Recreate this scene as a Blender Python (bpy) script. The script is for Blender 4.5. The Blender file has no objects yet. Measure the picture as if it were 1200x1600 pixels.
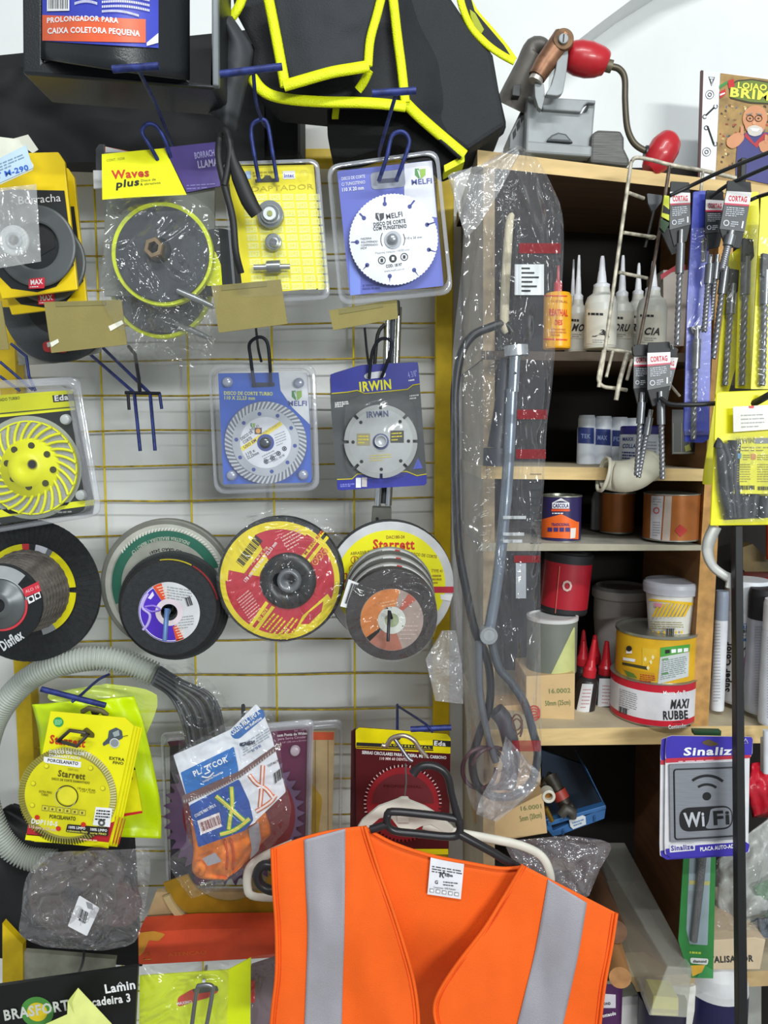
# A shop wall of tools and a shelf cabinet.
import bpy, bmesh, math, random
from mathutils import Vector, Matrix, noise
random.seed(7)
PI = math.pi
sc = bpy.context.scene
COL = sc.collection
# ---------------------------------------------------------------- camera
F = 1200.0; PT = math.atan(.1); CAM = Vector((0, 0, 1.55))
cd = bpy.data.cameras.new('camera'); cd.sensor_fit = 'VERTICAL'; cd.sensor_height = 36; cd.sensor_width = 27
cd.lens = F * 36 / 1600; cd.clip_start = .01
cam = bpy.data.objects.new('camera', cd); COL.objects.link(cam); cam.location = CAM
cam.rotation_euler = (PI / 2 - PT, 0, 0); sc.camera = cam
# ---------------------------------------------------------------- world and lamps
w = bpy.data.worlds.new('shop'); sc.world = w; w.use_nodes = True
w.node_tree.nodes['Background'].inputs[0].default_value = (.86, .95, 1, 1)
w.node_tree.nodes['Background'].inputs[1].default_value = .4
def lamp(name, loc, to, sx, sy, en, col=(1, 1, 1)):
    l = bpy.data.lights.new(name, 'AREA'); l.shape = 'RECTANGLE'; l.size = sx; l.size_y = sy; l.energy = en; l.color = col
    o = bpy.data.objects.new(name, l); COL.objects.link(o); o.location = loc
    o.rotation_euler = (Vector(to) - Vector(loc)).to_track_quat('-Z', 'Y').to_euler()
    return o
lamp('ceiling_tube_and_fill_lamp', (.1, -1.15, 3.4), (.1, 1.4, 1.2), 1.5, .06, 50, (.97, 1, 1))
lamp('ceiling_tube_and_fill_lamp', (1.4, -2.3, 2.1), (.0, 1.4, 1.0), 1.4, .2, 82, (.95, 1, .99))  # low fill lamp added to brighten the lower wall; no tube hangs here
sc.view_settings.view_transform = 'Standard'; sc.view_settings.look = 'None'
sc.view_settings.gamma = 1; sc.view_settings.use_curve_mapping = False
sc.view_settings.exposure = -.09
sc.cycles.transparent_max_bounces = 32
# ---------------------------------------------------------------- pixel rays
VW = [0, 0, 1.]
def V(x, y, s): VW[:] = [x, y, s]
RT = Vector((1, 0, 0)); FW = Vector((0, math.cos(PT), -math.sin(PT))); UP = Vector((0, math.sin(PT), math.cos(PT)))
def ray(x, y):
    return FW + RT * ((VW[0] + x / VW[2] - 600) / F) + UP * ((800 - VW[1] - y / VW[2]) / F)
def at(x, y, Y):
    d = ray(x, y); return CAM + d * (Y / d.y)
def onz(x, y, z):
    d = ray(x, y); return CAM + d * ((z - CAM.z) / d.z)
class Fr:                                            # a local plane facing the shop
    def __init__(s, x, y, Y, yaw=0, tilt=0, roll=0):
        R = Matrix(((1, 0, 0), (0, 0, -1), (0, 1, 0))) @ Matrix.Rotation(math.radians(yaw), 3, 'Y') @ Matrix.Rotation(math.radians(tilt), 3, 'X') @ Matrix.Rotation(math.radians(roll), 3, 'Z')
        s.M = Matrix.Translation(at(x, y, Y)) @ R.to_4x4(); s.I = s.M.inverted(); s.c = (x, y)
    def loc(s, x, y, z=0):
        o = s.I @ CAM; d = s.I.to_3x3() @ ray(x, y); return o + d * ((z - o.z) / d.z)
    def k(s, x=None, y=None, z=0):
        if x is None: x, y = s.c
        return (s.loc(x + 1, y, z) - s.loc(x - 1, y, z)).length / 2
class Cy:                                            # an upright round thing; local z is its axis
    def __init__(s, x, y, Y, r, h, lean=0, pitch=0):
        p = at(x, y, Y); k = (p - CAM).length / F / VW[2]
        s.R = r * k / (1 - r * k / Y); s.H = h * k
        q = at(x, y, Y + s.R); s.M = Matrix.Translation(Vector((q.x, Y + s.R, p.z))) @ Matrix.Rotation(math.radians(lean), 4, 'Y') @ Matrix.Rotation(math.radians(pitch), 4, 'X'); s.I = s.M.inverted()
    def loc(s, x, y, z=0):
        o = s.I @ CAM; d = s.I.to_3x3() @ ray(x, y); R = s.R + z
        a = d.x**2 + d.y**2; b = o.x * d.x + o.y * d.y; c = o.x**2 + o.y**2 - R * R; q = b * b - a * c
        return o + d * ((-b - math.sqrt(max(q, 0))) / a)
    def k(s, x=0, y=0, z=0): return 1
# ---------------------------------------------------------------- materials
def lin(h):
    h = h.lstrip('#'); v = [int(h[i:i + 2], 16) / 255 for i in (0, 2, 4)]
    return [min(.92, 1.12 * (c / 12.92 if c <= .04045 else ((c + .055) / 1.055)**2.4)) for c in v]
MC = {}
def M(h, rough=.5, metal=0, var=.1, scale=30, bump=0, bs=200, kind='', coat=0, sheen=0):
    key = (h, rough, metal, var, scale, bump, bs, kind, coat, sheen)
    if key in MC: return MC[key]
    m = bpy.data.materials.new('surface_' + h.lstrip('#')); m.use_nodes = True; t = m.node_tree; N = t.nodes; L = t.links
    b = N['Principled BSDF']; c = lin(h); b.inputs['Roughness'].default_value = rough; b.inputs['Metallic'].default_value = metal
    b.inputs['Coat Weight'].default_value = coat; b.inputs['Coat Roughness'].default_value = .08
    if sheen: b.inputs['Sheen Weight'].default_value = sheen
    tc = N.new('ShaderNodeTexCoord'); mp = N.new('ShaderNodeMapping'); L.new(tc.outputs['Object'], mp.inputs[0])
    if kind == 'wood': mp.inputs['Scale'].default_value = (1.2, 14, 14)
    if kind == 'woodv': mp.inputs['Scale'].default_value = (14, 14, 1.2)
    if kind == 'brush': mp.inputs['Scale'].default_value = (1, 30, 1)
    n = N.new('ShaderNodeTexNoise'); n.inputs['Scale'].default_value = 4 if kind.startswith('wood') else scale; n.inputs['Detail'].default_value = 6
    L.new(mp.outputs[0], n.inputs[0])
    r = N.new('ShaderNodeMapRange'); r.inputs[1].default_value = .3; r.inputs[2].default_value = .7; r.inputs[3].default_value = 1 - var * 1.6; r.inputs[4].default_value = 1 + var * .6
    L.new(n.outputs[0], r.inputs[0])
    mx = N.new('ShaderNodeMix'); mx.data_type = 'RGBA'; mx.blend_type = 'MULTIPLY'; mx.inputs[0].default_value = 1
    mx.inputs[6].default_value = (*c, 1); L.new(r.outputs[0], mx.inputs[7]); L.new(mx.outputs[2], b.inputs['Base Color'])
    if bump:
        n2 = N.new('ShaderNodeTexNoise'); n2.inputs['Scale'].default_value = bs; n2.inputs['Detail'].default_value = 3
        L.new(mp.outputs[0] if kind else tc.outputs['Object'], n2.inputs[0])
        bp = N.new('ShaderNodeBump'); bp.inputs['Strength'].default_value = bump; bp.inputs['Distance'].default_value = .002
        L.new(n2.outputs[0], bp.inputs['Height']); L.new(bp.outputs[0], b.inputs['Normal'])
    MC[key] = m; return m
def FILM(h='#ffffff', haze=.1, gl=.1, rough=.12, bump=.6, bs=25, edge=.5, dist=.009, st=1):
    key = ('film', h, haze, gl, rough, bump, bs, edge, dist, st)
    if key in MC: return MC[key]
    m = bpy.data.materials.new('clear_plastic'); m.use_nodes = True; t = m.node_tree; N = t.nodes; L = t.links; N.remove(N['Principled BSDF'])
    c = lin(h); out = N['Material Output']
    tc = N.new('ShaderNodeTexCoord'); n = N.new('ShaderNodeTexNoise'); n.inputs['Scale'].default_value = bs; n.inputs['Detail'].default_value = 2; n.inputs['Distortion'].default_value = 1.6
    mp = N.new('ShaderNodeMapping'); mp.inputs['Scale'].default_value = (1, st, 1); L.new(tc.outputs['Object'], mp.inputs[0]); L.new(mp.outputs[0], n.inputs[0]); bp = N.new('ShaderNodeBump'); bp.inputs['Strength'].default_value = bump; bp.inputs['Distance'].default_value = dist
    L.new(n.outputs[0], bp.inputs['Height'])
    tr = N.new('ShaderNodeBsdfTransparent'); tr.inputs[0].default_value = (1, 1, 1, 1)
    df = N.new('ShaderNodeBsdfDiffuse'); df.inputs[0].default_value = (*c, 1)
    g = N.new('ShaderNodeBsdfGlossy'); g.inputs['Roughness'].default_value = rough; L.new(bp.outputs[0], g.inputs['Normal'])
    lw = N.new('ShaderNodeLayerWeight'); lw.inputs[0].default_value = .35; L.new(bp.outputs[0], lw.inputs['Normal'])
    a = N.new('ShaderNodeMath'); a.operation = 'MULTIPLY_ADD'; a.inputs[1].default_value = edge; a.inputs[2].default_value = gl; a.use_clamp = True; L.new(lw.outputs['Facing'], a.inputs[0])
    m1 = N.new('ShaderNodeMixShader'); m1.inputs[0].default_value = haze; L.new(tr.outputs[0], m1.inputs[1]); L.new(df.outputs[0], m1.inputs[2])
    m2 = N.new('ShaderNodeMixShader'); L.new(a.outputs[0], m2.inputs[0]); L.new(m1.outputs[0], m2.inputs[1]); L.new(g.outputs[0], m2.inputs[2])
    L.new(m2.outputs[0], out.inputs[0]); MC[key] = m; return m
# ---------------------------------------------------------------- mesh builder
TC = {}
def tmesh(s, bold):
    if (s, bold) not in TC:
        c = bpy.data.curves.new('t', 'FONT'); c.body = s; c.size = 1; c.resolution_u = 2; c.offset = min(bold, .032); c.space_character = 1 + min(bold, .05) * 2.5; c.fill_mode = 'FRONT'
        o = bpy.data.objects.new('t', c); me = bpy.data.meshes.new_from_object(o)
        TC[(s, bold)] = ([v.co.xy.copy() for v in me.vertices], [tuple(p.vertices) for p in me.polygons])
        bpy.data.objects.remove(o); bpy.data.curves.remove(c); bpy.data.meshes.remove(me)
    return TC[(s, bold)]
def rnd(pts, r, n=5):                                 # round the corners of a polygon
    out = []; N = len(pts)
    for i in range(N):
        p, a, b = Vector(pts[i]), Vector(pts[i - 1]), Vector(pts[(i + 1) % N])
        da, db = a - p, b - p; ra = min(r, da.length * .45); rb = min(r, db.length * .45)
        A = p + da.normalized() * ra; B = p + db.normalized() * rb
        for j in range(n + 1):
            t = j / n; out.append(tuple(A * (1 - t)**2 + p * 2 * t * (1 - t) + B * t * t))
    return out
def spl(pts, m=6, closed=False):                      # Catmull-Rom
    P = [Vector(p) for p in pts]; n = len(P); out = []
    for i in range(n if closed else n - 1):
        g = (lambda j: P[j % n]) if closed else (lambda j: P[max(0, min(n - 1, j))])
        a, b, c, d = g(i - 1), g(i), g(i + 1), g(i + 2)
        for j in range(m):
            t = j / m; out.append(.5 * (2 * b + (c - a) * t + (2 * a - 5 * b + 4 * c - d) * t * t + (3 * b - a - 3 * c + d) * t**3))
    if not closed: out.append(P[-1])
    return [tuple(p) for p in out]
def samp(P, t):
    n = len(P) - 1; f = min(t * n, n - 1e-6); i = int(f); f -= i
    return tuple(P[i][j] * (1 - f) + P[i + 1][j] * f for j in range(len(P[0])))
class MB:
    def __init__(s, f): s.f = f; s.v = []; s.p = []; s.mi = []; s.sm = []; s.m = []
    def add(s, vs, fs, mat, smooth=False):
        if mat not in s.m: s.m.append(mat)
        k = s.m.index(mat); b = len(s.v); s.v += [tuple(v) for v in vs]
        for f in fs: s.p.append([b + i for i in f]); s.mi.append(k); s.sm.append(smooth)
        return s
    def prism(s, vs, back, mat, smooth=False):
        n = len(vs)
        s.add(vs + back, [list(range(n)), list(range(2 * n - 1, n - 1, -1))] + [[i, n + i, n + (i + 1) % n, (i + 1) % n] for i in range(n)], mat, smooth); return s
    def poly(s, pts, z, mat, th=0, r=0):
        if r: pts = rnd(pts, r)
        vs = [s.f.loc(x, y, z) for x, y in pts]
        if not th: return s.add(vs, [list(range(len(vs)))], mat)
        return s.prism(vs, [v - Vector((0, 0, th)) for v in vs], mat)
    def rect(s, x0, y0, x1, y1, z, mat, th=0, r=0): return s.poly([(x0, y0), (x1, y0), (x1, y1), (x0, y1)], z, mat, th, r)
    def patch(s, q, z, mat, nu=10, nv=2):             # bilinear patch lying on the surface
        vs = []
        for j in range(nv + 1):
            for i in range(nu + 1):
                u, v = i / nu, j / nv
                vs.append(s.f.loc(*[(q[0][k] * (1 - u) + q[1][k] * u) * (1 - v) + (q[3][k] * (1 - u) + q[2][k] * u) * v for k in (0, 1)], z))
        n = nu + 1
        return s.add(vs, [[j * n + i, j * n + i + 1, (j + 1) * n + i + 1, (j + 1) * n + i] for j in range(nv) for i in range(nu)], mat, True)
    def text(s, t, x0, y0, x1, y1, h, z, mat, bold=.02, sl=0):
        vs, fs = tmesh(t, bold)
        if not vs: return s
        X0 = min(v.x for v in vs); X1 = max(v.x for v in vs); W = X1 - X0
        ux, uy = x1 - x0, y1 - y0; l = math.hypot(ux, uy); nx, ny = uy / l, -ux / l
        out = []
        for v in vs:
            a = (v.x - X0) / W; b = v.y / .7 * h; a += sl * b / l
            out.append(s.f.loc(x0 + ux * a + nx * b, y0 + uy * a + ny * b, z))
        return s.add(out, fs, mat)
    def arctext(s, t, cx, cy, r, a0, a1, h, z, mat, bold=.02):
        vs, fs = tmesh(t, bold); X0 = min(v.x for v in vs); W = max(v.x for v in vs) - X0; out = []
        sg = 1 if a1 < a0 else -1
        for v in vs:
            a = math.radians(a0 + (a1 - a0) * (v.x - X0) / W); q = r + sg * v.y / .7 * h
            out.append(s.f.loc(cx + q * math.cos(a), cy - q * math.sin(a), z))
        return s.add(out, fs, mat)
    def lines(s, tl, tr, bl, n, h, z, mat, seed=1):   # rows of print too small to read
        R = random.Random(seed)
        for i in range(n):
            v = (i + .5) / n; u = 0
            while u < .97:
                L = R.uniform(.06, .2); e = min(u + L, 1)
                P = [(tl[k] + (tr[k] - tl[k]) * u + (bl[k] - tl[k]) * v) for k in (0, 1)]
                Q = [(tl[k] + (tr[k] - tl[k]) * e + (bl[k] - tl[k]) * v) for k in (0, 1)]
                d = Vector((bl[0] - tl[0], bl[1] - tl[1])).normalized() * h * .5
                s.add([s.f.loc(P[0] - d.x, P[1] - d.y, z), s.f.loc(Q[0] - d.x, Q[1] - d.y, z), s.f.loc(Q[0] + d.x, Q[1] + d.y, z), s.f.loc(P[0] + d.x, P[1] + d.y, z)], [[0, 1, 2, 3]], mat)
                u = e + R.uniform(.02, .05)
                if i == n - 1 and u > .6: break
        return s
    def bars(s, tl, tr, bl, n, z, mat, seed=3):       # barcode
        R = random.Random(seed)
        for i in range(n):
            a = (i + .1) / n; b = (i + R.choice((.4, .6, .9))) / n; q = []
            for u, v in ((a, 0), (b, 0), (b, 1), (a, 1)):
                q.append(s.f.loc(tl[0] + (tr[0] - tl[0]) * u + (bl[0] - tl[0]) * v, tl[1] + (tr[1] - tl[1]) * u + (bl[1] - tl[1]) * v, z))
            s.add(q, [[0, 1, 2, 3]], mat)
        return s
    def dome(s, pts, lev, mat, cap=True, smooth=False):
        V_ = [s.f.loc(x, y, lev[0][1]) for x, y in pts]; c = sum(V_, Vector()) / len(V_); n = len(pts); vs = []
        for sc_, z in lev: vs += [Vector((c.x + (p.x - c.x) * sc_, c.y + (p.y - c.y) * sc_, z)) for p in V_]
        fs = [[j * n + i, j * n + (i + 1) % n, (j + 1) * n + (i + 1) % n, (j + 1) * n + i] for j in range(len(lev) - 1) for i in range(n)]
        if cap: fs.append([(len(lev) - 1) * n + i for i in range(n)])
        return s.add(vs, fs, mat, smooth)
    def circ(s, cx, cy, r, n=40): return [(cx + r * math.cos(2 * PI * i / n), cy - r * math.sin(2 * PI * i / n)) for i in range(n)]
    def disc(s, cx, cy, r, z, mat, th=0, r0=0, a0=0, a1=360, n=56, jag=0):
        if isinstance(s.f, Cy):
            A = [math.radians(a0 + (a1 - a0) * i / 24) for i in range(25)]
            vs = [s.f.loc(cx + q * math.cos(a), cy - q * math.sin(a), z) for a in A for q in (r0, r)]
            return s.add(vs, [[2 * i, 2 * i + 1, 2 * i + 3, 2 * i + 2] for i in range(24)], mat)
        c = s.f.loc(cx, cy, z); k = s.f.k(cx, cy, z); full = a1 - a0 >= 360; m = n if full else n + 1
        def ring(q, zz, jg=0): return [Vector((c.x + q * k * (1 + (jg if i % 2 else 0)) * math.cos(math.radians(a0 + (a1 - a0) * i / n)), c.y + q * k * (1 + (jg if i % 2 else 0)) * math.sin(math.radians(a0 + (a1 - a0) * i / n)), zz)) for i in range(m)]
        o = ring(r, z, jag)
        if not r0 and full:
            return s.prism(o, ring(r, z - th, jag), mat) if th else s.add(o, [list(range(m))], mat)
        i_ = ring(r0, z) if r0 else [c] * m; seg = range(m if full else m - 1)
        vs = o + list(i_); fs = [[i, (i + 1) % m, m + (i + 1) % m, m + i] for i in seg]
        if th:
            vs += ring(r, z - th, jag) + (ring(r0, z - th) if r0 else [c - Vector((0, 0, th))] * m)
            fs += [[2 * m + i, 3 * m + i, 3 * m + (i + 1) % m, 2 * m + (i + 1) % m] for i in seg] + [[i, 2 * m + i, 2 * m + (i + 1) % m, (i + 1) % m] for i in seg]
            if r0: fs += [[m + i, m + (i + 1) % m, 3 * m + (i + 1) % m, 3 * m + i] for i in seg]
            if not full: fs += [[0, m, 3 * m, 2 * m], [m - 1, 3 * m - 1, 5 * m - 1 - m, 2 * m - 1]][:1]
        return s.add(vs, fs, mat)
    def tubeL(s, P, r, mat, n=8, closed=False, cap=True, flat=1):
        P = [Vector(p) for p in P]; m = len(P); vs = []; up = Vector((0, .13, 1)).normalized()
        R = r if isinstance(r, (list, tuple)) else [r] * m
        nr = None
        for i in range(m):
            t = (P[(i + 1) % m] - P[i - 1]) if closed else (P[min(i + 1, m - 1)] - P[max(i - 1, 0)])
            t.normalize()
            if nr is None: nr = t.cross(up); nr = nr.normalized() if nr.length > 1e-3 else Vector((1, 0, 0))
            nr = (nr - t * nr.dot(t)).normalized(); b = t.cross(nr)
            for j in range(n):
                a = 2 * PI * j / n; vs.append(P[i] + (nr * math.cos(a) + b * math.sin(a) * flat) * R[i])
        fs = [[i * n + j, i * n + (j + 1) % n, ((i + 1) % m) * n + (j + 1) % n, ((i + 1) % m) * n + j] for i in range(m if closed else m - 1) for j in range(n)]
        s.add(vs, fs, mat, True)
        if cap and not closed: s.add(vs[:n] + vs[-n:], [list(range(n)), list(range(n, 2 * n))], mat)
        return s
    def tube(s, pts, r, mat, n=8, closed=False, sm=0, z=0, **k):   # pts: (x, y[, z]) picture points with height over the plane, r metres
        pts = [(p[0], p[1], p[2] if len(p) > 2 else z) for p in pts]
        if sm: pts = spl(pts, sm, closed)
        if isinstance(r, (list, tuple)): r = [samp([(q,) for q in r], i / (len(pts) - 1))[0] for i in range(len(pts))]
        return s.tubeL([s.f.loc(*p) for p in pts], r, mat, n, closed, **k)
    def lathe(s, prof, mat, n=40, a0=0, a1=360):      # prof: (radius, height, material or None) in metres about local z
        full = a1 - a0 >= 360; m = n if full else n + 1
        for (r0, z0, mt), (r1, z1, _) in zip(prof, prof[1:]):
            A = [math.radians(a0 + (a1 - a0) * i / n) for i in range(m)]
            vs = [(r0 * math.cos(a), r0 * math.sin(a), z0) for a in A] + [(r1 * math.cos(a), r1 * math.sin(a), z1) for a in A]
            s.add(vs, [[i, (i + 1) % m, m + (i + 1) % m, m + i] for i in range(m if full else m - 1)], mt or mat, abs(r1 - r0) < abs(z1 - z0) * 3)
        return s
    def sheet(s, L, R, nr, nc, zf, mat, sm=0):
        if sm: L = spl(L, sm); R = spl(R, sm)
        vs = []
        for i in range(nr + 1):
            a = samp(L, i / nr); b = samp(R, i / nr)
            for j in range(nc + 1):
                u = j / nc; vs.append(s.f.loc(a[0] * (1 - u) + b[0] * u, a[1] * (1 - u) + b[1] * u, zf(u, i / nr) if callable(zf) else zf))
        n = nc + 1
        return s.add(vs, [[i * n + j, (i + 1) * n + j, (i + 1) * n + j + 1, i * n + j + 1] for i in range(nr) for j in range(nc)], mat, True)
    def box(s, x0, y0, x1, y1, z, th, mat): return s.rect(x0, y0, x1, y1, z, mat, th)
WM = {}
def fin(o, label, cat, group, kind):
    if label: o['label'] = label
    if cat: o['category'] = cat
    if group: o['group'] = group
    if kind: o['kind'] = kind
def put(o, Mx, parent):
    COL.objects.link(o); WM[o] = Mx
    if parent: o.parent = parent; o.matrix_local = WM[parent].inverted() @ Mx
    else: o.matrix_world = Mx
def thing(name, label, cat, f, group=None):
    o = bpy.data.objects.new(name, None); o.empty_display_size = .02; put(o, f.M.copy(), None); fin(o, label, cat, group, None); return o
def B(mb, name, parent=None, label=None, cat=None, group=None, kind=None, bev=0, sol=0, sub=0, rec=True):
    me = bpy.data.meshes.new(name); me.from_pydata(mb.v, [], mb.p)
    for m in mb.m: me.materials.append(m)
    me.polygons.foreach_set('material_index', mb.mi); me.polygons.foreach_set('use_smooth', mb.sm)
    if rec:
        bm = bmesh.new(); bm.from_mesh(me); bmesh.ops.recalc_face_normals(bm, faces=bm.faces); bm.to_mesh(me); bm.free()
    me.update(); o = bpy.data.objects.new(name, me); put(o, mb.f.M.copy(), parent); fin(o, label, cat, group, kind)
    if sol: q = o.modifiers.new('s', 'SOLIDIFY'); q.thickness = sol; q.offset = -1
    if bev: q = o.modifiers.new('b', 'BEVEL'); q.width = bev; q.segments = 2; q.limit_method = 'ANGLE'; q.angle_limit = .6
    if sub: q = o.modifiers.new('u', 'SUBSURF'); q.levels = sub; q.render_levels = sub
    return o
def nz(x, y, s=1, o=0): return noise.noise(Vector((x * s, y * s, o)))
# ---------------------------------------------------------------- common colours
BLACK = M('#17181a', .55); DBLUE = M('#26337f', .4, .2); YEL = M('#f2ea00', .45); WHITE = M('#e8e8ea', .5); INK = M('#1b1b1e', .6)
STEEL = M('#b9bcc0', .3, .9, kind='brush'); CHROME = M('#d8dadf', .15, 1); RED = M('#c8202b', .4); GREY = M('#8c8f92', .5)
BLUE = M('#3c46b4', .45); KRAFT = M('#877c4a', .9, bump=.2, bs=400, var=.06); CARD = M('#cdb487', .85, bump=.15, bs=150)
CLEAR = FILM(haze=.02, gl=.02, rough=.08, bump=.15, bs=18, edge=.22)
FOIL = FILM(haze=.03, gl=.04, rough=.13, bump=1.0, bs=13, edge=.3, dist=.05)
# ================================================================ THE SETTING
WY = 1.42
V(0, 0, 1)
f = Fr(600, 700, WY + .07)
WALL = M('#dadcdc', .75, var=.05, scale=5, bump=.15, bs=60)
B(MB(f).rect(-900, -700, 2300, 2000, 0, WALL, .1), 'wall_back', kind='structure')
f = Fr(600, 700, WY)                                    # the nearer wall, ending in an arch
B(MB(f).poly([(-900, -300), (-900, 2000), (856, 2000), (856, 260), (856, 160), (858, 104), (899, 66), (940, 34), (983, 2), (1050, -40), (1150, -80), (1300, -110), (1300, -300)], 0, WALL, .068), 'wall_arch', kind='structure')
me = MB(Fr(600, 800, 1)); me.f.M = Matrix.Identity(4); fl = M('#8a8680', .6)
me.add([(-2, -2.5, 0), (2, -2.5, 0), (2, WY, 0), (-2, WY, 0)], [[0, 1, 2, 3]], fl)
B(me, 'floor', kind='structure')
# ================================================================ YELLOW WIRE GRID
YW = M('#b89c18', .5, var=.35, scale=60); YW0 = M('#dcc210', .45, var=.1); YP = M('#d6b512', .45, var=.15, scale=25)
f = Fr(360, 700, 1.385)
g = thing('wire_grid_panel', 'yellow wire grid panel fixed to the white wall', 'display grid', f)
def xl(x): return f.loc(x, 700).x
def zl(y): return f.loc(400, y).y
X0, X1, Z0, Z1 = xl(22), xl(692), zl(1750), zl(247)
for x in (22, 692):
    a = xl(x); mb = MB(f); mb.prism([Vector((a - .015, Z0, .012)), Vector((a + .015, Z0, .012)), Vector((a + .015, Z1 + .012, .012)), Vector((a - .015, Z1 + .012, .012))], [Vector((a - .015, Z0, -.02)), Vector((a + .015, Z0, -.02)), Vector((a + .015, Z1 + .012, -.02)), Vector((a - .015, Z1 + .012, -.02))], YP)
    B(mb, 'post', g, bev=.002)
mb = MB(f); mb.prism([Vector((X0 - .015, Z1 - .012, .012)), Vector((X1 + .015, Z1 - .012, .012)), Vector((X1 + .015, Z1 + .012, .012)), Vector((X0 - .015, Z1 + .012, .012))], [Vector((X0 - .015, Z1 - .012, -.02)), Vector((X1 + .015, Z1 - .012, -.02)), Vector((X1 + .015, Z1 + .012, -.02)), Vector((X0 - .015, Z1 + .012, -.02))], YP); B(mb, 'top_rail', g, bev=.002)
mb = MB(f)
for x in (162, 297, 427, 553): mb.tubeL([(xl(x), Z0, 0), (xl(x), Z1, 0)], .0019, YW0, 6)
y = 290
while y < 1750:
    a = zl(y + 3); b = zl(y - 4); m_ = 12; pts = []
    for i in range(m_ + 1): t = i / m_; pts.append((X0 + (X1 - X0) * t, a * (1 - t) + b * t - .0012 * math.sin(t * 15 + y), .0035))
    mb.tubeL(pts, .0017, YW, 6); y += 54.6
B(mb, 'wire_mesh', g)
# ================================================================ WOODEN SHELF CABINET
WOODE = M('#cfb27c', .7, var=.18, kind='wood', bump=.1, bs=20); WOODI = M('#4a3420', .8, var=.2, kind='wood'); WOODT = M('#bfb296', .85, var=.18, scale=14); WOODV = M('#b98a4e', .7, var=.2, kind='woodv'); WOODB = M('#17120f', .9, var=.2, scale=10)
CY = 1.12; CB = WY - .012
f = Fr(740, 700, CY, yaw=0)
cab = thing('shelf_cabinet', 'open wooden shelf cabinet filled with glue cans and bottles', 'shelving', f)
def Yf(x): return 1.10 + (x - 740) / 460 * .07
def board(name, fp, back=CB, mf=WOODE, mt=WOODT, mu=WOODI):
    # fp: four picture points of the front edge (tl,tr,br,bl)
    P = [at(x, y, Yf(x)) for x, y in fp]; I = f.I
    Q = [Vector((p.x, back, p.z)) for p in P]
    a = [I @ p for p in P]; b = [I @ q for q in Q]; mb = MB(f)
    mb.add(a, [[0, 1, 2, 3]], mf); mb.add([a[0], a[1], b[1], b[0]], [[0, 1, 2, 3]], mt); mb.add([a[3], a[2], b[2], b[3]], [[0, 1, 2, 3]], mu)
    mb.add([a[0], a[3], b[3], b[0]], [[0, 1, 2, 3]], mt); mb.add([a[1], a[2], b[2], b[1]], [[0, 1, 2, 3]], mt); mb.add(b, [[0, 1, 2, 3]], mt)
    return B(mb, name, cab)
board('top_board', [(746, 234), (1300, 303), (1300, 320), (746, 260)])
SH1 = at(900, 541, 1.13).z
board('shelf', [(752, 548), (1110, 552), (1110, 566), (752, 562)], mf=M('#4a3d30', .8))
board('shelf', [(752, 728), (1118, 733), (1118, 752), (752, 748)]); SH2 = at(900, 731, Yf(900)).z
board('shelf', [(752, 848), (1112, 852), (1112, 860), (752, 861)], mf=M('#a09a88', .9), mt=M('#a8a498', .9, var=.25, scale=20)); SH3 = at(900, 850, Yf(900)).z
board('shelf', [(752, 1140), (1300, 1132), (1300, 1160), (752, 1166)]); SH4 = at(950, 1137, Yf(950)).z
board('shelf', [(900, 1530), (1300, 1512), (1300, 1536), (900, 1554)], mf=M('#b0956a', .8)); SH5 = at(1150, 1520, Yf(1150)).z
board('side_panel', [(755, 250), (773, 250), (773, 1700), (755, 1700)], mf=M('#a08c6c', .7, var=.15, kind='woodv'), mt=M('#b4aa96', .8, var=.12, scale=12))
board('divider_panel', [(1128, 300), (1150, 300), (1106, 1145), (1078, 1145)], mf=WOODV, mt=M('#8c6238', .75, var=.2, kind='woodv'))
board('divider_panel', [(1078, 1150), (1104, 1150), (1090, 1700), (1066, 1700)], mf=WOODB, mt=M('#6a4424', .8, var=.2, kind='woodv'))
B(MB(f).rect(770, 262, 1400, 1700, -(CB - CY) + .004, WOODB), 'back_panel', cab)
# ================================================================ helpers for hanging goods
HB = M('#2c3878', .5, .3, var=.35, scale=120); HK = M('#1c1e2a', .5, .3); KW = M('#8f9096', .35, .8)
def hook(label, Y, bar, arm, loop=None, m=HB, r=.0022, group='blue display hooks', br=.004, la=.08):
    # bar: price bar (x0,y0,x1,y1); arm: points (x,y,depth towards camera); loop: hanging U
    f = Fr(arm[-1][0], arm[-1][1], Y)
    h = thing('display_hook', label, 'hook', f, group)
    B(MB(f).tube(arm, r, m, 7, sm=3), 'arm', h)
    if bar: B(MB(f).tube([(bar[0], bar[1], bar[4] if len(bar) > 4 else 0), (bar[2], bar[3], bar[4] if len(bar) > 4 else 0)], br, m, 8), 'price_bar', h)
    if loop: B(MB(f).tube(loop, r * 1.15, m, 7, sm=5), 'loop', h)
    return h
RIM = FILM('#c9ccd6', haze=.38, gl=.1, rough=.1, bump=.2, bs=18, edge=.6)
def rods(mb, pts, r, m): return mb.tube(pts, r, m, 7)
def blister(f, g, outline, h, r, m=CLEAR, bub=None, rim=.93):
    p = rnd(outline, r, 5)
    mb = MB(f).dome(p, [(1.0, .0015), (.99, .005), (.955, .004), (rim, .006), (rim - .012, h * .8)], RIM, cap=False, smooth=True)
    mb.dome(p, [(rim - .012, h * .8), (rim - .03, h)], m, cap=True)
    return B(mb, 'plastic_blister', g, rec=False)
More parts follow.
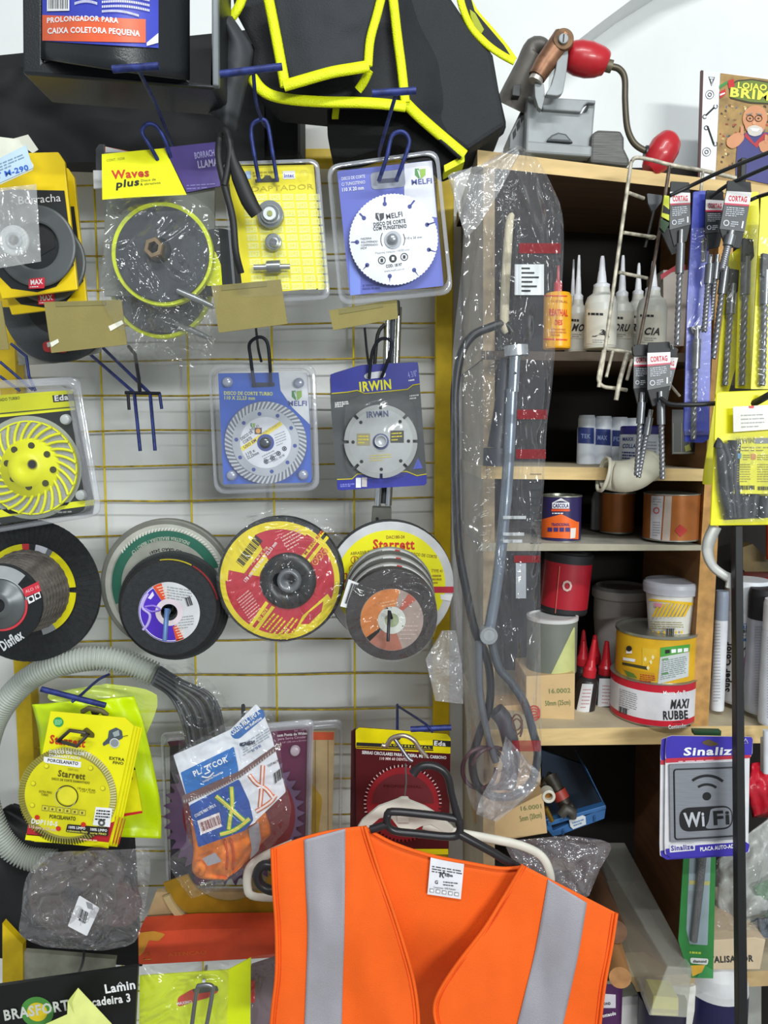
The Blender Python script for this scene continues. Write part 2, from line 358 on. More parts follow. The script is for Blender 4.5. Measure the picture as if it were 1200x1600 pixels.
# ================================================================ black moulded collector extension, top left
V(0, 0, 3)
BP = M('#1d1f22', .33, bump=.15, bs=500, var=.05); BP2 = M('#0f1012', .6)
f = Fr(550, 100, .95)
t = thing('dust_collector_extension', 'large black moulded plastic duct piece with blue and orange label at top left', 'plastic duct', f)
def zc(u, v): return .06 * math.sin(PI * min(max(u, 0), 1)) ** .7
mb = MB(f)
mb.sheet([(190, -300), (190, 275)], [(890, -300), (890, 375)], 12, 26, lambda u, v: .012 + .055 * math.sin(PI * u) ** .8, BP)
L_ = [(190 + 700 * i / 26, 0) for i in range(27)]
B(mb, 'curved_front', t, sol=.004, rec=False)
mb = MB(f)
mb.poly([(100, -300), (200, -300), (200, 290), (300, 255), (450, 235), (640, 255), (760, 300), (885, 380), (990, 395), (990, -300), (1020, -300), (1022, 402), (990, 415), (105, 345)], .012, BP, .08)
B(mb, 'frame', t, bev=.003)
B(MB(f).poly([(989, -300), (1020, -300), (1025, 402), (995, 400)], .02, M('#6f7579', .3), .01), 'edge_rim', t, 'pale rim on the right edge', bev=.002)
mb = MB(f); zz = lambda u, v: .0135 + .055 * math.sin(PI * ((u * 545 + 8) / 700)) ** .8
mb.sheet([(198, -60), (198, 192)], [(743, -60), (743, 225)], 10, 22, zz, BLUE)
mb2 = MB(f)
zo = lambda u, v: .0145 + .055 * math.sin(PI * ((u * 485 + 8) / 700)) ** .8
mb.sheet([(198, 70), (198, 190)], [(683, 90), (683, 200)], 6, 20, lambda u, v: zo(u, v), M('#e0623c', .45))
zt = .073
def zq(x): return .0152 + .055 * math.sin(PI * max(.01, (x - 190) / 700)) ** .8
def curvetext(mb, s, x0, y0, x1, y1, h, mat):
    vs, fs = tmesh(s, .03); X0_ = min(v.x for v in vs); W = max(v.x for v in vs) - X0_
    mb.add([mb.f.loc(x0 + (x1 - x0) * (v.x - X0_) / W, y0 + (y1 - y0) * (v.x - X0_) / W + 30 * math.sin(PI * (v.x - X0_) / W) * -.35 - v.y / .7 * h, zq(x0 + (x1 - x0) * (v.x - X0_) / W)) for v in vs], fs, mat)
curvetext(mb, 'PROLONGADOR PARA', 220, 108, 555, 108, 24, WHITE); curvetext(mb, 'CAIXA COLETORA PEQUENA', 222, 158, 656, 170, 26, WHITE)
for i in range(4): curvetext(mb, 'lllllllllllllllllllllllllll', 478, -8 + i * 22, 700 - (i == 3) * 50, 6 + i * 24, 10, WHITE)
for i in range(2): curvetext(mb, 'lllllllllllllllll', 350, 0 + i * 22, 455, 0 + i * 22, 12, WHITE)
mb.sheet([(220, -60), (220, 52)], [(325, -60), (325, 50)], 2, 6, lambda u, v: zq(220 + 105 * u), WHITE)
for i in range(12): mb.add([mb.f.loc(x, y, zq(x) + .0006) for x, y in ((228 + i * 7.7, -60), (228 + i * 7.7 + 2 + i % 3, -60), (228 + i * 7.7 + 2 + i % 3, 40), (228 + i * 7.7, 40))], [[0, 1, 2, 3]], INK)
mb.sheet([(688, 200), (688, 215)], [(742, 155), (742, 200)], 2, 4, lambda u, v: zq(688 + 54 * u) + .0004, WHITE)
B(mb, 'printed_label', t, 'blue label with an orange band', rec=False)
# black sack behind
f = Fr(700, 500, 1.2); SACK = M('#101114', .75, bump=.4, bs=30, var=.15)
mb = MB(f)
mb.sheet([(-60, 330), (-60, 760)], [(1240, 200), (1240, 760)], 14, 40, lambda u, v: .01 + .02 * nz(u * 6, v * 3, 1, 3), SACK)
mb.poly([(-60, 250), (1400, 100), (1405, 735), (1200, 740), (-60, 700)], .0, SACK, .1)
B(mb, 'black_sack', label='big matte black sack hanging behind the blue hooks at top left', cat='sack', bev=.01)
# ================================================================ black tool bag with yellow binding
V(300, 0, 2.4)
NY = M('#1f2125', .7, bump=.5, bs=700, var=.08); NY2 = M('#2c2f34', .75, bump=.5, bs=700); TRIM = M('#dfe800', .5, bump=.6, bs=600, var=.06); VELC = M('#060607', .95, bump=1, bs=900)
f = Fr(750, 200, 1.05)
t = thing('tool_bag', 'black nylon tool bag with bright yellow binding hanging at the top', 'bag', f)
mb = MB(f)
def bagz(u, v): return .012 + .012 * math.sin(PI * u) + .004 * nz(u * 5, v * 5, 1, 1)
mb.sheet([(150, -60), (160, 40), (235, 180), (225, 285), (300, 355), (420, 385)], [(745, -60), (765, 120), (785, 260), (800, 330), (800, 370), (800, 405)], 20, 20, bagz, NY)
B(mb, 'front_panel', t, sol=.004, rec=False)
B(MB(f).sheet([(745, -60), (765, 120), (785, 260), (800, 330), (800, 370), (810, 412), (1010, 590)], [(940, -60), (1010, 70), (1125, 195), (1150, 340), (1180, 470), (1165, 510), (1035, 570)], 20, 16, lambda u, v: .012 - .1 * u + .01 * math.sin(PI * v) + .006 * nz(u * 4, v * 4, 1, 5), NY), 'side_panel', t, sol=.004, rec=False)
B(MB(f).poly([(160, -60), (940, -60), (1020, 60), (1125, 195), (1175, 470), (1030, 565), (800, 400), (300, 350), (225, 280), (235, 180)], -.02, NY, .1), 'body', t, bev=.006)
B(MB(f).poly([(505, 405), (800, 412), (900, 470), (1030, 575), (1022, 608), (945, 640), (905, 600), (760, 540), (600, 592), (525, 590), (508, 510)], -.004, VELC, .05, r=12), 'velcro_underside', t, 'deep black velcro underside', bev=.004)
B(MB(f).poly([(528, 405), (552, 405), (548, 440), (524, 440)], .012, TRIM, .006), 'yellow_tab', t)
B(MB(f).poly([(945, 620), (1022, 580), (1022, 606), (948, 645)], .004, TRIM, .03), 'yellow_tab', t)
FL = MB(f).sheet([(285, -60), (310, 90), (335, 220), (362, 325)], [(725, -60), (690, 60), (662, 150), (660, 250)], 16, 16, lambda u, v: .055 + .012 * math.sin(PI * u) + .004 * nz(u * 4, v * 4, 1, 8), NY2, sm=4)
B(FL, 'pocket_flap', t, sol=.003, rec=False)
for pts, r in (([(225, 290, .03), (255, 330, .034), (300, 358, .036), (380, 374, .04), (500, 382, .042), (620, 384, .042), (720, 390, .04), (800, 400, .036)], .0075), ([(800, 385, .03), (850, 435, .02), (930, 505, .012), (1022, 582, .004)], .0075), ([(748, -60, .03), (768, 120, .034), (785, 250, .034), (800, 385, .034)], .006),
               ([(275, -60, .06), (300, 60, .062), (325, 190, .064), (350, 325, .064)], .0065), ([(345, 322, .066), (420, 300, .068), (520, 272, .07), (600, 258, .07), (660, 248, .066)], .0075), ([(722, -60, .06), (695, 50, .062), (668, 150, .062), (660, 248, .062)], .0055), ([(665, 262, .058), (645, 305, .05), (622, 338, .045)], .0055),
               ([(195, -30, .03), (178, 20, .032), (150, 65, .03)], .006), ([(1000, -40, -.02), (1015, 30, -.02), (1050, 105, -.02), (1105, 165, -.02), (1160, 205, -.02), (1210, 232, -.02)], .005), ([(1020, -40, -.03), (1060, 40, -.03), (1120, 110, -.03), (1170, 170, -.03), (1210, 225, -.03)], .004)):
    B(MB(f).tube(pts, r, TRIM, 8, sm=5, flat=.55), 'yellow_binding', t)
B(MB(f).poly([(1005, -60), (1030, -60), (1060, 40), (1170, 170), (1205, 225), (1105, 160), (1045, 95), (1010, 20)], -.026, NY, .006), 'handle_strap', t)
B(MB(f).poly([(1042, 35), (1062, 50), (1095, 110), (1085, 125), (1058, 98), (1045, 60)], -.018, M('#9aa300', .6), .004), 'badge', t, 'small yellow badge')
B(MB(f).sheet([(95, 60), (110, 150), (100, 250), (90, 300), (60, 420)], [(150, 60), (232, 180), (225, 250), (190, 390), (170, 500)], 14, 10, lambda u, v: .04 + .02 * math.sin(PI * u) + .006 * nz(u * 4, v * 6, 1, 2), M('#3b3d41', .7, bump=.3, bs=60)), 'grey_side_fold', t, sol=.003, rec=False)
# ================================================================ hooks of the upper row
V(0, 0, 3)
hook('blue hook whose price bar crosses the black duct piece', .975, (528, 325, 745, 310, .13), [(810, 690, -.1), (770, 590, -.01), (720, 470, .06), (640, 310, .125)], [(740, 750, -.004), (700, 680, .008), (665, 620, .012), (690, 582, .014), (730, 590, .012), (770, 650, .008), (800, 740, -.004)])
V(300, 0, 2.4)
hook('blue hook with its bar against the tool bag, holding the yellow blister card', .985, (105, 278, 338, 250, .1), [(280, 480, -.2), (262, 450, 0), (240, 380, .06), (230, 270, .096)], [(252, 680, -.003), (235, 590, .008), (222, 490, .012), (240, 455, .014), (280, 458, .012), (300, 560, .008), (320, 680, -.003)])
hook('blue hook with short bar under the tool bag, holding the white cutting disc blister', .97, (675, 350, 840, 340, .09), [(700, 600, -.2), (705, 560, -.01), (730, 470, .05), (765, 352, .086)], [(700, 680, -.003), (730, 590, .008), (750, 510, .012), (790, 495, .014), (815, 530, .012), (795, 600, .008), (765, 680, -.003)])
# ================================================================ black cable strap with buckle
V(330, 180, 3)
f = Fr(80, 300, .96)
mb = MB(f).tube([(40, 95, 0), (35, 200, .01), (60, 320, .012), (100, 480, .012), (115, 640, .01), (140, 740, .0)], .0042, BLACK, 8, sm=5, flat=.6).tube([(75, 90, .012), (100, 200, .014), (130, 290, .014), (175, 400, .012), (215, 465, .008)], [.004, .005, .009, .0095, .008], BLACK, 8, sm=5, flat=.5).tube([(42, 100, 0), (58, 72, .005), (78, 92, .01), (90, 160, .012), (80, 240, .012), (62, 330, .012)], .0045, BLACK, 8, sm=5)
B(mb, 'cable_strap', label='black strap with looped end hanging left of the yellow blister card', cat='strap')
# ================================================================ waves plus packs
def waves(x, y, Y, label, head=True):
    # x, y offset in the zoomed frame of the front pack
    f = Fr(840 + x, 650 + y, Y); t = thing('polishing_pad_pack', label, 'packaged disc', f, 'bagged rubber backing pads')
    mb = MB(f); cx, cy = 868 + x, 675 + y
    mb.disc(cx, cy, 272, .0, M('#cfdc1e', .5), .012, jag=0); mb.disc(cx, cy, 250, .004, M('#34383f', .55, bump=.2, bs=100, var=.12), .005)
    B(mb, 'backing_pad', t, 'dark grey pad with a yellow rim', bev=.001)
    mb = MB(f)
    mb.dome(mb.circ(cx - 20, cy - 20, 70, 28), [(1, .004), (.97, .006), (.5, .012)], M('#2a2c30', .5), smooth=True)
    mb.dome([(cx - 30 + 55 * math.cos(a * PI / 3 + .3), cy - 22 - 60 * math.sin(a * PI / 3 + .3)) for a in range(6)], [(1, .008), (1, .02), (.9, .022), (.55, .022), (.5, .012)], M('#a08868', .35, .8))
    B(mb, 'brass_nut', t, 'brass hex nut')
    mb = MB(f)
    mb.tube([(950 + x, 870 + y, .012), (1040 + x, 910 + y, .012), (1140 + x, 955 + y, .012)], [.0035, .0045, .003], M('#8f9294', .35, .7), 10)
    B(mb, 'spindle', t, 'steel spindle')
    if head:
        mb = MB(f).poly([(545, 140), (880, 108), (1000, 358), (700, 372), (548, 384)], .022, M('#eaee00', .45, var=.04), .001)
        mb.text('Waves', 598, 272, 800, 258, 44, .0226, M('#c03a20'), .035).text('plus', 622, 320, 745, 305, 38, .0226, INK, .035, sl=.2).text('Disco de', 755, 288, 835, 280, 13, .0226, INK, .0).text('& abrasivos', 752, 308, 860, 298, 13, .0226, INK, 0).text('CONT. 10208', 572, 180, 668, 168, 13, .0226, M('#8d8f20'), 0)
        B(mb, 'header_card', t, 'yellow header card')
    mb = MB(f).sheet([(575 + x, 370 + y), (560 + x, 600 + y), (540 + x, 900 + y), (640 + x, 1080 + y)], [(1010 + x, 350 + y), (1165 + x, 500 + y), (1170 + x, 900 + y), (1120 + x, 1110 + y)], 26, 26, lambda u, v: .024 + .010 * math.sin(PI * u) * math.sin(PI * v) + .007 * nz(u * 7 + v * 3, v * 5, 1, x) , FOIL, sm=4)
    B(mb, 'clear_bag', t, rec=False)
V(0, 200, 3.4286)
waves(0, 0, 1.0, 'clear bag with yellow header card holding a grey disc with yellow rim')
waves(-10, 175, 1.05, 'second bagged grey disc with yellow rim, showing below the front one', head=False)
f = Fr(1000, 250, 1.03)
mb = MB(f).poly([(880, 105), (1175, 72), (1180, 310), (1000, 345)], 0, M('#5a4a92', .5), .002).text('BORRACHA', 1045, 165, 1168, 145, 34, .0006, M('#b4aee0')).text('LLAMA', 1062, 215, 1170, 200, 38, .0006, M('#c8c2ec'), .04).lines((1000, 300), (1160, 290), (1000, 335), 2, 6, .0006, M('#9088c8'))
mb.rect(560, 130, 1150, 900, -.004, M('#6d7069', .6), .004)
B(mb, 'purple_header_pack', label='purple header card pack behind the yellow header card', cat='package')
f = Fr(620, 130, 1.06)
mb = MB(f).poly([(560, 97), (700, 125), (700, 400), (560, 400)], 0, M('#e8742c', .5), .002).poly([(565, 100), (690, 128), (690, 140), (565, 140)], .0005, WHITE).poly([(497, 225), (560, 225), (555, 320), (500, 325)], .001, WHITE, .004).poly([(512, 110), (530, 85), (560, 85), (560, 225), (512, 225)], 0, M('#4a4c50', .4), .01)
B(mb, 'orange_header_pack', label='pack with orange corner just behind the yellow header card', cat='package', bev=.001)
# ================================================================ MAX cards, far left
def maxcard(dx, dy, Y, label):
    f = Fr(200 + dx, 600 + dy, Y); t = thing('rubber_disc_card', label, 'packaged disc', f, 'yellow and black rubber disc cards')
    P = lambda *a: [(x + dx, y + dy) for x, y in a]
    mb = MB(f).poly(P((-150, 140), (230, 130), (310, 128), (345, 180), (415, 865), (10, 915), (-60, 700)), 0, M('#e6c60c', .4, var=.05), .006)
    mb.poly(P((-120, 360), (60, 330), (345, 335), (395, 735), (300, 850), (200, 880), (60, 860), (0, 800), (-60, 600)), .0006, M('#26282b', .35))
    B(mb, 'card', t, bev=.001)
    mb = MB(f).disc(190 + dx, 630 + dy, 215, .008, M('#54585a', .4, var=.15, scale=8), .006, r0=120).poly(P((190, 470), (280, 440), (295, 640), (190, 700)), .0015, BLACK)
    B(mb, 'rubber_disc', t, 'grey rubber ring', bev=.003)
    mb = MB(f).text('Borracha', 100 + dx, 408 + dy, 326 + dx, 392 + dy, 42, .0014, M('#d9d9d9'), 0).poly(P((155, 808), (240, 800), (238, 858), (152, 862)), .009, M('#d02a3c'), .0004, r=8).text('MAX', 165 + dx, 840 + dy, 230 + dx, 834 + dy, 26, .0096, WHITE, .04).lines(P((160, 846))[0], P((232, 842))[0], P((160, 858))[0], 1, 5, .0096, WHITE)
    B(mb, 'printing', t)
maxcard(0, 0, 1.05, 'yellow and black card with white lettering and a red square, far left')
maxcard(52, 85, 1.09, 'second yellow and black card, peeking out behind the front one')
f = Fr(60, 300, .99); t = thing('washer_pack', 'small clear pack with pale tag and white ring washer at the far left edge', 'package', f)
B(MB(f).poly([(-60, 40), (100, 60), (180, 200), (175, 225), (-60, 330)], .002, M('#d8d8c8', .5), .0006).poly([(-60, 190), (140, 90), (175, 215), (-60, 320)], .003, M('#b8cfe0'), .0005).text('KIT M-290', -60, 285, 155, 222, 28, .0036, M('#2a5fc0'), .03).lines((-40, 200), (130, 130), (-40, 250), 3, 6, .0036, M('#7a96b0')), 'tag', t)
B(MB(f).poly([(60, 60), (150, 35), (205, 115), (175, 135), (110, 90)], .001, M('#c9c9bb', .6), .001), 'folded_corner', t)
B(MB(f).disc(70, 600, 80, .006, M('#c6cacc', .4), .006, r0=30).disc(70, 600, 45, .009, M('#9fa8ae', .3), .004, r0=26), 'washer', t, bev=.002)
B(MB(f).sheet([(-60, 330), (-60, 760)], [(195, 300), (220, 715)], 14, 12, lambda u, v: .014 + .004 * nz(u * 5, v * 6), FILM(haze=.3, gl=.1, bump=.8, bs=40)), 'clear_bag', t, rec=False)
f = Fr(300, 1100, 1.17); t = thing('sanding_disc_pack', 'grey disc in a clear pack behind the left cardboard tag', 'packaged disc', f)
B(MB(f).poly([(60, 950), (250, 930), (520, 1000), (540, 1200), (300, 1260), (100, 1270)], -.01, M('#8f8f86', .5), .004).disc(300, 960, 290, 0, M('#3c4044', .7, bump=.4, bs=300), .008, a0=180, a1=360).disc(300, 940, 160, .001, BLACK), 'abrasive_disc', t)
B(MB(f).poly([(225, 1150), (300, 1130), (360, 1190), (355, 1205), (235, 1200)], .003, M('#c43a3a'), .001, r=20).poly([(250, 1150), (310, 1135), (300, 1165), (255, 1175)], .0045, WHITE, .0005), 'logo', t, 'red logo sticker')
# ================================================================ cardboard flaps used as price tags
def flap(pts, Y, label, tape):
    f = Fr(*pts[0], Y); t = thing('cardboard_tag', label, 'price tag', f, 'folded cardboard price tags')
    mb = MB(f).poly(pts, 0, KRAFT, .0015); a, b = pts[0], pts[1]
    B(mb, 'flap', t)
    B(MB(f).poly([(a[0] + (b[0] - a[0]) * .15, a[1] + (b[1] - a[1]) * .15 + 4), (a[0] + (b[0] - a[0]) * .8, a[1] + (b[1] - a[1]) * .8 + 4), (a[0] + (b[0] - a[0]) * .8, a[1] + (b[1] - a[1]) * .8 + 26), (a[0] + (b[0] - a[0]) * .15, a[1] + (b[1] - a[1]) * .15 + 26)], .0008, M('#7c7448', .8), .0006), 'fold', t)
    for q in tape: B(MB(f).poly(q, .001, M('#e4e4d4', .4), .0004), 'tape', t, 'strip of clear tape')
flap([(235, 932), (650, 920), (680, 1160), (275, 1205)], .985, 'khaki cardboard tag below the two yellow and black cards', [[(580, 1062), (652, 1030), (662, 1048), (592, 1088)], [(268, 1150), (310, 1130), (316, 1148), (276, 1174)]])
flap([(-200, 930), (5, 925), (48, 1185), (-150, 1200)], .985, 'khaki cardboard tag cut off by the left edge', [])
V(330, 180, 3)
flap([(0, 800), (325, 770), (358, 978), (36, 1020)], .985, 'khaki cardboard tag below the yellow blister card', [])
flap([(552, 915), (870, 862), (876, 952), (572, 1008)], .985, 'narrow khaki cardboard tag below the white cutting disc blister', [])
# ================================================================ yellow blister card
f = Fr(330, 500, 1.0); t = thing('arbor_kit_blister', 'yellow card blister with round metal arbor parts, between the black strap and the white disc', 'blister pack', f)
Y1 = M('#eadc1c', .4, var=.04); Y2 = M('#f4f090', .5)
mb = MB(f).poly([(75, 240), (480, 232), (530, 810), (150, 840)], 0, Y1, .001, r=8)
for r in range(12):
    for c in range(6):
        x = 150 + c * 62 + r * 4; yy = 392 + r * 38
        mb.poly([(x - 4, yy - 22), (x + 48, yy - 24), (x + 50, yy + 6), (x - 2, yy + 8)], .0004, Y2); mb.text('1092', x, yy, x + 44, yy - 2, 16, .0008, Y1, .0)
mb.text('ADAPTADOR', 150, 360, 480, 345, 24, .0006, M('#b5a800'), .0)
mb.poly([(335, 262), (392, 260), (394, 298), (337, 300)], .0006, WHITE).text('Intec', 342, 292, 388, 290, 18, .001, BLUE, .02).poly([(160, 262), (185, 262), (187, 298), (162, 298)], .0006, M('#a8c4e8')).lines((195, 262), (300, 258), (195, 290), 2, 6, .001, M('#b0a400'))
mb.poly([(205, 300), (240, 298), (255, 282), (275, 282), (285, 297), (318, 294), (318, 312), (208, 316)], .001, M('#3a3a20'))
B(mb, 'card', t)
mb = MB(f).disc(275, 462, 62, .012, M('#7f8488', .3, .5), .01).disc(275, 462, 44, .016, M('#b9bec2', .3, .6), .005).disc(272, 460, 30, .019, M('#d6dcde', .3), .004).disc(274, 459, 13, .0205, M('#9aa060', .3), .001); B(mb, 'flange', t, 'round grey flange', bev=.001)
mb = MB(f).disc(290, 592, 40, .012, M('#a3a8a8', .25, .8), .008).disc(294, 594, 22, .016, STEEL, .006); B(mb, 'nut', t, 'round steel nut', bev=.002)
mb = MB(f).tube([(200, 715, .01), (260, 713, .01), (370, 710, .01)], [.004, .004, .0035], STEEL, 10).tube([(262, 713, .01), (325, 710, .01)], .0085, M('#989c9a', .3, .8), 6); B(mb, 'spindle', t, 'steel spindle')
for x, y in ((437, 285), (478, 770)): B(MB(f).dome(MB(f).circ(x, y, 24, 20), [(1, .003), (.95, .008), (.6, .011)], CLEAR, smooth=True), 'press_stud', t)
blister(f, t, [(50, 220), (505, 205), (560, 865), (110, 890)], .016, 45, rim=.93)
f = Fr(40, 700, 1.02); t = thing('polishing_pad_pack', 'dark pad with a neon yellow edge peeking out behind the black strap', 'packaged disc', f)
B(MB(f).disc(38, 690, 156, 0, M('#1f2226', .5), .006), 'backing_pad', t, bev=.001); B(MB(f).poly([(-20, 640), (20, 640), (45, 700), (52, 800), (-20, 800)], .002, M('#d8e010', .45), .001, r=6), 'yellow_edge', t)
# ================================================================ disc blisters
def melfi_logo(mb, x, y, s, z, top, txt, dk=None):
    g1 = dk or M('#8ab23c'); g2 = dk or M('#3f8a3a')
    mb.poly([(x - 25 * s, y - 25 * s), (x - 6 * s, y - 25 * s), (x - 3 * s, y + 25 * s), (x - 25 * s, y + 5 * s)], z, g2).poly([(x - 3 * s, y - 22 * s), (x + 25 * s, y - 25 * s), (x + 25 * s, y + 5 * s), (x + 2 * s, y + 25 * s)], z, g1)
    mb.poly([(x - 14 * s, y - 18 * s), (x - 10 * s, y - 19 * s), (x + 2 * s, y + 15 * s), (x - 2 * s, y + 16 * s)], z + .0004, WHITE)
f = Fr(850, 560, .985); t = thing('cutting_disc_blister', 'violet-blue blister card with a white toothed wood cutting disc, below the tool bag', 'blister pack', f, )
VB = M('#5661b8', .4, var=.04)
mb = MB(f).poly([(590, 262), (1035, 212), (1090, 800), (650, 845)], 0, VB, .001, r=8)
mb.poly([(905, 228), (1034, 213), (1058, 480), (1000, 470), (905, 375)], .0005, M('#dcdde6'), r=4)
mb.poly([(652, 845), (700, 840), (700, 760), (645, 640)], .0005, M('#6f84d6'))
mb.text('DISCO DE CORTE', 612, 305, 722, 293, 15, .001, WHITE, .0).text('C/ TUNGSTENIO', 612, 332, 722, 320, 15, .001, WHITE, 0).text('110 X 20 mm', 615, 358, 716, 348, 17, .001, WHITE, .02)
melfi_logo(mb, 980, 275, 1, .001, None, None); mb.text('MELFI', 940, 326, 1035, 318, 24, .001, M('#33408e'), .02)
mb.lines((710, 790), (830, 785), (710, 820), 2, 8, .001, M('#2d3a8e'))
mb.poly([(745, 270), (905, 252), (912, 335), (752, 350)], .0008, M('#8b8f9e'), r=22).poly([(780, 300), (880, 292), (880, 312), (782, 320)], .0012, M('#3a3e58'), r=8)
B(mb, 'card', t)
mb = MB(f); WD = M('#dfe2e8', .35, .1)
mb.disc(855, 583, 205, .012, WD, .003, jag=.02, n=150)
for i in range(9):
    a = math.radians(96 - i * 40 + 8); c, s_ = math.cos(a), -math.sin(a)
    mb.disc(855 + 172 * c, 583 + 172 * s_, 10, .0123, M('#2d3a86')); mb.poly([(855 + 172 * c - 4 * s_, 583 + 172 * s_ + 4 * c), (855 + 206 * c - 5 * s_ + 8, 583 + 206 * s_ + 5 * c), (855 + 206 * c + 3, 583 + 206 * s_), (855 + 172 * c + 4 * s_, 583 + 172 * s_ - 4 * c)], .0123, M('#2d3a86'))
melfi_logo(mb, 790, 478, .8, .0126, 0, 0, M('#33363c')); mb.text('MELFI', 822, 487, 898, 474, 24, .0125, M('#33363c'), .02)
mb.text('DISCO DE CORTE', 762, 521, 912, 503, 17, .0125, INK, .03).text('COM TUNGSTENIO', 760, 541, 917, 527, 17, .0125, INK, .03)
for i, s_ in enumerate(('MADEIRA', 'AGLOMERADO', 'COMPENSADO', 'MDF')): mb.text(s_, 702, 585 + i * 15, 702 + (50, 78, 80, 28)[i], 581 + i * 15, 10, .0125, INK, 0)
mb.text('110 x 20 mm', 910, 582, 988, 576, 11, .0125, INK, 0).text('Maxima rotacao 14000/min', 770, 652, 930, 634, 11, .0125, GREY, 0).text('COD: 18197', 820, 715, 895, 706, 14, .0125, INK, .03).text('www.melfi.com.br', 812, 736, 908, 724, 10, .0125, GREY, 0)
mb.disc(855, 583, 62, .0124, M('#4a4c52'), 0, r0=58, a0=150, a1=210).disc(855, 583, 54, .0124, M('#4a4c52'), 0, r0=50, a0=-30, a1=30)
for i, x in enumerate((800, 852, 905)):
    yy = 680 - i * 8; mb.disc(x, yy, 18, .0125, INK, 0, r0=0 if i == 1 else 14); mb.rect(x - 6, yy - 8, x + 6, yy + 8, .0128, INK if i != 1 else WHITE)
B(mb, 'cutting_disc', t, 'white metal disc with black printing')
B(MB(f).disc(852, 583, 40, .014, M('#aeb2b8', .4), .004).dome(MB(f).circ(850, 583, 26, 20), [(1, .014), (.9, .019), (.5, .021)], M('#9ba0a6', .25, .5), smooth=True), 'hub', t, 'grey plastic hub')
blister(f, t, [(540, 235), (1065, 160), (1135, 840), (600, 895)], .017, 60, rim=.925)
V(310, 500, 3)
f = Fr(300, 500, 1.15); t = thing('cutting_disc_blister', 'bright blue blister card with a grey turbo-rim disc and yellow stripe, in the second row', 'blister pack', f)
BB = M('#2c5cc0', .4, var=.04)
mb = MB(f).poly([(92, 250), (378, 246), (510, 246), (525, 500), (532, 762), (118, 770)], 0, BB, .001)
mb.poly([(376, 246), (509, 246), (523, 490), (440, 410), (385, 330)], .0005, M('#e6e8ee')); melfi_logo(mb, 461, 355, .95, .001, 0, 0); mb.text('MELFI', 420, 402, 508, 402, 23, .001, M('#33408e'), .025)
mb.text('DISCO DE CORTE TURBO', 120, 350, 348, 354, 16, .001, M('#e2e070'), .03).text('110 X 22,23 mm', 122, 372, 265, 374, 16, .001, M('#e2e070'), .03)
mb.poly([(250, 293), (358, 293), (358, 312), (250, 316)], .001, M('#141a30'), r=8)
B(mb, 'card', t)
mb = MB(f); cx, cy = 315, 575
mb.disc(cx, cy, 192, .011, M('#83878c', .35, .6), .004)
for i in range(56):
    a = 360 / 56 * i; A0, A1, B0, B1 = [math.radians(q) for q in (a, a + 3, a + 6, a + 9)]
    mb.add([f.loc(cx + r * math.cos(q), cy - r * math.sin(q), .0116) for r, q in ((192, A0), (192, A1), (158, B1), (158, B0))], [[0, 1, 2, 3]], M('#d2d5d8', .35, .4))
mb.disc(cx, cy, 157, .0118, M('#c4c8cc', .3, .45)).disc(cx, cy, 120, .0122, M('#d8dadf', .4)).disc(cx, cy, 40, .0128, M('#28408e', .4))
for i in range(10):
    a = math.radians(36 * i + 30); mb.disc(cx + 138 * math.cos(a), cy - 138 * math.sin(a), 9, .0124, M('#26408e'))
mb.poly([(cx - 118, cy + 22), (cx + 68, cy - 100), (cx + 80, cy - 84), (cx - 108, cy + 40)], .0125, M('#e8d420')).text('USO EM', cx - 98, cy + 28, cx - 42, cy - 8, 13, .0128, INK, .02).text('PORCELANATO', cx - 10, cy - 38, cx + 72, cy - 88, 12, .0128, M('#9a8a10'), 0)
melfi_logo(mb, cx - 60, cy - 80, .45, .0126, 0, 0); mb.text('MELFI', cx - 70, cy - 52, cx - 30, cy - 74, 13, .0126, INK, 0).rect(cx - 52, cy - 70, cx - 18, cy - 40, .0127, M('#4a3a30')).disc(cx - 35, cy - 55, 11, .013, M('#e0a020')).text('DISCO DE', cx - 112, cy - 10, cx - 58, cy - 48, 14, .0126, INK, .02).text('CORTE', cx - 102, cy + 6, cx - 62, cy - 18, 14, .0126, INK, .02)
mb.text('110 x', cx - 88, cy + 62, cx - 48, cy + 40, 14, .0126, INK, .02).text('22,23mm', cx - 84, cy + 78, cx - 30, cy + 52, 14, .0126, INK, .02).text('COD. 18198', cx + 35, cy + 92, cx + 90, cy + 62, 11, .0126, INK, 0).lines((cx - 20, cy + 60), (cx + 40, cy + 30), (cx + 5, cy + 105), 4, 5, .0126, GREY).lines((cx + 40, cy - 40), (cx + 90, cy - 60), (cx + 52, cy + 20), 5, 4, .0126, GREY)
for x, y in ((cx + 2, cy + 88), (cx + 32, cy + 72), (cx + 60, cy + 50), (cx + 88, cy + 28)): mb.disc(x, y, 11, .0127, INK, 0, r0=7); mb.rect(x - 4, y - 5, x + 4, y + 5, .0128, INK)
B(mb, 'cutting_disc', t, 'grey metal disc with printed centre')
B(MB(f).dome(MB(f).circ(cx, cy, 28, 20), [(1, .013), (.9, .018), (.5, .02)], M('#6c7076', .2, .6), smooth=True), 'hub', t)
for x, y in ((138, 292), (472, 295), (492, 725), (158, 728)): B(MB(f).dome(MB(f).circ(x, y, 24, 20), [(1, .003), (.92, .009), (.6, .011)], M('#a9afc0', .25, .3), smooth=True), 'press_stud', t)
blister(f, t, [(45, 205), (550, 205), (570, 800), (75, 818)], .016, 60, m=FILM('#c8ccff', haze=.1, gl=.05, rough=.08, bump=.15, bs=18, edge=.5), rim=.92)
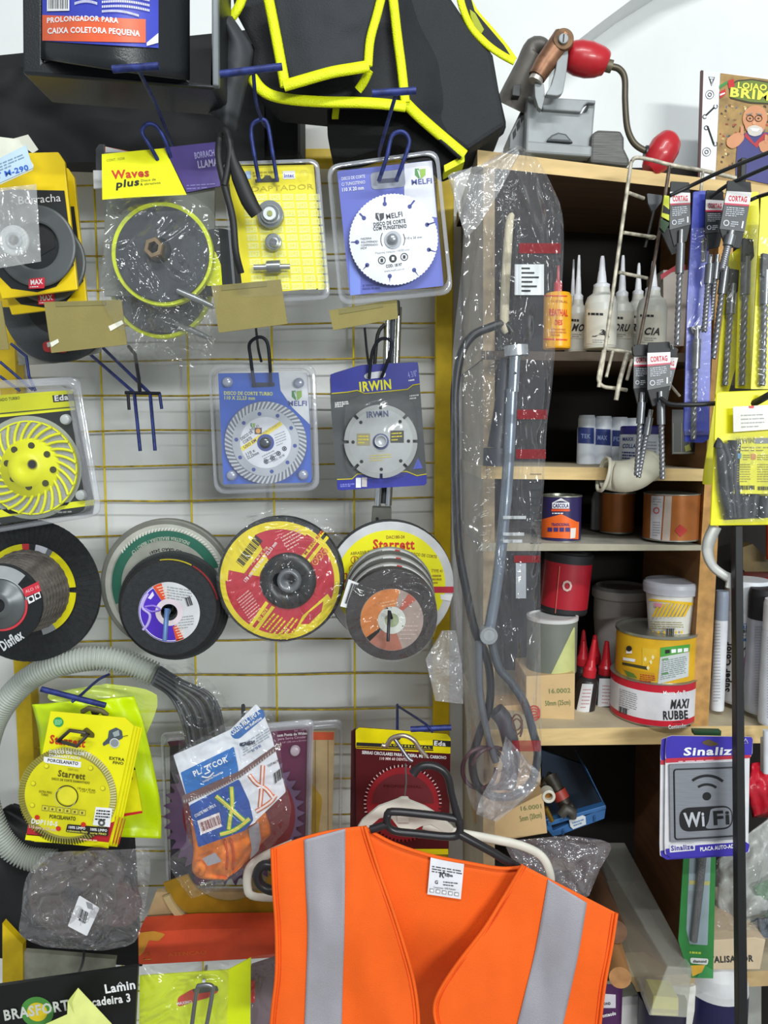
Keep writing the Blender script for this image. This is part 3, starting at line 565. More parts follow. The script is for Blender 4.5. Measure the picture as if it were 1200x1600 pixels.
# grey disc on blue and grey card
f = Fr(850, 500, 1.15); t = thing('cutting_disc_card', 'dark grey card with blue bands and a segmented silver disc, second row', 'blister pack', f)
mb = MB(f).poly([(615, 255), (760, 210), (1030, 195), (1072, 770), (650, 800), (620, 400)], 0, M('#4a4d50', .4), .0015, r=26)
NB = M('#2c3196', .4)
mb.poly([(618, 255), (760, 212), (1028, 197), (1038, 300), (1005, 305), (980, 325), (780, 345), (745, 330), (700, 338), (625, 345)], .0006, NB, r=5)
mb.poly([(652, 795), (650, 748), (720, 745), (745, 725), (960, 712), (985, 712), (1025, 728), (1070, 722), (1070, 765), (1060, 775), (665, 798)], .0006, NB, r=5)
for q in ([(625, 345), (700, 338), (745, 330), (780, 345), (980, 325), (1005, 305), (1038, 300)], [(650, 748), (720, 745), (745, 722), (975, 710), (1025, 730), (1070, 722)]): mb.tube([(x, y, .001) for x, y in q], .0009, M('#d8c820'), 5)
mb.text('IRWIN', 757, 335, 905, 322, 44, .0012, M('#f0e410'), .05).text('4 3/8"', 985, 272, 1028, 262, 28, .0012, M('#8f94d8'), .02).lines((985, 278), (1028, 272), (985, 290), 1, 7, .0012, WHITE)
mb.poly([(775, 262), (790, 248), (865, 238), (880, 250), (875, 268), (785, 278)], .001, M('#e0e2ea'), r=10)
mb.lines((640, 385), (705, 378), (640, 412), 3, 7, .0012, M('#c9c9c9')).lines((990, 350), (1035, 345), (990, 375), 2, 7, .0012, M('#c9c9c9')).lines((665, 768), (735, 764), (665, 785), 2, 7, .0012, M('#6e74c8')).rect(738, 740, 762, 786, .0012, WHITE).rect(766, 738, 790, 782, .0012, M('#c8c0c0')).poly([(1005, 700), (1030, 645), (1052, 695)], .0012, M('#5560c0'))
B(mb, 'card', t)
mb = MB(f); cx, cy = 855, 570; SV = M('#a5a7a8', .35, .35)
for i in range(8): mb.disc(cx, cy, 172, .011, M('#9a9c9c', .45, .3), .003, r0=130, a0=45 * i + 3, a1=45 * i + 43, n=12)
mb.disc(cx, cy, 150, .0112, SV, .0028).disc(cx, cy, 38, .0118, M('#4a5078'))
for i in range(8): a = math.radians(45 * i + 1); mb.disc(cx + 130 * math.cos(a), cy - 130 * math.sin(a), 8, .0118, INK)
mb.text('IRWIN', cx - 65, cy - 112, cx + 36, cy - 118, 28, .012, M('#4a5478'), .03).rect(cx - 112, cy - 38, cx - 50, cy + 18, .012, M('#8a8464')).rect(cx + 45, cy - 52, cx + 108, cy + 5, .012, M('#3a3c38')).lines((cx - 106, cy - 32), (cx - 56, cy - 32), (cx - 106, cy + 12), 3, 6, .0123, M('#c8b820')).lines((cx + 50, cy - 45), (cx + 100, cy - 48), (cx + 50, cy), 3, 6, .0123, M('#c8b820')).lines((cx - 50, cy + 60), (cx + 50, cy + 54), (cx - 50, cy + 95), 3, 5, .012, M('#bcae50'))
B(mb, 'cutting_disc', t, 'silver disc with slots')
B(MB(f).dome(MB(f).circ(cx, cy - 2, 30, 24), [(1, .012), (.95, .02), (.9, .021), (.8, .016)], M('#b4b8bc', .35, .3), smooth=True), 'hub', t)
B(MB(f).dome(rnd([(680, 345), (1020, 330), (1045, 735), (690, 755)], 120, 8), [(1, .002), (.98, .013), (.93, .017)], CLEAR, smooth=True), 'plastic_blister', t, rec=False)
# hooks second row
hook('blue looped hook holding the bright blue disc blister', 1.14, None, [(270, 40, -.2), (280, 130, -.12), (295, 195, -.1)], [(262, 310, -.002), (245, 180, .008), (240, 110, .012), (285, 80, .014), (322, 105, .012), (335, 200, .008), (340, 305, -.002)], m=HK)
hook('blue looped hook holding the dark grey disc card', 1.14, None, [(780, 40, -.2), (790, 150, -.14), (800, 215, -.1)], [(800, 275, -.002), (815, 150, .008), (850, 92, .012), (895, 92, .014), (905, 120, .012), (885, 200, .008), (858, 270, -.002)], m=HK)
# steel tool behind
f = Fr(880, 200, 1.25); t = thing('rod_tool', 'long tool of two chrome rods ending in a grey bracket, behind the dark grey card', 'hand tool', f)
for p in ([(885, -20, 0), (878, 300, 0), (840, 870, 0)], [(938, -60, 0), (925, 300, 0), (890, 870, 0)]): B(MB(f).tube(p, .0055, CHROME, 10), 'rod', t)
B(MB(f).tube([(915, -60, -.004), (905, 300, -.004), (868, 860, -.004)], .004, M('#3c3f44'), 8).tube([(875, 20, .004), (840, 70, .004), (825, 220, .004)], .003, BLACK, 6, sm=4), 'black_tube', t)
B(MB(f).poly([(815, 878), (905, 880), (905, 985), (808, 985)], .01, M('#77766e', .45, .3), .03, r=4).disc(838, 932, 8, .0105, INK), 'bracket', t, bev=.002)
B(MB(f).box(895, -95, 945, -20, .012, .02, BLACK), 'end_grip', t, bev=.003)
# ================================================================ loose grinding discs on hooks
GRIT = M('#25272a', .85, bump=.8, bs=500, var=.2, scale=120); GRIT2 = M('#3a3c3f', .85, bump=.8, bs=500, var=.2, scale=120); FLAP = M('#6d6660', .9, bump=.8, bs=300, var=.3, scale=80)
V(0, 780, 3.3333)
f = Fr(150, 475, 1.16); t = thing('flap_disc', 'largest black flap disc with a yellow ring, cut by the left edge', 'grinding disc', f, )
mb = MB(f)
for i in range(72):
    a = 5 * i; A = math.radians(a); n_ = [f.loc(150 + r * math.cos(q), 475 - r * math.sin(q), z) for r, q, z in ((372, A, .0022), (371, A + .095, .0014), (235, A + .095, .0014), (235, A, .0022))]
    mb.add(n_, [[0, 1, 2, 3]], GRIT); mb.add([n_[0], n_[3], n_[3] - Vector((0, 0, .002)), n_[0] - Vector((0, 0, .002))], [[0, 1, 2, 3]], GRIT)
mb.disc(150, 475, 366, .001, GRIT, .006, r0=60)
B(mb, 'abrasive_flaps', t)
B(MB(f).disc(150, 475, 374, -.004, M('#33363a', .4), .004, r0=100), 'backing_plate', t)
mb = MB(f)
for a0, a1, c in ((4, 57, '#d9cf14'), (57, 64, '#6c7074'), (64, 79, '#c9c9d4'), (79, 87, '#26282a'), (87, 96, '#c5353a'), (96, 160, '#d9cf14'), (-57, -3, '#d9cf14'), (-75, -57, '#8a8c90')): mb.disc(150, 475, 245, .0075, M(c, .4), .001, r0=200, a0=a0, a1=a1, n=14)
B(mb, 'label_ring', t, 'yellow label ring')
for i in range(9):
    u = i / 8; cx, cy = 140 - 100 * u, 478 + 60 * u; R = 214 - 4 * i; f2 = Fr(cx, cy, 1.148 - .011 * i)
    if i < 8:
        mb = MB(f2).disc(cx, cy, R, 0, FLAP, .006, r0=40, jag=.015, n=64).disc(cx, cy, R * .72, .002, GRIT2, .002, r0=40)
        B(mb, 'flap_disc', label='grey-brown flap disc in the stepped stack in front of the yellow-ringed disc', cat='grinding disc', group='grey flap discs stacked at far left')
f = Fr(10, 545, 1.05); t = thing('flap_disc', 'front disc of the far left stack, with grey cone, red ring and white lettering', 'grinding disc', f)
cx, cy = 2, 548
mb = MB(f).disc(cx, cy, 214, 0, GRIT, .007, r0=34); B(mb, 'disc_body', t, bev=.001)
mb = MB(f).disc(cx, cy, 208, .0006, M('#1e2022', .35), r0=34).disc(cx, cy, 205, .001, M('#a0a3a5', .4), 0, r0=142, a0=48, a1=150, n=24).disc(cx, cy, 142, .0014, M('#c83a44', .4), 0, r0=130, a0=-110, a1=10, n=30).disc(cx, cy, 142, .0014, M('#aeb2b4', .4), 0, r0=136, a0=10, a1=140, n=30)
mb.poly([(115, 468), (200, 428), (214, 478), (130, 510)], .0016, M('#cc3040')).text('ALO 10', 135, 490, 205, 462, 16, .002, M('#f0c0c0'), .0).poly([(140, 512), (172, 498), (182, 530), (150, 546)], .0016, WHITE).poly([(178, 494), (206, 482), (214, 512), (186, 526)], .0016, WHITE).disc(161, 520, 11, .002, INK).disc(196, 503, 11, .002, INK)
mb.text('M 60', 118, 444, 158, 424, 14, .0014, INK, 0).text('Disflex', 18, 790, 128, 720, 52, .0016, M('#c9ccd0'), .04)
B(mb, 'printed_label', t)
mb = MB(f).dome(mb.circ(cx, cy, 130, 48), [(1, .0015), (.93, .004), (.55, .006), (.5, .009), (.28, .009)], M('#5d6163', .35, .3), cap=False, smooth=True).disc(cx - 2, cy, 38, .003, INK); B(mb, 'centre_cone', t, 'grey centre cone')
# second stack
f = Fr(870, 450, 1.2); t = thing('grinding_wheel', 'large grey disc with a dark green lettered ring, rearmost of its stack', 'grinding disc', f)
mb = MB(f).disc(870, 450, 350, 0, M('#77786f', .5, var=.2, scale=15), .016); B(mb, 'disc_body', t, bev=.003)
mb = MB(f).disc(870, 450, 302, .0006, M('#9b9c92', .5, var=.15, scale=30), 0, r0=0).disc(870, 450, 288, .001, M('#2c6654', .45), 0, r0=238, a0=20, a1=200).disc(870, 450, 322, .0008, M('#b8b8ae', .5), 0, r0=296)
for i in range(38):
    a = math.radians(15 + i * 3.4); mb.add([f.loc(870 + r * math.cos(a + q), 450 - r * math.sin(a + q), .0012) for r, q in ((302, 0), (302, .028), (286, .055), (286, .027))], [[0, 1, 2, 3]], M('#d5d5cb'))
mb.arctext('INDUSTRIA BRASILEIRA / IBERO / CP', 870, 450, 255, 62, 138, 18, .0016, M('#b5b8a8')).arctext('ALO GRAO 24261', 870, 450, 196, 62, 118, 15, .0016, INK)
B(mb, 'printed_label', t, 'dark green ring with pale lettering')
for i in range(5):
    u = i / 4; cx, cy = 904 - 27 * u, 556 + 12 * u; R = 288 - 36 * u; f2 = Fr(cx, cy, 1.178 - .017 * i)
    c = ['#3c4140', '#2e3232', '#26282a', '#2a2b2c', '#2f2c2c'][i]
    mb = MB(f2).disc(cx, cy, R, 0, M(c, .8, bump=.6, bs=500, var=.2), .005, r0=36)
    if i == 3: mb.disc(cx, cy, R * .985, .0005, M('#a82a30'), 0, r0=R * .95, a0=10, a1=60, n=10).disc(cx, cy, R * .985, .0005, M('#c9b820'), 0, r0=R * .95, a0=62, a1=100, n=10)
    B(mb, 'grinding_wheel', label='thin dark disc in the stack between the green-ringed disc and the violet-labelled one', cat='grinding disc', group='dark discs behind the violet-labelled disc')
f = Fr(877, 575, 1.09); t = thing('grinding_wheel', 'black cutting disc with violet, silver and orange label at the front of its stack', 'grinding disc', f)
B(MB(f).disc(877, 572, 247, 0, M('#2b2d30', .85, bump=.7, bs=600, var=.18, scale=150), .005, r0=44), 'disc_body', t, bev=.0006)
mb = MB(f); cx, cy = 881, 589; mb.disc(cx, cy, 160, .0008, M('#c9cacd', .35), 0, r0=44)
mb.disc(cx, cy, 158, .0012, M('#4a28b0', .4), 0, r0=62, a0=122, a1=290, n=34).disc(cx, cy, 154, .0014, M('#e2e0ea', .4), 0, r0=150, a0=122, a1=300, n=30).disc(cx, cy, 158, .0014, M('#d8502c', .4), 0, r0=72, a0=103, a1=121, n=6).disc(cx, cy, 158, .0014, M('#d8502c', .4), 0, r0=78, a0=282, a1=298, n=6).disc(cx, cy, 72, .0018, M('#d9c9d0', .4), 0, r0=44)
mb.tube([(770, 490, .0012), (740, 560, .0012), (780, 600, .0012), (770, 650, .0012), (745, 680, .0012)], .0022, M('#b8a8e0'), 6, sm=4).tube([(755, 560, .0014), (800, 555, .0014), (835, 575, .0014), (790, 585, .0014), (755, 568, .0014)], .0016, M('#8a70d0'), 6, sm=4)
mb.poly([(770, 515), (795, 480), (803, 500), (785, 522)], .0016, M('#d8d0ec')).bars((960, 515), (990, 505), (975, 560), 9, .0016, INK).lines((870, 450), (1000, 470), (870, 520), 5, 5, .0014, GREY).lines((930, 610), (1010, 600), (930, 680), 5, 5, .0014, GREY).lines((812, 455), (850, 445), (860, 520), 5, 6, .0016, M('#f0d0c0')).lines((905, 665), (940, 655), (935, 730), 5, 6, .0016, M('#f0d0c0'))
B(mb, 'printed_label', t, 'round violet, silver and orange label')
f = Fr(870, 570, 1.06); B(MB(f).tube([(885, 560, -.13), (875, 590, .0), (870, 570, .012), (858, 735, .014)], .0035, M('#5f7fb0', .5, .3), 8), 'display_hook', label='blue hook tip poking through the violet-labelled disc', cat='hook')
# third: red disc in film
V(330, 780, 3.077)
f = Fr(340, 390, 1.1); t = thing('grinding_wheel', 'red and yellow grinding disc wrapped in clear film', 'grinding disc', f)
cx, cy = 330, 392
B(MB(f).disc(cx, cy, 300, 0, M('#1f2124', .6, bump=.6, bs=500), .009, r0=40).disc(cx + 6, cy - 8, 302, -.012, M('#24262a', .7), .02, r0=40), 'disc_body', t, bev=.001)
RD = M('#b82338', .4, var=.06); YD = M('#e3cf28', .4)
mb = MB(f).disc(cx, cy, 288, .0006, YD, 0, r0=60).disc(cx, cy, 262, .001, RD, 0, r0=60, n=70)
mb.disc(cx, cy, 262, .0014, YD, 0, r0=100, a0=118, a1=168, n=20).disc(cx, cy, 262, .0015, YD, 0, r0=250, a0=60, a1=180)
mb.bars((118, 300), (215, 170), (152, 328), 22, .002, INK).poly([(150, 368), (290, 185), (300, 200), (165, 380)], .0018, RD)
for q in ([(172, 618), (262, 490), (276, 500), (186, 628)], [(196, 638), (292, 512), (306, 520), (212, 648)], [(435, 270), (530, 150), (545, 160), (450, 285)], [(462, 292), (555, 175), (566, 186), (475, 305)], [(388, 660), (440, 560), (560, 455), (590, 500), (555, 560), (480, 630)]): mb.poly(q, .0016, YD)
mb.poly([(430, 600), (470, 545), (540, 490), (530, 540), (470, 600)], .002, RD)
mb.text('178 mm X 4,0 mm X 22,23 mm', 168, 400, 318, 212, 17, .002, M('#f0d8d8'), .03).text('7 X 1/8 X 7/8', 195, 320, 275, 235, 13, .002, M('#e8d8a0'), .0).text('80 m/s', 232, 590, 272, 530, 18, .002, YD, .03).text('M 8.600 RPM', 455, 268, 540, 158, 14, .002, RD, .02)
mb.lines((120, 480), (180, 430), (190, 590), 9, 5, .0018, M('#e8b8b0')).lines((330, 180), (420, 130), (370, 250), 5, 6, .0018, M('#e8b8b0')).lines((240, 610), (300, 540), (340, 680), 6, 8, .0018, YD).lines((320, 650), (390, 560), (370, 680), 3, 8, .0018, YD)
for i in range(3):
    x, y = 500 + i * 22, 300 - i * 24; mb.disc(x, y, 17, .0018, M('#d88a40'), 0, r0=12); mb.rect(x - 5, y - 5, x + 5, y + 5, .0019, M('#d88a40'))
B(mb, 'printed_label', t, 'red and yellow printed label')
mb = MB(f).dome(mb.circ(370, 392, 136, 48), [(1, .002), (.95, .006), (.6, .009), (.5, .003), (.35, .0)], M('#1a1c20', .35), smooth=True).dome(mb.circ(375, 390, 60, 24), [(1, .003), (.9, .011), (.6, .012), (.5, .004)], M('#6d7074', .35, .3), smooth=True).poly([(365, 385), (385, 360), (405, 392), (385, 412)], .0125, INK); B(mb, 'centre_hub', t)
mb = MB(f); C = mb.circ(330, 388, 304, 60)
W_ = [(x + 16 * nz(i * .5, 3), y + 10 * nz(i * .7, 9)) for i, (x, y) in enumerate(C)]
for k in range(12):
    pass
vs = []; R_ = random.Random(4)
for j in range(9):
    sc_ = 1 - j / 9
    for i, (x, y) in enumerate(W_): vs.append(f.loc(330 + (x - 330) * sc_, 388 + (y - 388) * sc_, .012 * (1 - sc_**6) + .005 * nz(i * .45, j * 1.1, 1, 4)))
n = 60; mb.add(vs, [[j * n + i, j * n + (i + 1) % n, (j + 1) * n + (i + 1) % n, (j + 1) * n + i] for j in range(8) for i in range(n)], FOIL, True)
for pts in ([(240, 60), (170, 78), (150, 85), (170, 120), (215, 95)], [(480, 90), (560, 95), (620, 150), (640, 200), (560, 170)], [(200, 70), (330, 40), (430, 60), (330, 78)]): mb.sheet([pts[0], pts[1], pts[2]], [pts[-1], pts[-2], pts[2]], 6, 6, lambda u, v: .004 + .006 * nz(u * 3, v * 3), FOIL)
B(mb, 'film_wrap', t, rec=False)
# fourth: starrett
f = Fr(862, 410, 1.17); t = thing('grinding_wheel', 'large white-rimmed yellow disc with a red cross band, rearmost of the right stack', 'grinding disc', f)
B(MB(f).disc(862, 410, 304, 0, M('#c9c9cb', .45), .005, r0=40).disc(858, 404, 307, -.006, M('#24262a', .6), .012), 'disc_body', t, bev=.001)
mb = MB(f).disc(862, 410, 264, .0006, M('#e6e010', .4, var=.05)); mb.poly([(556, 402), (640, 402), (640, 436), (557, 436)], .0012, M('#b8283c')).poly([(1070, 420), (1166, 420), (1166, 450), (1070, 450)], .0012, M('#b8283c'))
for q in ([(558, 378), (640, 378), (640, 388), (558, 388)],): pass
mb.text('Starrett', 778, 240, 978, 240, 46, .0014, M('#c8281c'), .05).text('DAC180-24', 842, 190, 930, 188, 15, .0014, M('#9a6a20'), .02).text('ABRASIVE DISC', 670, 268, 790, 258, 14, .0014, M('#8a7a20'), .02).text('DISCO DE CORTE', 960, 268, 1084, 284, 14, .0014, M('#8a7a20'), .02).text('TYPE 41', 1058, 350, 1112, 352, 14, .0014, M('#a8881c'), .02).lines((1062, 360), (1108, 360), (1062, 410), 3, 9, .0014, M('#a8881c'))
for x, y in ((690, 292), (682, 335)): mb.disc(x, y, 20, .0014, M('#b06a20'), 0, r0=16); mb.rect(x - 3, y - 14, x + 3, y + 14, .0016, M('#b06a20'))
mb.rect(625, 355, 655, 400, .0014, M('#b84a20')).rect(632, 362, 648, 385, .0018, M('#e6e010')).poly([(1100, 458), (1163, 458), (1150, 490), (1105, 482)], .0014, WHITE)
B(mb, 'printed_label', t, 'yellow label with red lettering')
for i in range(6):
    u = i / 5; cx, cy = 856 + 10 * u, 442 + 98 * u; R = 214 + 5 * u; f2 = Fr(cx, cy, 1.15 - .016 * i)
    mb = MB(f2).disc(cx, cy, R, 0, M(['#8f8f8a', '#55544f', '#9a9a96', '#4a4845', '#8a8884', '#3a3634'][i], .6, var=.2), .005, r0=40)
    if i in (0, 2, 4):
        mb.disc(cx, cy, R * .97, .0005, M('#c8c8c6', .5), 0, r0=R * .66)
        for a in (35, 75): mb.disc(cx, cy, R * .96, .001, M('#b03a38'), 0, r0=R * .7, a0=a, a1=a + 7, n=3)
        mb.disc(cx, cy, R * .8, .001, M('#c8b428'), 0, r0=R * .6, a0=60, a1=120, n=12).arctext('|||l|l||l|||l|ll|l|', cx, cy, R * .88, 125, 100, 14, .001, INK)
    B(mb, 'grinding_wheel', label='smaller disc in the stack between the yellow disc and the orange-labelled disc', cat='grinding disc', group='smaller discs behind the orange-labelled disc')
f = Fr(868, 560, 1.04); t = thing('grinding_wheel', 'black disc with a dull orange label in clear film, front of the right stack', 'grinding disc', f)
B(MB(f).disc(868, 560, 220, 0, M('#2a2224', .7, bump=.6, bs=600, var=.15), .007, r0=36), 'disc_body', t, bev=.001)
mb = MB(f).disc(868, 580, 152, .0008, M('#9a8880', .45, var=.1), 0, r0=34).disc(868, 580, 150, .0012, M('#c8742c', .4, var=.12), 0, r0=60, a0=75, a1=225).disc(868, 580, 150, .0012, M('#a84a34', .4), 0, r0=60, a0=40, a1=58, n=5).disc(868, 580, 150, .0012, M('#a2604c', .4), 0, r0=60, a0=215, a1=290, n=16).disc(868, 582, 67, .0016, M('#c6cac2', .4), 0, r0=34).disc(868, 582, 34, .001, M('#8f9a78', .5)).lines((810, 495), (880, 480), (830, 535), 3, 7, .0016, M('#d8a070')).lines((920, 600), (1000, 600), (900, 680), 4, 5, .0016, M('#c0a8a0'))
B(mb, 'printed_label', t, 'dull orange round label')
vs = []; mb = MB(f); n = 60
for j in range(10):
    sc_ = 1.01 - j / 10
    for i in range(n): a = 2 * PI * i / n; vs.append(f.loc(868 + 222 * sc_ * math.cos(a), 560 - 222 * sc_ * math.sin(a), .005 + .006 * (1 - sc_**4) + .003 * nz(i * .6, j * 1.3, 1, 8)))
mb.add(vs, [[j * n + i, j * n + (i + 1) % n, (j + 1) * n + (i + 1) % n, (j + 1) * n + i] for j in range(9) for i in range(n)], FOIL, True)
mb.poly([(660, 385), (718, 408), (675, 528), (620, 515)], -.004, M('#dadada'), .0008); mb.bars((672, 402), (704, 412), (640, 500), 10, -.0034, INK)
B(mb, 'film_wrap', t, rec=False)
f = Fr(855, 560, 1.02); B(MB(f).tube([(875, 570, -.12), (866, 570, 0), (856, 535, .008), (850, 683, .01)], .0022, M('#3a3c44', .4, .5), 8), 'display_hook', label='dark hook tip poking through the orange-labelled disc', cat='hook')
# ================================================================ empty double hook and left hooks
V(0, 520, 3.53)
f = Fr(790, 330, 1.2); t = thing('display_hook', 'empty blue double-prong hook on the bare yellow grid', 'hook', f)
B(MB(f).tube([(690, 330), (885, 335)], .0028, HK, 7).tube([(705, 330, 0), (712, 425, 0)], .0025, HK, 7).tube([(880, 335, 0), (892, 420, 0)], .0025, HB, 7), 'cross_bar', t)
for q in ([(470, 95, -.14), (740, 330, 0), (773, 652, .004)], [(570, 85, -.14), (828, 335, 0), (855, 650, .004)]): B(MB(f).tube(q, .0028, HB, 7), 'prong', t)
B(MB(f).tube([(710, 75, -.16), (745, 120, -.1), (765, 250, -.03), (772, 330, 0)], .003, HK, 7), 'arm', t)
f = Fr(150, 250, 1.15); t = thing('display_hook', 'blue hook above the yellow cup wheel blister', 'hook', f)
for q in ([(0, 160, 0), (180, 315, 0)], [(0, 240, .0), (110, 320, .0)], [(60, 60, 0), (145, 130, 0), (160, 240, 0), (195, 320, 0)]): B(MB(f).tube(q, .0022, HB, 7), 'wire', t)
# cup wheel blister
f = Fr(250, 650, 1.08); t = thing('cup_wheel_blister', 'yellow and black blister card with a yellow segmented diamond cup wheel, left edge', 'blister pack', f)
YC = M('#dfe010', .4, var=.04)
mb = MB(f).poly([(-90, 350), (400, 315), (520, 940), (510, 1000), (-90, 1060)], 0, M('#1d1f22', .4), .0012).poly([(-90, 350), (400, 315), (416, 425), (-90, 475)], .0005, YC).poly([(-90, 450), (412, 405), (414, 412), (-90, 458)], .001, M('#55581a')).poly([(-90, 985), (518, 920), (522, 950), (-90, 1030)], .0005, YC)
mb.poly([(288, 345), (404, 336), (410, 374), (294, 384)], .001, INK).text('Eda', 302, 376, 378, 368, 30, .0014, WHITE, .04).text('ADO TURBO', 0, 378, 110, 366, 16, .001, M('#4a4c10'), .02).lines((300, 985), (450, 975), (300, 1000), 1, 8, .001, M('#8a8a8a'))
B(mb, 'card', t)
cx, cy = 165, 745
B(MB(f).disc(cx, cy, 285, .0005, M('#9fa39a', .35), .002), 'clear_tray', t, 'grey see-through round tray')
mb = MB(f).disc(cx, cy + 2, 255, .008, M('#a8aaac', .5, .3, bump=.4, bs=300), .006, r0=100)
for i in range(26):
    a0 = 2 * PI * i / 26; L_ = [f.loc(cx + r * math.cos(a0 - .35 * (r - 150) / 100), cy - r * math.sin(a0 - .35 * (r - 150) / 100), .0115) for r in (150, 180, 210, 235, 256)]
    mb.tubeL(L_, .0022, YC, 6)
mb.disc(cx, cy, 260, .010, YC, .006, r0=252)
B(mb, 'segment_ring', t, 'grey segments with yellow ribs')
mb = MB(f).dome(mb.circ(cx, cy, 165, 48), [(1, .008), (.95, .013), (.62, .017), (.54, .024), (.2, .026), (.17, .025)], YC, smooth=True).disc(cx + 12, cy - 20, 27, .0275, M('#8a8a28'), .001).disc(cx + 12, cy - 20, 22, .028, INK)
B(mb, 'cup_body', t, 'yellow domed body')
for x, y in ((172, 622), (78, 645), (258, 670), (38, 720), (292, 755), (72, 805), (250, 830), (158, 850)): B(MB(f).disc(x, y, 18, .0175 if math.hypot(x - cx, y - cy) < 118 else .0165, M('#3a3a14'), .001), 'vent_hole', t)
for x, y in ((365, 478), (450, 895)): B(MB(f).dome(MB(f).circ(x, y, 30, 20), [(1, .003), (.9, .008), (.8, .009)], M('#b8bcbe', .3), smooth=True), 'press_stud', t)
blister(f, t, [(-120, 270), (440, 240), (560, 960), (540, 1010), (-120, 1120)], .045, 60, rim=.9)
# ================================================================ corrugated hose and cables
V(0, 1020, 3.53)
f = Fr(300, 300, 1.22)
P = spl([(300, 1150, -.01), (150, 1130, -.01), (40, 1060, -.005), (-30, 950, 0), (-75, 800, 0), (-85, 600, .01), (-40, 400, .02), (50, 250, .03), (180, 130, .04), (340, 60, .05), (520, 30, .05), (680, 50, .04), (860, 120, .03)], 26)
pts = [f.loc(*p) for p in P]; D = [0]
for a, b in zip(pts, pts[1:]): D.append(D[-1] + (b - a).length)
Np = int(D[-1] / .0052) * 4; out = []; rad = []; j = 0
for i in range(Np):
    d = D[-1] * i / (Np - 1)
    while j < len(D) - 2 and D[j + 1] < d: j += 1
    u = (d - D[j]) / (D[j + 1] - D[j]); out.append(pts[j].lerp(pts[j + 1], u)); rad.append(.0195 if i % 4 in (0, 1) else .0152)
mb = MB(f).tubeL(out, rad, M('#a9aea6', .45, var=.06), 18)
B(mb, 'corrugated_hose', label='grey corrugated hose curling over the lower left goods', cat='hose')
f = Fr(1000, 250, 1.2); t = thing('cable_coil', 'bundle of grey cables in clear film coming out of the corrugated hose', 'cable', f)
R_ = random.Random(9)
for i in range(16):
    o = i * 10; z = .02 + R_.uniform(-.015, .02)
    B(MB(f).tube([(840 + i * 3, 170 - i * 6, .03 + z), (930 + o * .5, 210 - o * .5 + 20, z), (990 + o * 1.2, 330 - o * .6, z), (1030 + o * 1.35, 480 - o * .4, z), (1050 + o * 1.4, 700, z)], .0028, M(['#55585c', '#6b6f73', '#3f4246'][i % 3], .4), 6, sm=5), 'cable', t)
B(MB(f).sheet([(880, 60), (960, 150), (985, 350), (985, 560)], [(1060, 60), (1180, 180), (1280, 330), (1310, 560)], 20, 12, lambda u, v: .045 + .008 * nz(u * 5, v * 6, 1, 7), FOIL, sm=3), 'clear_bag', t, rec=False)
# ================================================================ neon bag and yellow saw card
f = Fr(500, 500, 1.15)
NEON = M('#cbe60a', .35, var=.1, scale=12, bump=.3, bs=20)
t = thing('neon_bag', 'crumpled neon yellow plastic bag behind the porcelain disc cards', 'bag', f)
zf = lambda u, v: .006 + .016 * math.sin(PI * u) + .012 * nz(u * 4, v * 4, 1, 4) + .006 * nz(u * 9, v * 7, 1, 2)
B(MB(f).sheet([(175, 285), (210, 430), (240, 700), (300, 1000)], [(740, 240), (800, 430), (880, 800), (890, 1025)], 30, 26, zf, NEON, sm=4), 'bag_body', t, sol=.001, rec=False)
B(MB(f).sheet([(270, 220), (275, 260), (420, 300)], [(590, 170), (865, 232), (800, 470)], 14, 18, lambda u, v: -.004 + .012 * nz(u * 4, v * 3, 1, 14), FILM('#d8ea50', haze=.62, gl=.1, bump=.6, bs=25), sm=4), 'folded_top', t, rec=False)
f = Fr(700, 700, 1.1); t = thing('blade_card', 'black and yellow card with a red stripe half hidden behind the porcelain disc cards', 'package', f)
B(MB(f).poly([(560, 520), (700, 515), (745, 650), (785, 880), (560, 920)], 0, M('#e0dc10', .4), .002).poly([(560, 520), (700, 515), (748, 645), (560, 660)], .0006, BLACK).poly([(560, 905), (783, 872), (786, 884), (560, 925)], .0006, RED).disc(710, 690, 20, .0007, INK, 0, r0=17).text('1', 704, 700, 716, 700, 22, .0007, INK, .02), 'card', t)
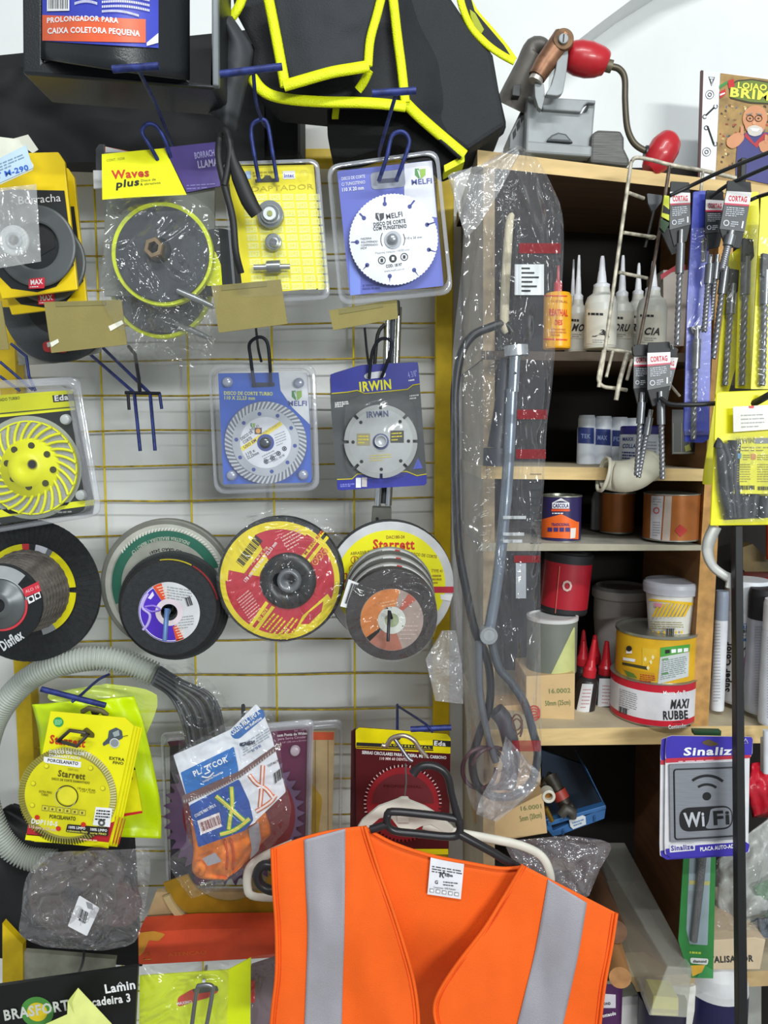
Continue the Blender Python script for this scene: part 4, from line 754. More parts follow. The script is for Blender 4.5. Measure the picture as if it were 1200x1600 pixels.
# porcelain cards: four
def porc(dx, dy, Y, label, front):
    f = Fr(450 + dx, 700 + dy, Y); t = thing('diamond_disc_card', label, 'blister card', f, 'porcelain disc cards on one hook')
    q = [(x + dx, y + dy) for x, y in [(285, 322), (705, 362), (738, 402), (600, 1045), (140, 1030), (255, 545)]]
    q = [(x + dx, y + dy) for x, y in [(280, 345), (738, 402), (598, 1058), (140, 1030), (232, 560)]] if not front else [(280, 322), (690, 358), (738, 402), (598, 1045), (145, 1005), (232, 560)]
    YP_ = M('#efe414', .4, var=.04)
    mb = MB(f).poly(q, 0, YP_, .0009)
    if not front:
        mb.poly([(660 - 14 + dx, 900 + dy), (640 + dx, 905 + dy), (600 + dx, 1055 + dy), (610 + dx, 1040 + dy)], .0003, M('#b82a34')); B(mb, 'card', t); return
    mb.poly([(145, 998), (604, 1040), (598, 1078), (138, 1032)], 0, YP_, .0009)
    mb.poly([(160, 930), (640, 905), (600, 1046), (146, 1000)], .0004, M('#b5242e')).poly([(160, 925), (640, 860), (632, 930), (470, 985), (156, 940)], .0006, YP_)
    mb.disc(322, 382, 28, .0012, M('#2f9a50')).lines((302, 368), (342, 368), (302, 398), 4, 4, .0016, M('#a8e0b0')).text('EXTRA', 602, 588, 686, 598, 16, .0012, INK, .02).text('FINO', 622, 612, 680, 618, 15, .0012, INK, .02)
    mb.text('Starrett', 272, 498, 468, 522, 46, .0012, M('#c23018'), .04)
    mb.poly([(462, 420), (480, 410), (522, 445), (520, 470), (440, 460)], .0014, M('#5a5518'), r=10)
    B(mb, 'card', t)
    mb = MB(f); cx, cy, R = 372, 790, 270
    mb.disc(cx, cy, R, .003, M('#a8a050', .4, .3), .002, r0=235); mb.disc(cx, cy, 236, .0034, M('#dfd820', .35, .1))
    for i in range(110):
        a = 2 * PI * i / 110; mb.add([f.loc(cx + r * math.cos(a + w_), cy - r * math.sin(a + w_), .0034) for r, w_ in ((R, 0), (R, .028), (236, .012), (236, -.016))], [[0, 1, 2, 3]], M('#3a3818') if math.sin(a) < -.75 else (M('#7c7628') if math.cos(a) < -.3 else M('#d8d4a0', .4, .2)))
    for a in (50, 12, -40, 160, 125, -165): x, y = cx + 200 * math.cos(math.radians(a)), cy - 200 * math.sin(math.radians(a)); mb.disc(x, y, 15, .0038, M('#a8a224')); mb.disc(x - 2, y - 2, 11, .004, M('#e6df20'))
    B(mb, 'diamond_disc', t, 'thin disc with fine toothed rim')
    mb = MB(f); z = .0046
    mb.text('DISCO DE CORTE', 272, 550, 498, 568, 16, z, WHITE, .02).text('DIAMANTADO', 270, 573, 442, 589, 15, z, WHITE, .02).poly([(242, 572), (448, 602), (446, 630), (436, 634), (250, 606), (240, 596)], z - .0004, WHITE).text('PORCELANATO', 262, 600, 430, 620, 17, z, INK, .03)
    mb.text('Starrett', 318, 680, 468, 700, 34, z, M('#5a5212'), .05).text('DISCO DE CORTE DIAMANTADO', 285, 700, 494, 724, 12, z, M('#6a6218'), .03).text('DDP110-S', 375, 648, 432, 654, 12, z, M('#8a8020'), .0)
    mb.disc(370, 790, 62, z - .0004, M('#3c3c1c'), 0, r0=56).disc(372, 790, 52, z, M('#e2da30')).disc(360, 800, 60, z - .0003, M('#c8c88c'), 0, r0=57)
    mb.text('EXTRA FINO', 215, 770, 285, 778, 12, z, M('#6a6218'), .02).text('TURBO', 225, 786, 265, 792, 12, z, M('#6a6218'), .02).text('110 mm x 20 mm', 426, 752, 524, 764, 12, z, M('#6a6218'), .02).text('4 3/8" x 25/32"', 440, 766, 528, 778, 11, z, M('#6a6218'), 0)
    for i in range(6):
        x, y = 232 + i * 41, 840 + i * 5; mb.poly([(x, y), (x + 36, y + 4), (x + 34, y + 34), (x - 3, y + 30)], z - .0002, M('#8a8432')).poly([(x + 3, y + 4), (x + 33, y + 7), (x + 31, y + 30), (x, y + 27)], z, M('#d8d040')).rect(x + 10, y + 12, x + 22, y + 24, z + .0002, M('#6a6430'))
    mb.text('PORCELANATO', 272, 912, 416, 926, 20, z, M('#3a3a14'), .03).text('DDP110-S', 172, 940, 316, 958, 26, z, WHITE, .04).text('110 mm x 20 mm', 160, 965, 310, 985, 16, z, M('#e0c0b0'), .03)
    for x, y in ((205, 908), (322, 970), (460, 948)): mb.disc(x, y, 14, z + .0003, M('#c8301c'))
    mb.poly([(372, 945), (600, 965), (596, 1012), (362, 988)], z, M('#26241c'), r=8).text('100% LIMPO', 378, 968, 470, 976, 14, z + .0004, WHITE, .03).text('100% LIMPO', 498, 980, 590, 988, 14, z + .0004, WHITE, .03).text('acabamento FINO', 368, 985, 482, 996, 11, z + .0004, M('#e0d860'), .02).text('corte FINO', 496, 998, 586, 1006, 11, z + .0004, M('#e0d860'), .02).lines((440, 1022), (590, 1034), (440, 1034), 1, 8, z, M('#f0b0a0'))
    mb.poly([(528, 850), (620, 858), (606, 962), (512, 950)], z, WHITE).lines((534, 862), (612, 868), (522, 925), 4, 8, z + .0004, INK).disc(560, 938, 20, z + .0004, M('#5a5a5a'), 0, r0=8)
    B(mb, 'printing', t)
    mb = MB(f).poly([(600, 430), (640, 412), (672, 430), (678, 470), (640, 490), (600, 500), (570, 515), (565, 500), (595, 470)], .0012, M('#4c565c'), .0004, r=6).disc(632, 498, 28, .002, M('#c8ccc8'), 0).disc(632, 498, 22, .0022, M('#8a9094')).poly([(620, 440), (655, 425), (660, 455), (630, 465)], .0018, M('#9aa4a4'), r=4).tube([(678, 462, .0018), (705, 456, .0018)], .0004, INK, 4)
    B(mb, 'saw_picture', t, 'small printed picture of a hand saw')
porc(48, 12, 1.075, 'rearmost of the four stepped yellow porcelain disc cards', False)
porc(34, 8, 1.07, 'third from the front of the yellow porcelain disc cards', False)
porc(18, 4, 1.065, 'second from the front of the yellow porcelain disc cards', False)
porc(0, 0, 1.06, 'front yellow porcelain disc card with a toothed disc and red base band', True)
hook('blue hook with thick price bar over the porcelain disc cards', 1.05, (228, 200, 582, 290), [(600, 120, -.12), (540, 150, -.08), (450, 230, -.01), (395, 272, .003)], None, r=.0022, br=.0042)
f = Fr(400, 480, 1.045); B(MB(f).tube([(318, 488, 0), (385, 428, .004), (470, 440, .006), (488, 448, .006), (425, 515, .004), (345, 492, 0)], .0026, M('#4a4440', .5, .4), 8, closed=True), 'card_clip', label='bent dark wire loop threaded through the porcelain disc cards', cat='clip')
f = Fr(520, 320, 1.085); B(MB(f).tube([(455, 325, 0), (490, 305, .004), (560, 320, .004), (590, 345, 0)], .004, M('#6a6440', .6), 8).disc(525, 325, 24, .002, INK, .004), 'clip_shadow_piece'.replace('_shadow_piece', ''), label='dark clip behind the top edge of the porcelain disc cards', cat='clip')
# ================================================================ saw blade packs behind
V(240, 1060, 3.75)
f = Fr(560, 700, 1.22); t = thing('saw_blade_pack', 'wide plum purple saw blade blister behind the orange vest bag', 'blister pack', f)
PUR = M('#5a1440', .4, var=.08)
mb = MB(f).poly([(95, 400), (60, 330), (930, 280), (905, 1010), (100, 1260)], 0, PUR, .002)
mb.poly([(95, 400), (240, 380), (240, 1230), (100, 1255)], .0004, M('#24182c'))
mb.text('com Ponta de Widea', 725, 342, 900, 328, 16, .001, WHITE, .03).text('para Serra Circular', 730, 362, 895, 348, 14, .001, M('#d8b8c8'), .0).text('5 1/4" (185 mm x 20 mm)', 742, 382, 895, 366, 10, .001, M('#c8a0b8'), 0).text('Ref.: 1184', 826, 312, 884, 305, 10, .001, M('#d8b8c8'), 0)
B(mb, 'card', t)
mb = MB(f); cx, cy = 470, 800
n = 40; vs = []
for i in range(n):
    a = 2 * PI * i / n
    for r, d in ((430, 0), (448, .03), (405, .075), (400, .12)): vs.append(f.loc(cx + r * .93 * math.cos(a + d), cy - r * .93 * math.sin(a + d), .006))
mb.prism(vs, [v - Vector((0, 0, .002)) for v in vs], M('#7d5f88', .35, .4)); mb.disc(cx + 30, cy, 330, .0065, M('#8a1c2c', .4, .2))
B(mb, 'saw_blade', t, 'toothed blade with red centre')
B(MB(f).dome(MB(f).circ(830, 420, 30, 20), [(1, .003), (.9, .009), (.8, .01)], M('#b8a8b4', .3), smooth=True), 'press_stud', t)
blister(f, t, [(40, 320), (940, 235), (925, 1010), (80, 1310)], .022, 40, rim=.94)
f = Fr(950, 650, 1.27); t = thing('blade_pack', 'tan blade blister with orange strip, behind the purple saw blade blister', 'blister pack', f)
mb = MB(f).poly([(700, 310), (1060, 310), (1040, 1150), (560, 1400), (560, 900)], 0, M('#c8b080', .55, var=.1), .003).poly([(700, 312), (1058, 315), (1055, 360), (700, 362)], .0005, M('#d8582c')).poly([(915, 600), (990, 700), (960, 960), (915, 960)], .0006, M('#c09a10'), r=30)
for x in (945, 1020): mb.rect(x, 362, x + 4, 1100, .0008, M('#8a6a40'))
B(mb, 'card', t); blister(f, t, [(650, 270), (1110, 235), (1100, 1150), (600, 1400)], .014, 50, rim=.94)
# bag with the orange belt vest
f = Fr(450, 600, .98); t = thing('vest_pack', 'clear bag with blue header holding a folded orange reflective cross vest', 'packaged vest', f)
OR = M('#ff7c18', .6, var=.08, bump=.3, bs=900); SIL = M('#a3a0a8', .45, .2, bump=.3, bs=900)
# folded cloth
mb = MB(f).sheet([(215, 830), (235, 1000), (225, 1120), (280, 1175), (420, 1180)], [(650, 780), (690, 900), (640, 960), (560, 1060), (470, 1140)], 26, 26, lambda u, v: .012 + .02 * math.sin(PI * u) * math.sin(PI * min(1, v * 1.1)) + .008 * nz(u * 6, v * 5, 1, 5), OR, sm=3)
for x in (432, 470): mb.tube([(x - 14, 950, .036), (x, 1040, .034), (x - 5, 1120, .028)], .0014, M('#c94a08'), 6, sm=4)
mb.tube([(250, 1120, .022), (270, 1090, .028), (290, 1110, .028), (280, 1140, .02)], .005, OR, 8, sm=4)
B(mb, 'folded_vest', t, rec=False, sol=.001)
B(MB(f).sheet([(555, 880), (575, 1000), (565, 1060)], [(615, 840), (630, 940), (615, 1010)], 8, 6, lambda u, v: .034 + .003 * nz(u, v), SIL).sheet([(285, 1055), (318, 1100)], [(360, 1020), (400, 1072)], 4, 4, .038, SIL), 'reflective_tape', t, 'grey reflective strips', rec=False)
mb = MB(f).poly([(115, 450), (300, 370), (450, 300), (600, 150), (640, 195), (690, 330), (770, 640), (775, 665), (600, 835), (590, 850), (330, 965), (265, 990), (210, 750)], .042, M('#dcdfe6', .4), .0008, r=12)
BL = M('#1b69b4', .4, var=.05); BL2 = M('#1c4a9c', .4)
mb.poly([(158, 552), (470, 400), (495, 520), (500, 585), (200, 718)], .0425, BL, r=8).poly([(208, 745), (500, 590), (560, 720), (585, 830), (540, 890), (330, 965), (262, 990)], .0425, BL2, r=12)
mb.poly([(165, 690), (500, 545), (745, 370), (752, 400), (505, 582), (180, 740)], .043, M('#6a4a48', .5))
for i in range(40): u = i / 39; x = 175 + 565 * u; y = 722 - 150 * u - 185 * u * u; mb.poly([(x, y - 4), (x + 6, y - 14), (x + 9, y + 2), (x + 3, y + 10)], .0434, M('#a8a0a0'))
mb.poly([(448, 320), (470, 285), (625, 180), (645, 185), (655, 225), (500, 355), (465, 352)], .0425, M('#2563a8'), r=16)
mb.text('COLETE MAX TIPO X', 462, 335, 625, 205, 32, .0432, WHITE, .05).text('em Refletivo', 540, 302, 636, 236, 17, .0432, WHITE, .03)
mb.text('PLASTCOR', 240, 575, 436, 486, 32, .0432, WHITE, .05).text('Inteligencia Preventiva', 290, 612, 408, 552, 13, .0432, WHITE, .02)
mb.disc(310, 540, 30, .0434, BL).tube([(295, 520, .0436), (318, 512, .0436), (312, 532, .0436), (330, 545, .0436), (300, 560, .0436)], .001, WHITE, 6, sm=3).tube([(282, 575, .0436), (320, 580, .0436), (352, 552, .0436)], .001, WHITE, 6, sm=3)
mb.lines((520, 380), (680, 280), (525, 460), 5, 6, .0434, M('#9aa4b0')).text('01 10 01', 580, 432, 632, 400, 15, .0434, BL2, .03).text('COLETE MAX TIPO X', 245, 815, 368, 748, 17, .0434, WHITE, .03).text('COLETE MAX TIPO X', 670, 520, 752, 480, 13, .0434, INK, .02)
mb.poly([(255, 835), (385, 785), (400, 868), (280, 915)], .043, M('#e8dcdc')).bars((268, 848), (382, 802), (284, 898), 20, .0436, M('#7a3a3a')).bars((700, 560), (752, 520), (708, 620), 12, .0436, INK)
YG = M('#d8e060'); OG = M('#f0a040')
for q in ([(365, 690), (430, 745), (480, 790), (530, 835)], [(455, 635), (460, 740), (448, 820), (440, 885)], [(390, 915), (460, 895), (510, 865), (562, 822)]): mb.tube([(x, y, .0432) for x, y in q], .0032, M('#7cc050'), 6, sm=3, flat=.25).tube([(x, y, .0436) for x, y in q], .0022, YG, 6, sm=3, flat=.3).tube([(x, y, .044) for x, y in q], .0008, OG, 6, sm=3, flat=.3)
for q in ([(560, 565), (600, 615), (660, 650), (700, 700)], [(640, 510), (635, 600), (630, 680), (622, 755)], [(600, 780), (650, 750), (690, 720), (715, 685)]): mb.tube([(x, y, .0432) for x, y in q], .0028, M('#e87a48'), 6, sm=3, flat=.25).tube([(x, y, .0436) for x, y in q], .0016, M('#e8e0e0'), 6, sm=3, flat=.3)
B(mb, 'header_card', t, 'white and blue printed header card')
B(MB(f).sheet([(75, 470), (120, 600), (170, 740), (190, 960), (85, 1080), (220, 1290)], [(620, 140), (690, 200), (730, 340), (760, 560), (790, 870), (420, 1230)], 40, 34, lambda u, v: .047 + .008 * math.sin(PI * u) * math.sin(PI * v) + .008 * nz(u * 6, v * 7, 1, 6) + .004 * nz(u * 14, v * 12, 1, 2), FOIL, sm=3), 'clear_bag', t, rec=False)
hook('short dark hook tip holding the clear bag with blue header', .95, None, [(525, 160, -.25), (520, 300, -.1), (485, 382, 0), (595, 370, .01)], m=M('#2a2c40', .5), r=.0033)
# ================================================================ Eda saw card
V(540, 1080, 3.53)
f = Fr(310, 500, 1.12); t = thing('saw_blade_card', 'dark red saw blade card with a yellow header behind the black coat hanger', 'package', f)
DR = M('#4a0e14', .4, var=.08)
mb = MB(f).poly([(55, 215), (75, 200), (560, 235), (580, 260), (568, 900), (60, 900)], 0, DR, .002, r=8).poly([(55, 215), (75, 200), (560, 235), (580, 260), (578, 345), (56, 315)], .0005, M('#e4d400', .4), r=6).poly([(60, 282), (482, 300), (482, 322), (58, 302)], .0008, INK).poly([(58, 305), (484, 324), (484, 330), (58, 312)], .0009, DR)
mb.poly([(482, 268), (580, 275), (580, 308), (482, 302)], .001, INK).text('Eda', 488, 298, 552, 302, 24, .0013, WHITE, .05).text('P R O F I S S I O N A L', 220, 300, 468, 316, 10, .0011, M('#e4d400'), .02)
mb.text('SERRAS CIRCULARES PARA MADEIRA, METAL CARBONO', 90, 345, 555, 375, 17, .001, WHITE, .02).text('110 MM 60 DENTES T', 188, 378, 365, 385, 15, .001, M('#e0c8c8'), .02).poly([(300, 870), (566, 870), (566, 900), (300, 900)], .0006, M('#e4d400'))
B(mb, 'card', t)
mb = MB(f); cx, cy = 315, 620; n = 60; vs = []
for i in range(n):
    a = 2 * PI * i / n
    for r, d in ((212, 0), (216, .02), (198, .045), (198, .085)): vs.append(f.loc(cx + r * math.cos(a + d), cy - r * math.sin(a + d), .004))
mb.prism(vs, [v - Vector((0, 0, .002)) for v in vs], M('#a03038', .3, .4)); mb.disc(cx, cy, 170, .0046, M('#7a3a40', .3, .5), 0, a0=0, a1=180); mb.text('PROFISSIONAL', 210, 530, 420, 535, 14, .005, DR, .03)
for i in range(0, 34): a = 2 * PI * i / 60; mb.add([f.loc(cx + r * math.cos(a + d), cy - r * math.sin(a + d), .0046) for r, d in ((214, 0), (216, .02), (202, .03), (202, 0))], [[0, 1, 2, 3]], M('#e0dcdc', .3, .4))
B(mb, 'saw_blade', t, 'dark red toothed blade')
B(MB(f).poly([(30, 225), (55, 205), (62, 760), (25, 760)], -.012, M('#3a0c14', .5), .004), 'rear_card_edge', t)
hook('blue hook with flat bar above the dark red saw card', 1.1, (358, 210, 582, 200), [(285, 80, -.2), (440, 180, -.01), (478, 225, .003)], [(285, 75, -.16), (285, 130, -.1), (285, 240, -.03), (292, 262, -.014), (300, 250, -.004)], r=.002, br=.0045)
f = Fr(300, 300, 1.0); B(MB(f).tube([(200, 296, .0), (225, 300, .0), (255, 260, .002), (320, 245, .004), (375, 270, .004), (410, 320, .004), (445, 360, .003)], .0032, M('#b4a898', .3, .8), 8, sm=6).tube([(270, 262, .0), (310, 320, .002), (345, 370, .004), (368, 385, .004)], .0028, M('#8f8f98', .3, .8), 8, sm=4).tube([(330, 400, .0), (335, 500, .0), (325, 590, 0)], .0012, M('#8a8a8a', .3, .8), 6), 'metal_hook', label='bright bent wire hook at the top of the black coat hanger', cat='hook')
# ================================================================ white hanger
WP = M('#cfccc0', .5, var=.08)
f = Fr(320, 650, .96); t = thing('coat_hanger', 'off-white plastic coat hanger behind the black one', 'coat hanger', f)
mb = MB(f)
mb.poly([(62, 760), (90, 715), (180, 640), (290, 600), (305, 590), (345, 590), (352, 605), (440, 640), (520, 690), (600, 760), (560, 790), (470, 735), (420, 745), (370, 770), (300, 765), (250, 700), (190, 700), (120, 760)], 0, WP, .006, r=10)
mb.rect(285, 690, 350, 725, .004, WP, .005)
B(mb, 'body', t, bev=.002)
V(400, 1260, 2.069)
B(MB(f).tube([(540, 60, -.004), (650, 85, -.004), (760, 105, -.004), (850, 125, -.004), (915, 155, -.004), (945, 200, -.004), (950, 260, -.01), (900, 330, -.02)], .006, WP, 8, sm=5, flat=.6), 'arm', t)
B(MB(f).tube([(120, 120, -.01), (30, 160, -.004), (-20, 200, -.004), (-28, 260, -.004), (0, 292, -.004), (150, 296, -.02)], .006, WP, 8, sm=5, flat=.6), 'arm', t)
# ================================================================ orange vest on a black hanger
f = Fr(560, 300, .86)
HG = M('#1e1b1e', .35, var=.05)
t = thing('coat_hanger', 'black plastic coat hanger holding the orange vest', 'coat hanger', f)
B(MB(f).tube([(370, 75, 0), (425, 58, 0)], .0048, HG, 10), 'shoulder_bar', t); B(MB(f).tube([(655, 88, 0), (760, 145, 0), (858, 205, -.01), (1000, 280, -.02)], .0052, HG, 10), 'shoulder_bar', t)
B(MB(f).tube([(425, 30, 0), (440, 17, 0), (540, 25, 0), (640, 38, 0), (660, 55, 0), (655, 88, 0), (625, 98, 0), (520, 88, 0), (450, 80, 0), (425, 60, 0)], .0046, HG, 10, closed=True, sm=3), 'neck_loop', t)
B(MB(f).tube([(658, 60, 0), (645, 10, 0), (632, -40, 0), (618, -100, 0), (585, -128, 0), (545, -132, 0), (520, -120, 0), (508, -106, .0)], [.0048, .0046, .0042, .0046, .0046, .0046, .005, .006], HG, 10, sm=5), 'hook', t)
B(MB(f).tube([(430, 348, -.03), (560, 362, -.03), (760, 388, -.03)], .0072, HG, 10), 'trouser_bar', t)
B(MB(f).tube([(60, 195, -.02), (25, 190, -.02), (5, 215, -.02), (12, 250, -.02), (45, 270, -.02), (100, 275, -.02)], .006, HG, 10, sm=4), 'end_curl', t)
VO = M('#ff5c02', .75, var=.05, scale=25, bump=.35, bs=1100); VS = M('#9c98a0', .5, .15, bump=.4, bs=1200, var=.05)
def vz(x, y):                                          # the drape of the front, metres
    return .012 + .009 * nz(x / 240, y / 420, 1, 3) + .005 * nz(x / 80, y / 260, 1, 8) + .012 * max(0, (y - 100) / 600)
v = thing('reflective_vest', 'bright orange safety vest with grey reflective strips on the black hanger', 'vest', f)
def vsheet(L, R, nr, nc, dz, mat, T=None, m=None):
    L = spl(L, 6); R = spl(R, 6); mb = m or MB(f); vs = []
    for i in range(nr + 1):
        a = samp(L, i / nr); b = samp(R, i / nr)
        for j in range(nc + 1):
            u = j / nc; x = a[0] * (1 - u) + b[0] * u; y = a[1] * (1 - u) + b[1] * u
            if T: y += T(u) * (1 - i / nr)**6
            vs.append(f.loc(x, y, (vz(x, y) if dz > -.01 else .25 * vz(x + 300, y)) + dz))
    n = nc + 1; mb.add(vs, [[i * n + j, (i + 1) * n + j, (i + 1) * n + j + 1, i * n + j + 1] for i in range(nr) for j in range(nc)], mat, True); return mb
LL = [(52, 136), (57, 260), (66, 400), (66, 540), (55, 640), (45, 740), (30, 820)]; LR = [(352, 64), (398, 210), (440, 330), (478, 450), (508, 560), (523, 660), (526, 740), (528, 820)]
B(vsheet(LL, LR, 50, 34, 0, VO, lambda u: -14 * math.sin(PI * u)), 'left_front', v, sol=.0012, rec=False)
RL = [(862, 190), (800, 295), (738, 395), (650, 510), (592, 600), (576, 660), (592, 740), (600, 820)]; RR = [(1166, 345), (1150, 450), (1128, 570), (1112, 700), (1100, 820)]
B(vsheet(RL, RR, 50, 34, .001, VO), 'right_front', v, sol=.0012, rec=False)
mb = MB(f); L = spl([(350, 68), (440, 118), (560, 158), (680, 182), (790, 200), (865, 196)], 5); Rw = [(300, 840), (900, 840)]; vs = []
for i in range(31):
    a = samp(L, i / 30)
    for j in range(25):
        w_ = j / 24; x = a[0] * (1 - w_) + (300 + 600 * i / 30) * w_; y = a[1] * (1 - w_) + 840 * w_; vs.append(f.loc(x, y, -.004 - .05 * (lambda q: q * q * (3 - 2 * q))(min(1, max(0, (w_ - .3) / .5))) + .003 * nz(x / 150, y / 250)))
mb.add(vs, [[i * 25 + j, i * 25 + j + 1, (i + 1) * 25 + j + 1, (i + 1) * 25 + j] for i in range(30) for j in range(24)], VO, True)
B(mb, 'back_panel', v, sol=.0012, rec=False)
B(vsheet([(155, 108), (160, 250), (166, 400), (162, 560), (155, 740), (150, 820)], [(289, 72), (288, 200), (286, 400), (281, 560), (277, 740), (275, 820)], 40, 12, .0015, VS), 'reflective_strip', v, 'grey reflective strip on the left', sol=.0006, rec=False)
B(vsheet([(944, 236), (928, 330), (900, 480), (866, 620), (835, 740), (812, 820)], [(1070, 312), (1056, 400), (1038, 500), (1012, 620), (985, 740), (968, 820)], 40, 12, .0025, VS), 'reflective_strip', v, 'grey reflective strip on the right', sol=.0006, rec=False)
SE = M('#e04e06', .75, bump=.3, bs=1100)
for k, q in enumerate((LR, RL, LL, RR)):
    for off in ((14,) if k != 3 else (14,)):
        s_ = -1 if k in (0, 3) else 1
        B(MB(f).tube([(x, y, vz(x, y) + .0008 + (.001 if k in (1, 3) else 0)) for x, y in q], .0022, VO, 6, sm=6), 'edge_binding', v)
        B(MB(f).tube([(x + s_ * off, y, vz(x + s_ * off, y) + .0003 + (.001 if k in (1, 3) else 0)) for x, y in q], .0006, SE, 5, sm=6), 'stitching', v)
B(MB(f).tube([(x, y, .0) for x, y in L], .0022, VO, 6), 'edge_binding', v)
mb = MB(f); q = [(565, 160), (673, 184), (662, 300), (554, 284)]; zl_ = .0015
mb.poly(q, zl_, M('#dcdce2', .6), .0006)
mb.lines((570, 190), (668, 206), (568, 214), 3, 3, zl_ + .0008, INK).poly([(595, 212), (599, 212), (597, 230), (593, 229)], zl_ + .001, INK).poly([(599, 220), (607, 211), (611, 213), (603, 221), (609, 232), (604, 231)], zl_ + .001, INK).text('Kojima', 611, 226, 636, 228, 9, zl_ + .001, INK, .03).text('G', 578, 250, 588, 251, 11, zl_ + .001, INK, .02).lines((606, 240), (655, 245), (605, 258), 2, 3, zl_ + .001, INK).text('Composicao: 100% Poliester', 574, 264, 646, 272, 6, zl_ + .001, INK, 0)
for i in range(5): x = 562 + i * 20; yy = 265 + i * 3; mb.poly([(x, yy), (x + 14, yy + 2), (x + 13, yy + 14), (x - 1, yy + 12)], zl_ + .0008, GREY).poly([(x + 2, yy + 3), (x + 12, yy + 4), (x + 11, yy + 12), (x + 1, yy + 10)], zl_ + .001, WHITE)
B(mb, 'care_label', v, 'white printed care label')
# ================================================================ bottom left goods
V(0, 1300, 2.6667)
f = Fr(300, 250, 1.03); t = thing('bagged_disc', 'dusty brown disc in crumpled clear film with a small white tag', 'packaged disc', f)
B(MB(f).disc(300, 270, 185, 0, M('#4a3e3a', .7, var=.2), .012, r0=45).disc(490, 310, 95, -.004, M('#4e3432', .6), .01).disc(400, 180, 110, -.01, M('#3a3030', .6), .01), 'brown_disc', t, bev=.002)
mb = MB(f).poly([(330, 265), (415, 318), (362, 434), (282, 392)], .03, M('#d8d8dc', .5), .0008, r=6).poly([(358, 290), (385, 300), (388, 325), (365, 318)], .0306, M('#8a8a90')).bars((335, 318), (368, 336), (322, 365), 8, .0306, INK); B(mb, 'tag', t)
zf = lambda u, v: .018 + .012 * math.sin(PI * u) * math.sin(PI * v) + .012 * nz(u * 6, v * 6, 1, 6) + .006 * nz(u * 14, v * 14, 1, 2)
B(MB(f).sheet([(190, 85), (110, 190), (90, 330), (85, 430), (190, 480)], [(620, 68), (625, 180), (600, 330), (560, 460), (420, 495)], 44, 44, zf, FILM('#c8c4c8', haze=.12, gl=.06, rough=.13, bump=1.0, bs=18, edge=.4, dist=.05), sm=4), 'film_wrap', t, rec=False)
f = Fr(100, 480, 1.2); B(MB(f).poly([(100, 500), (350, 520), (480, 530), (470, 600), (100, 620)], 0, M('#9a9a8a', .5, var=.3, scale=20), .01).poly([(10, 380), (95, 470), (95, 630), (10, 640)], .004, YP, .012), 'wrapped_goods', label='dusty grey wrapped goods behind the bagged brown disc', cat='package')
f = Fr(300, 650, .98); t = thing('blade_box', 'black card with green and yellow oval and white lettering at the bottom left', 'package', f)
mb = MB(f).poly([(-60, 650), (575, 560), (560, 860), (-60, 860)], 0, M('#121314', .45), .006)
mb.disc(155, 750, 68, .0006, M('#4a8a3c'), 0).disc(155, 750, 42, .001, M('#d8c020'), 0)
mb.text('BRASFORT', 20, 785, 290, 740, 42, .0014, M('#c8ccc4'), .05).text('Lamin', 440, 672, 565, 652, 36, .001, WHITE, .03).text('cadeira 3', 385, 726, 545, 706, 34, .001, WHITE, .03).tube([(492, 636, .001), (500, 626, .001), (508, 634, .001)], .0006, WHITE, 5)
B(mb, 'card', t)
f = Fr(370, 700, .95); B(MB(f).poly([(325, 650), (465, 800), (480, 860), (180, 860), (190, 800), (280, 760), (282, 705)], 0, M('#e3ec8a', .7), .0006).poly([(325, 650), (300, 710), (310, 760), (282, 705)], .0004, M('#c8d070', .7)), 'paper_note', label='pale yellow torn paper in front of the black bottom card', cat='paper')
hook('wire hook hanging over the black bottom card', 1.0, None, [(350, 300 + 200, -.2), (340, 560, -.05), (290, 680, 0), (240, 800, .0)], [(400, 600, -.05), (370, 660, 0), (350, 720, 0)], m=KW, r=.0022)
f = Fr(800, 700, 1.0); t = thing('neon_card_pack', 'neon yellow card in clear film with a red oval cut-out, bottom centre-left', 'package', f)
mb = MB(f).poly([(582, 600), (950, 575), (1045, 525), (1042, 860), (578, 860)], 0, M('#d0e010', .4, var=.05), .002).poly([(740, 690), (800, 655), (905, 640), (912, 665), (870, 690), (800, 710), (740, 730)], .0006, M('#c83a28'), r=14).poly([(800, 655), (905, 640), (912, 662), (810, 675)], .001, M('#3a4438'), r=8).text('MAXIMO', 738, 722, 800, 712, 12, .0012, WHITE, .02); B(mb, 'card', t)
B(MB(f).sheet([(585, 560), (580, 860)], [(955, 540), (945, 860)], 16, 16, lambda u, v: .006 + .006 * nz(u * 5, v * 4), FOIL), 'clear_bag', t, rec=False)
hook('wire hook hanging over the neon yellow bottom card', .97, None, [(860, 560, -.25), (850, 620, -.02)], [(800, 800, 0), (820, 660, .004), (835, 640, .006), (880, 640, .006), (885, 670, .004), (862, 800, 0)], m=KW, r=.0026)
f = Fr(800, 470, 1.13); t = thing('cardboard_sleeve', 'orange-red printed box lying below the saw blade packs', 'package', f)
mb = MB(f).poly([(575, 420), (800, 405), (1200, 400), (1200, 520), (600, 552), (578, 550)], 0, M('#d2492a', .5, var=.08), .04).poly([(578, 420), (640, 412), (690, 425), (660, 455), (620, 450), (600, 500), (578, 520)], .0006, M('#c88a30'), r=10).tube([(596, 532, .001), (614, 502, .001), (632, 530, .001)], .0008, M('#e8a840'), 5, closed=True).text('ATENCAO', 700, 520, 860, 508, 16, .001, M('#d8642c'), .02); B(mb, 'box', t, bev=.001)
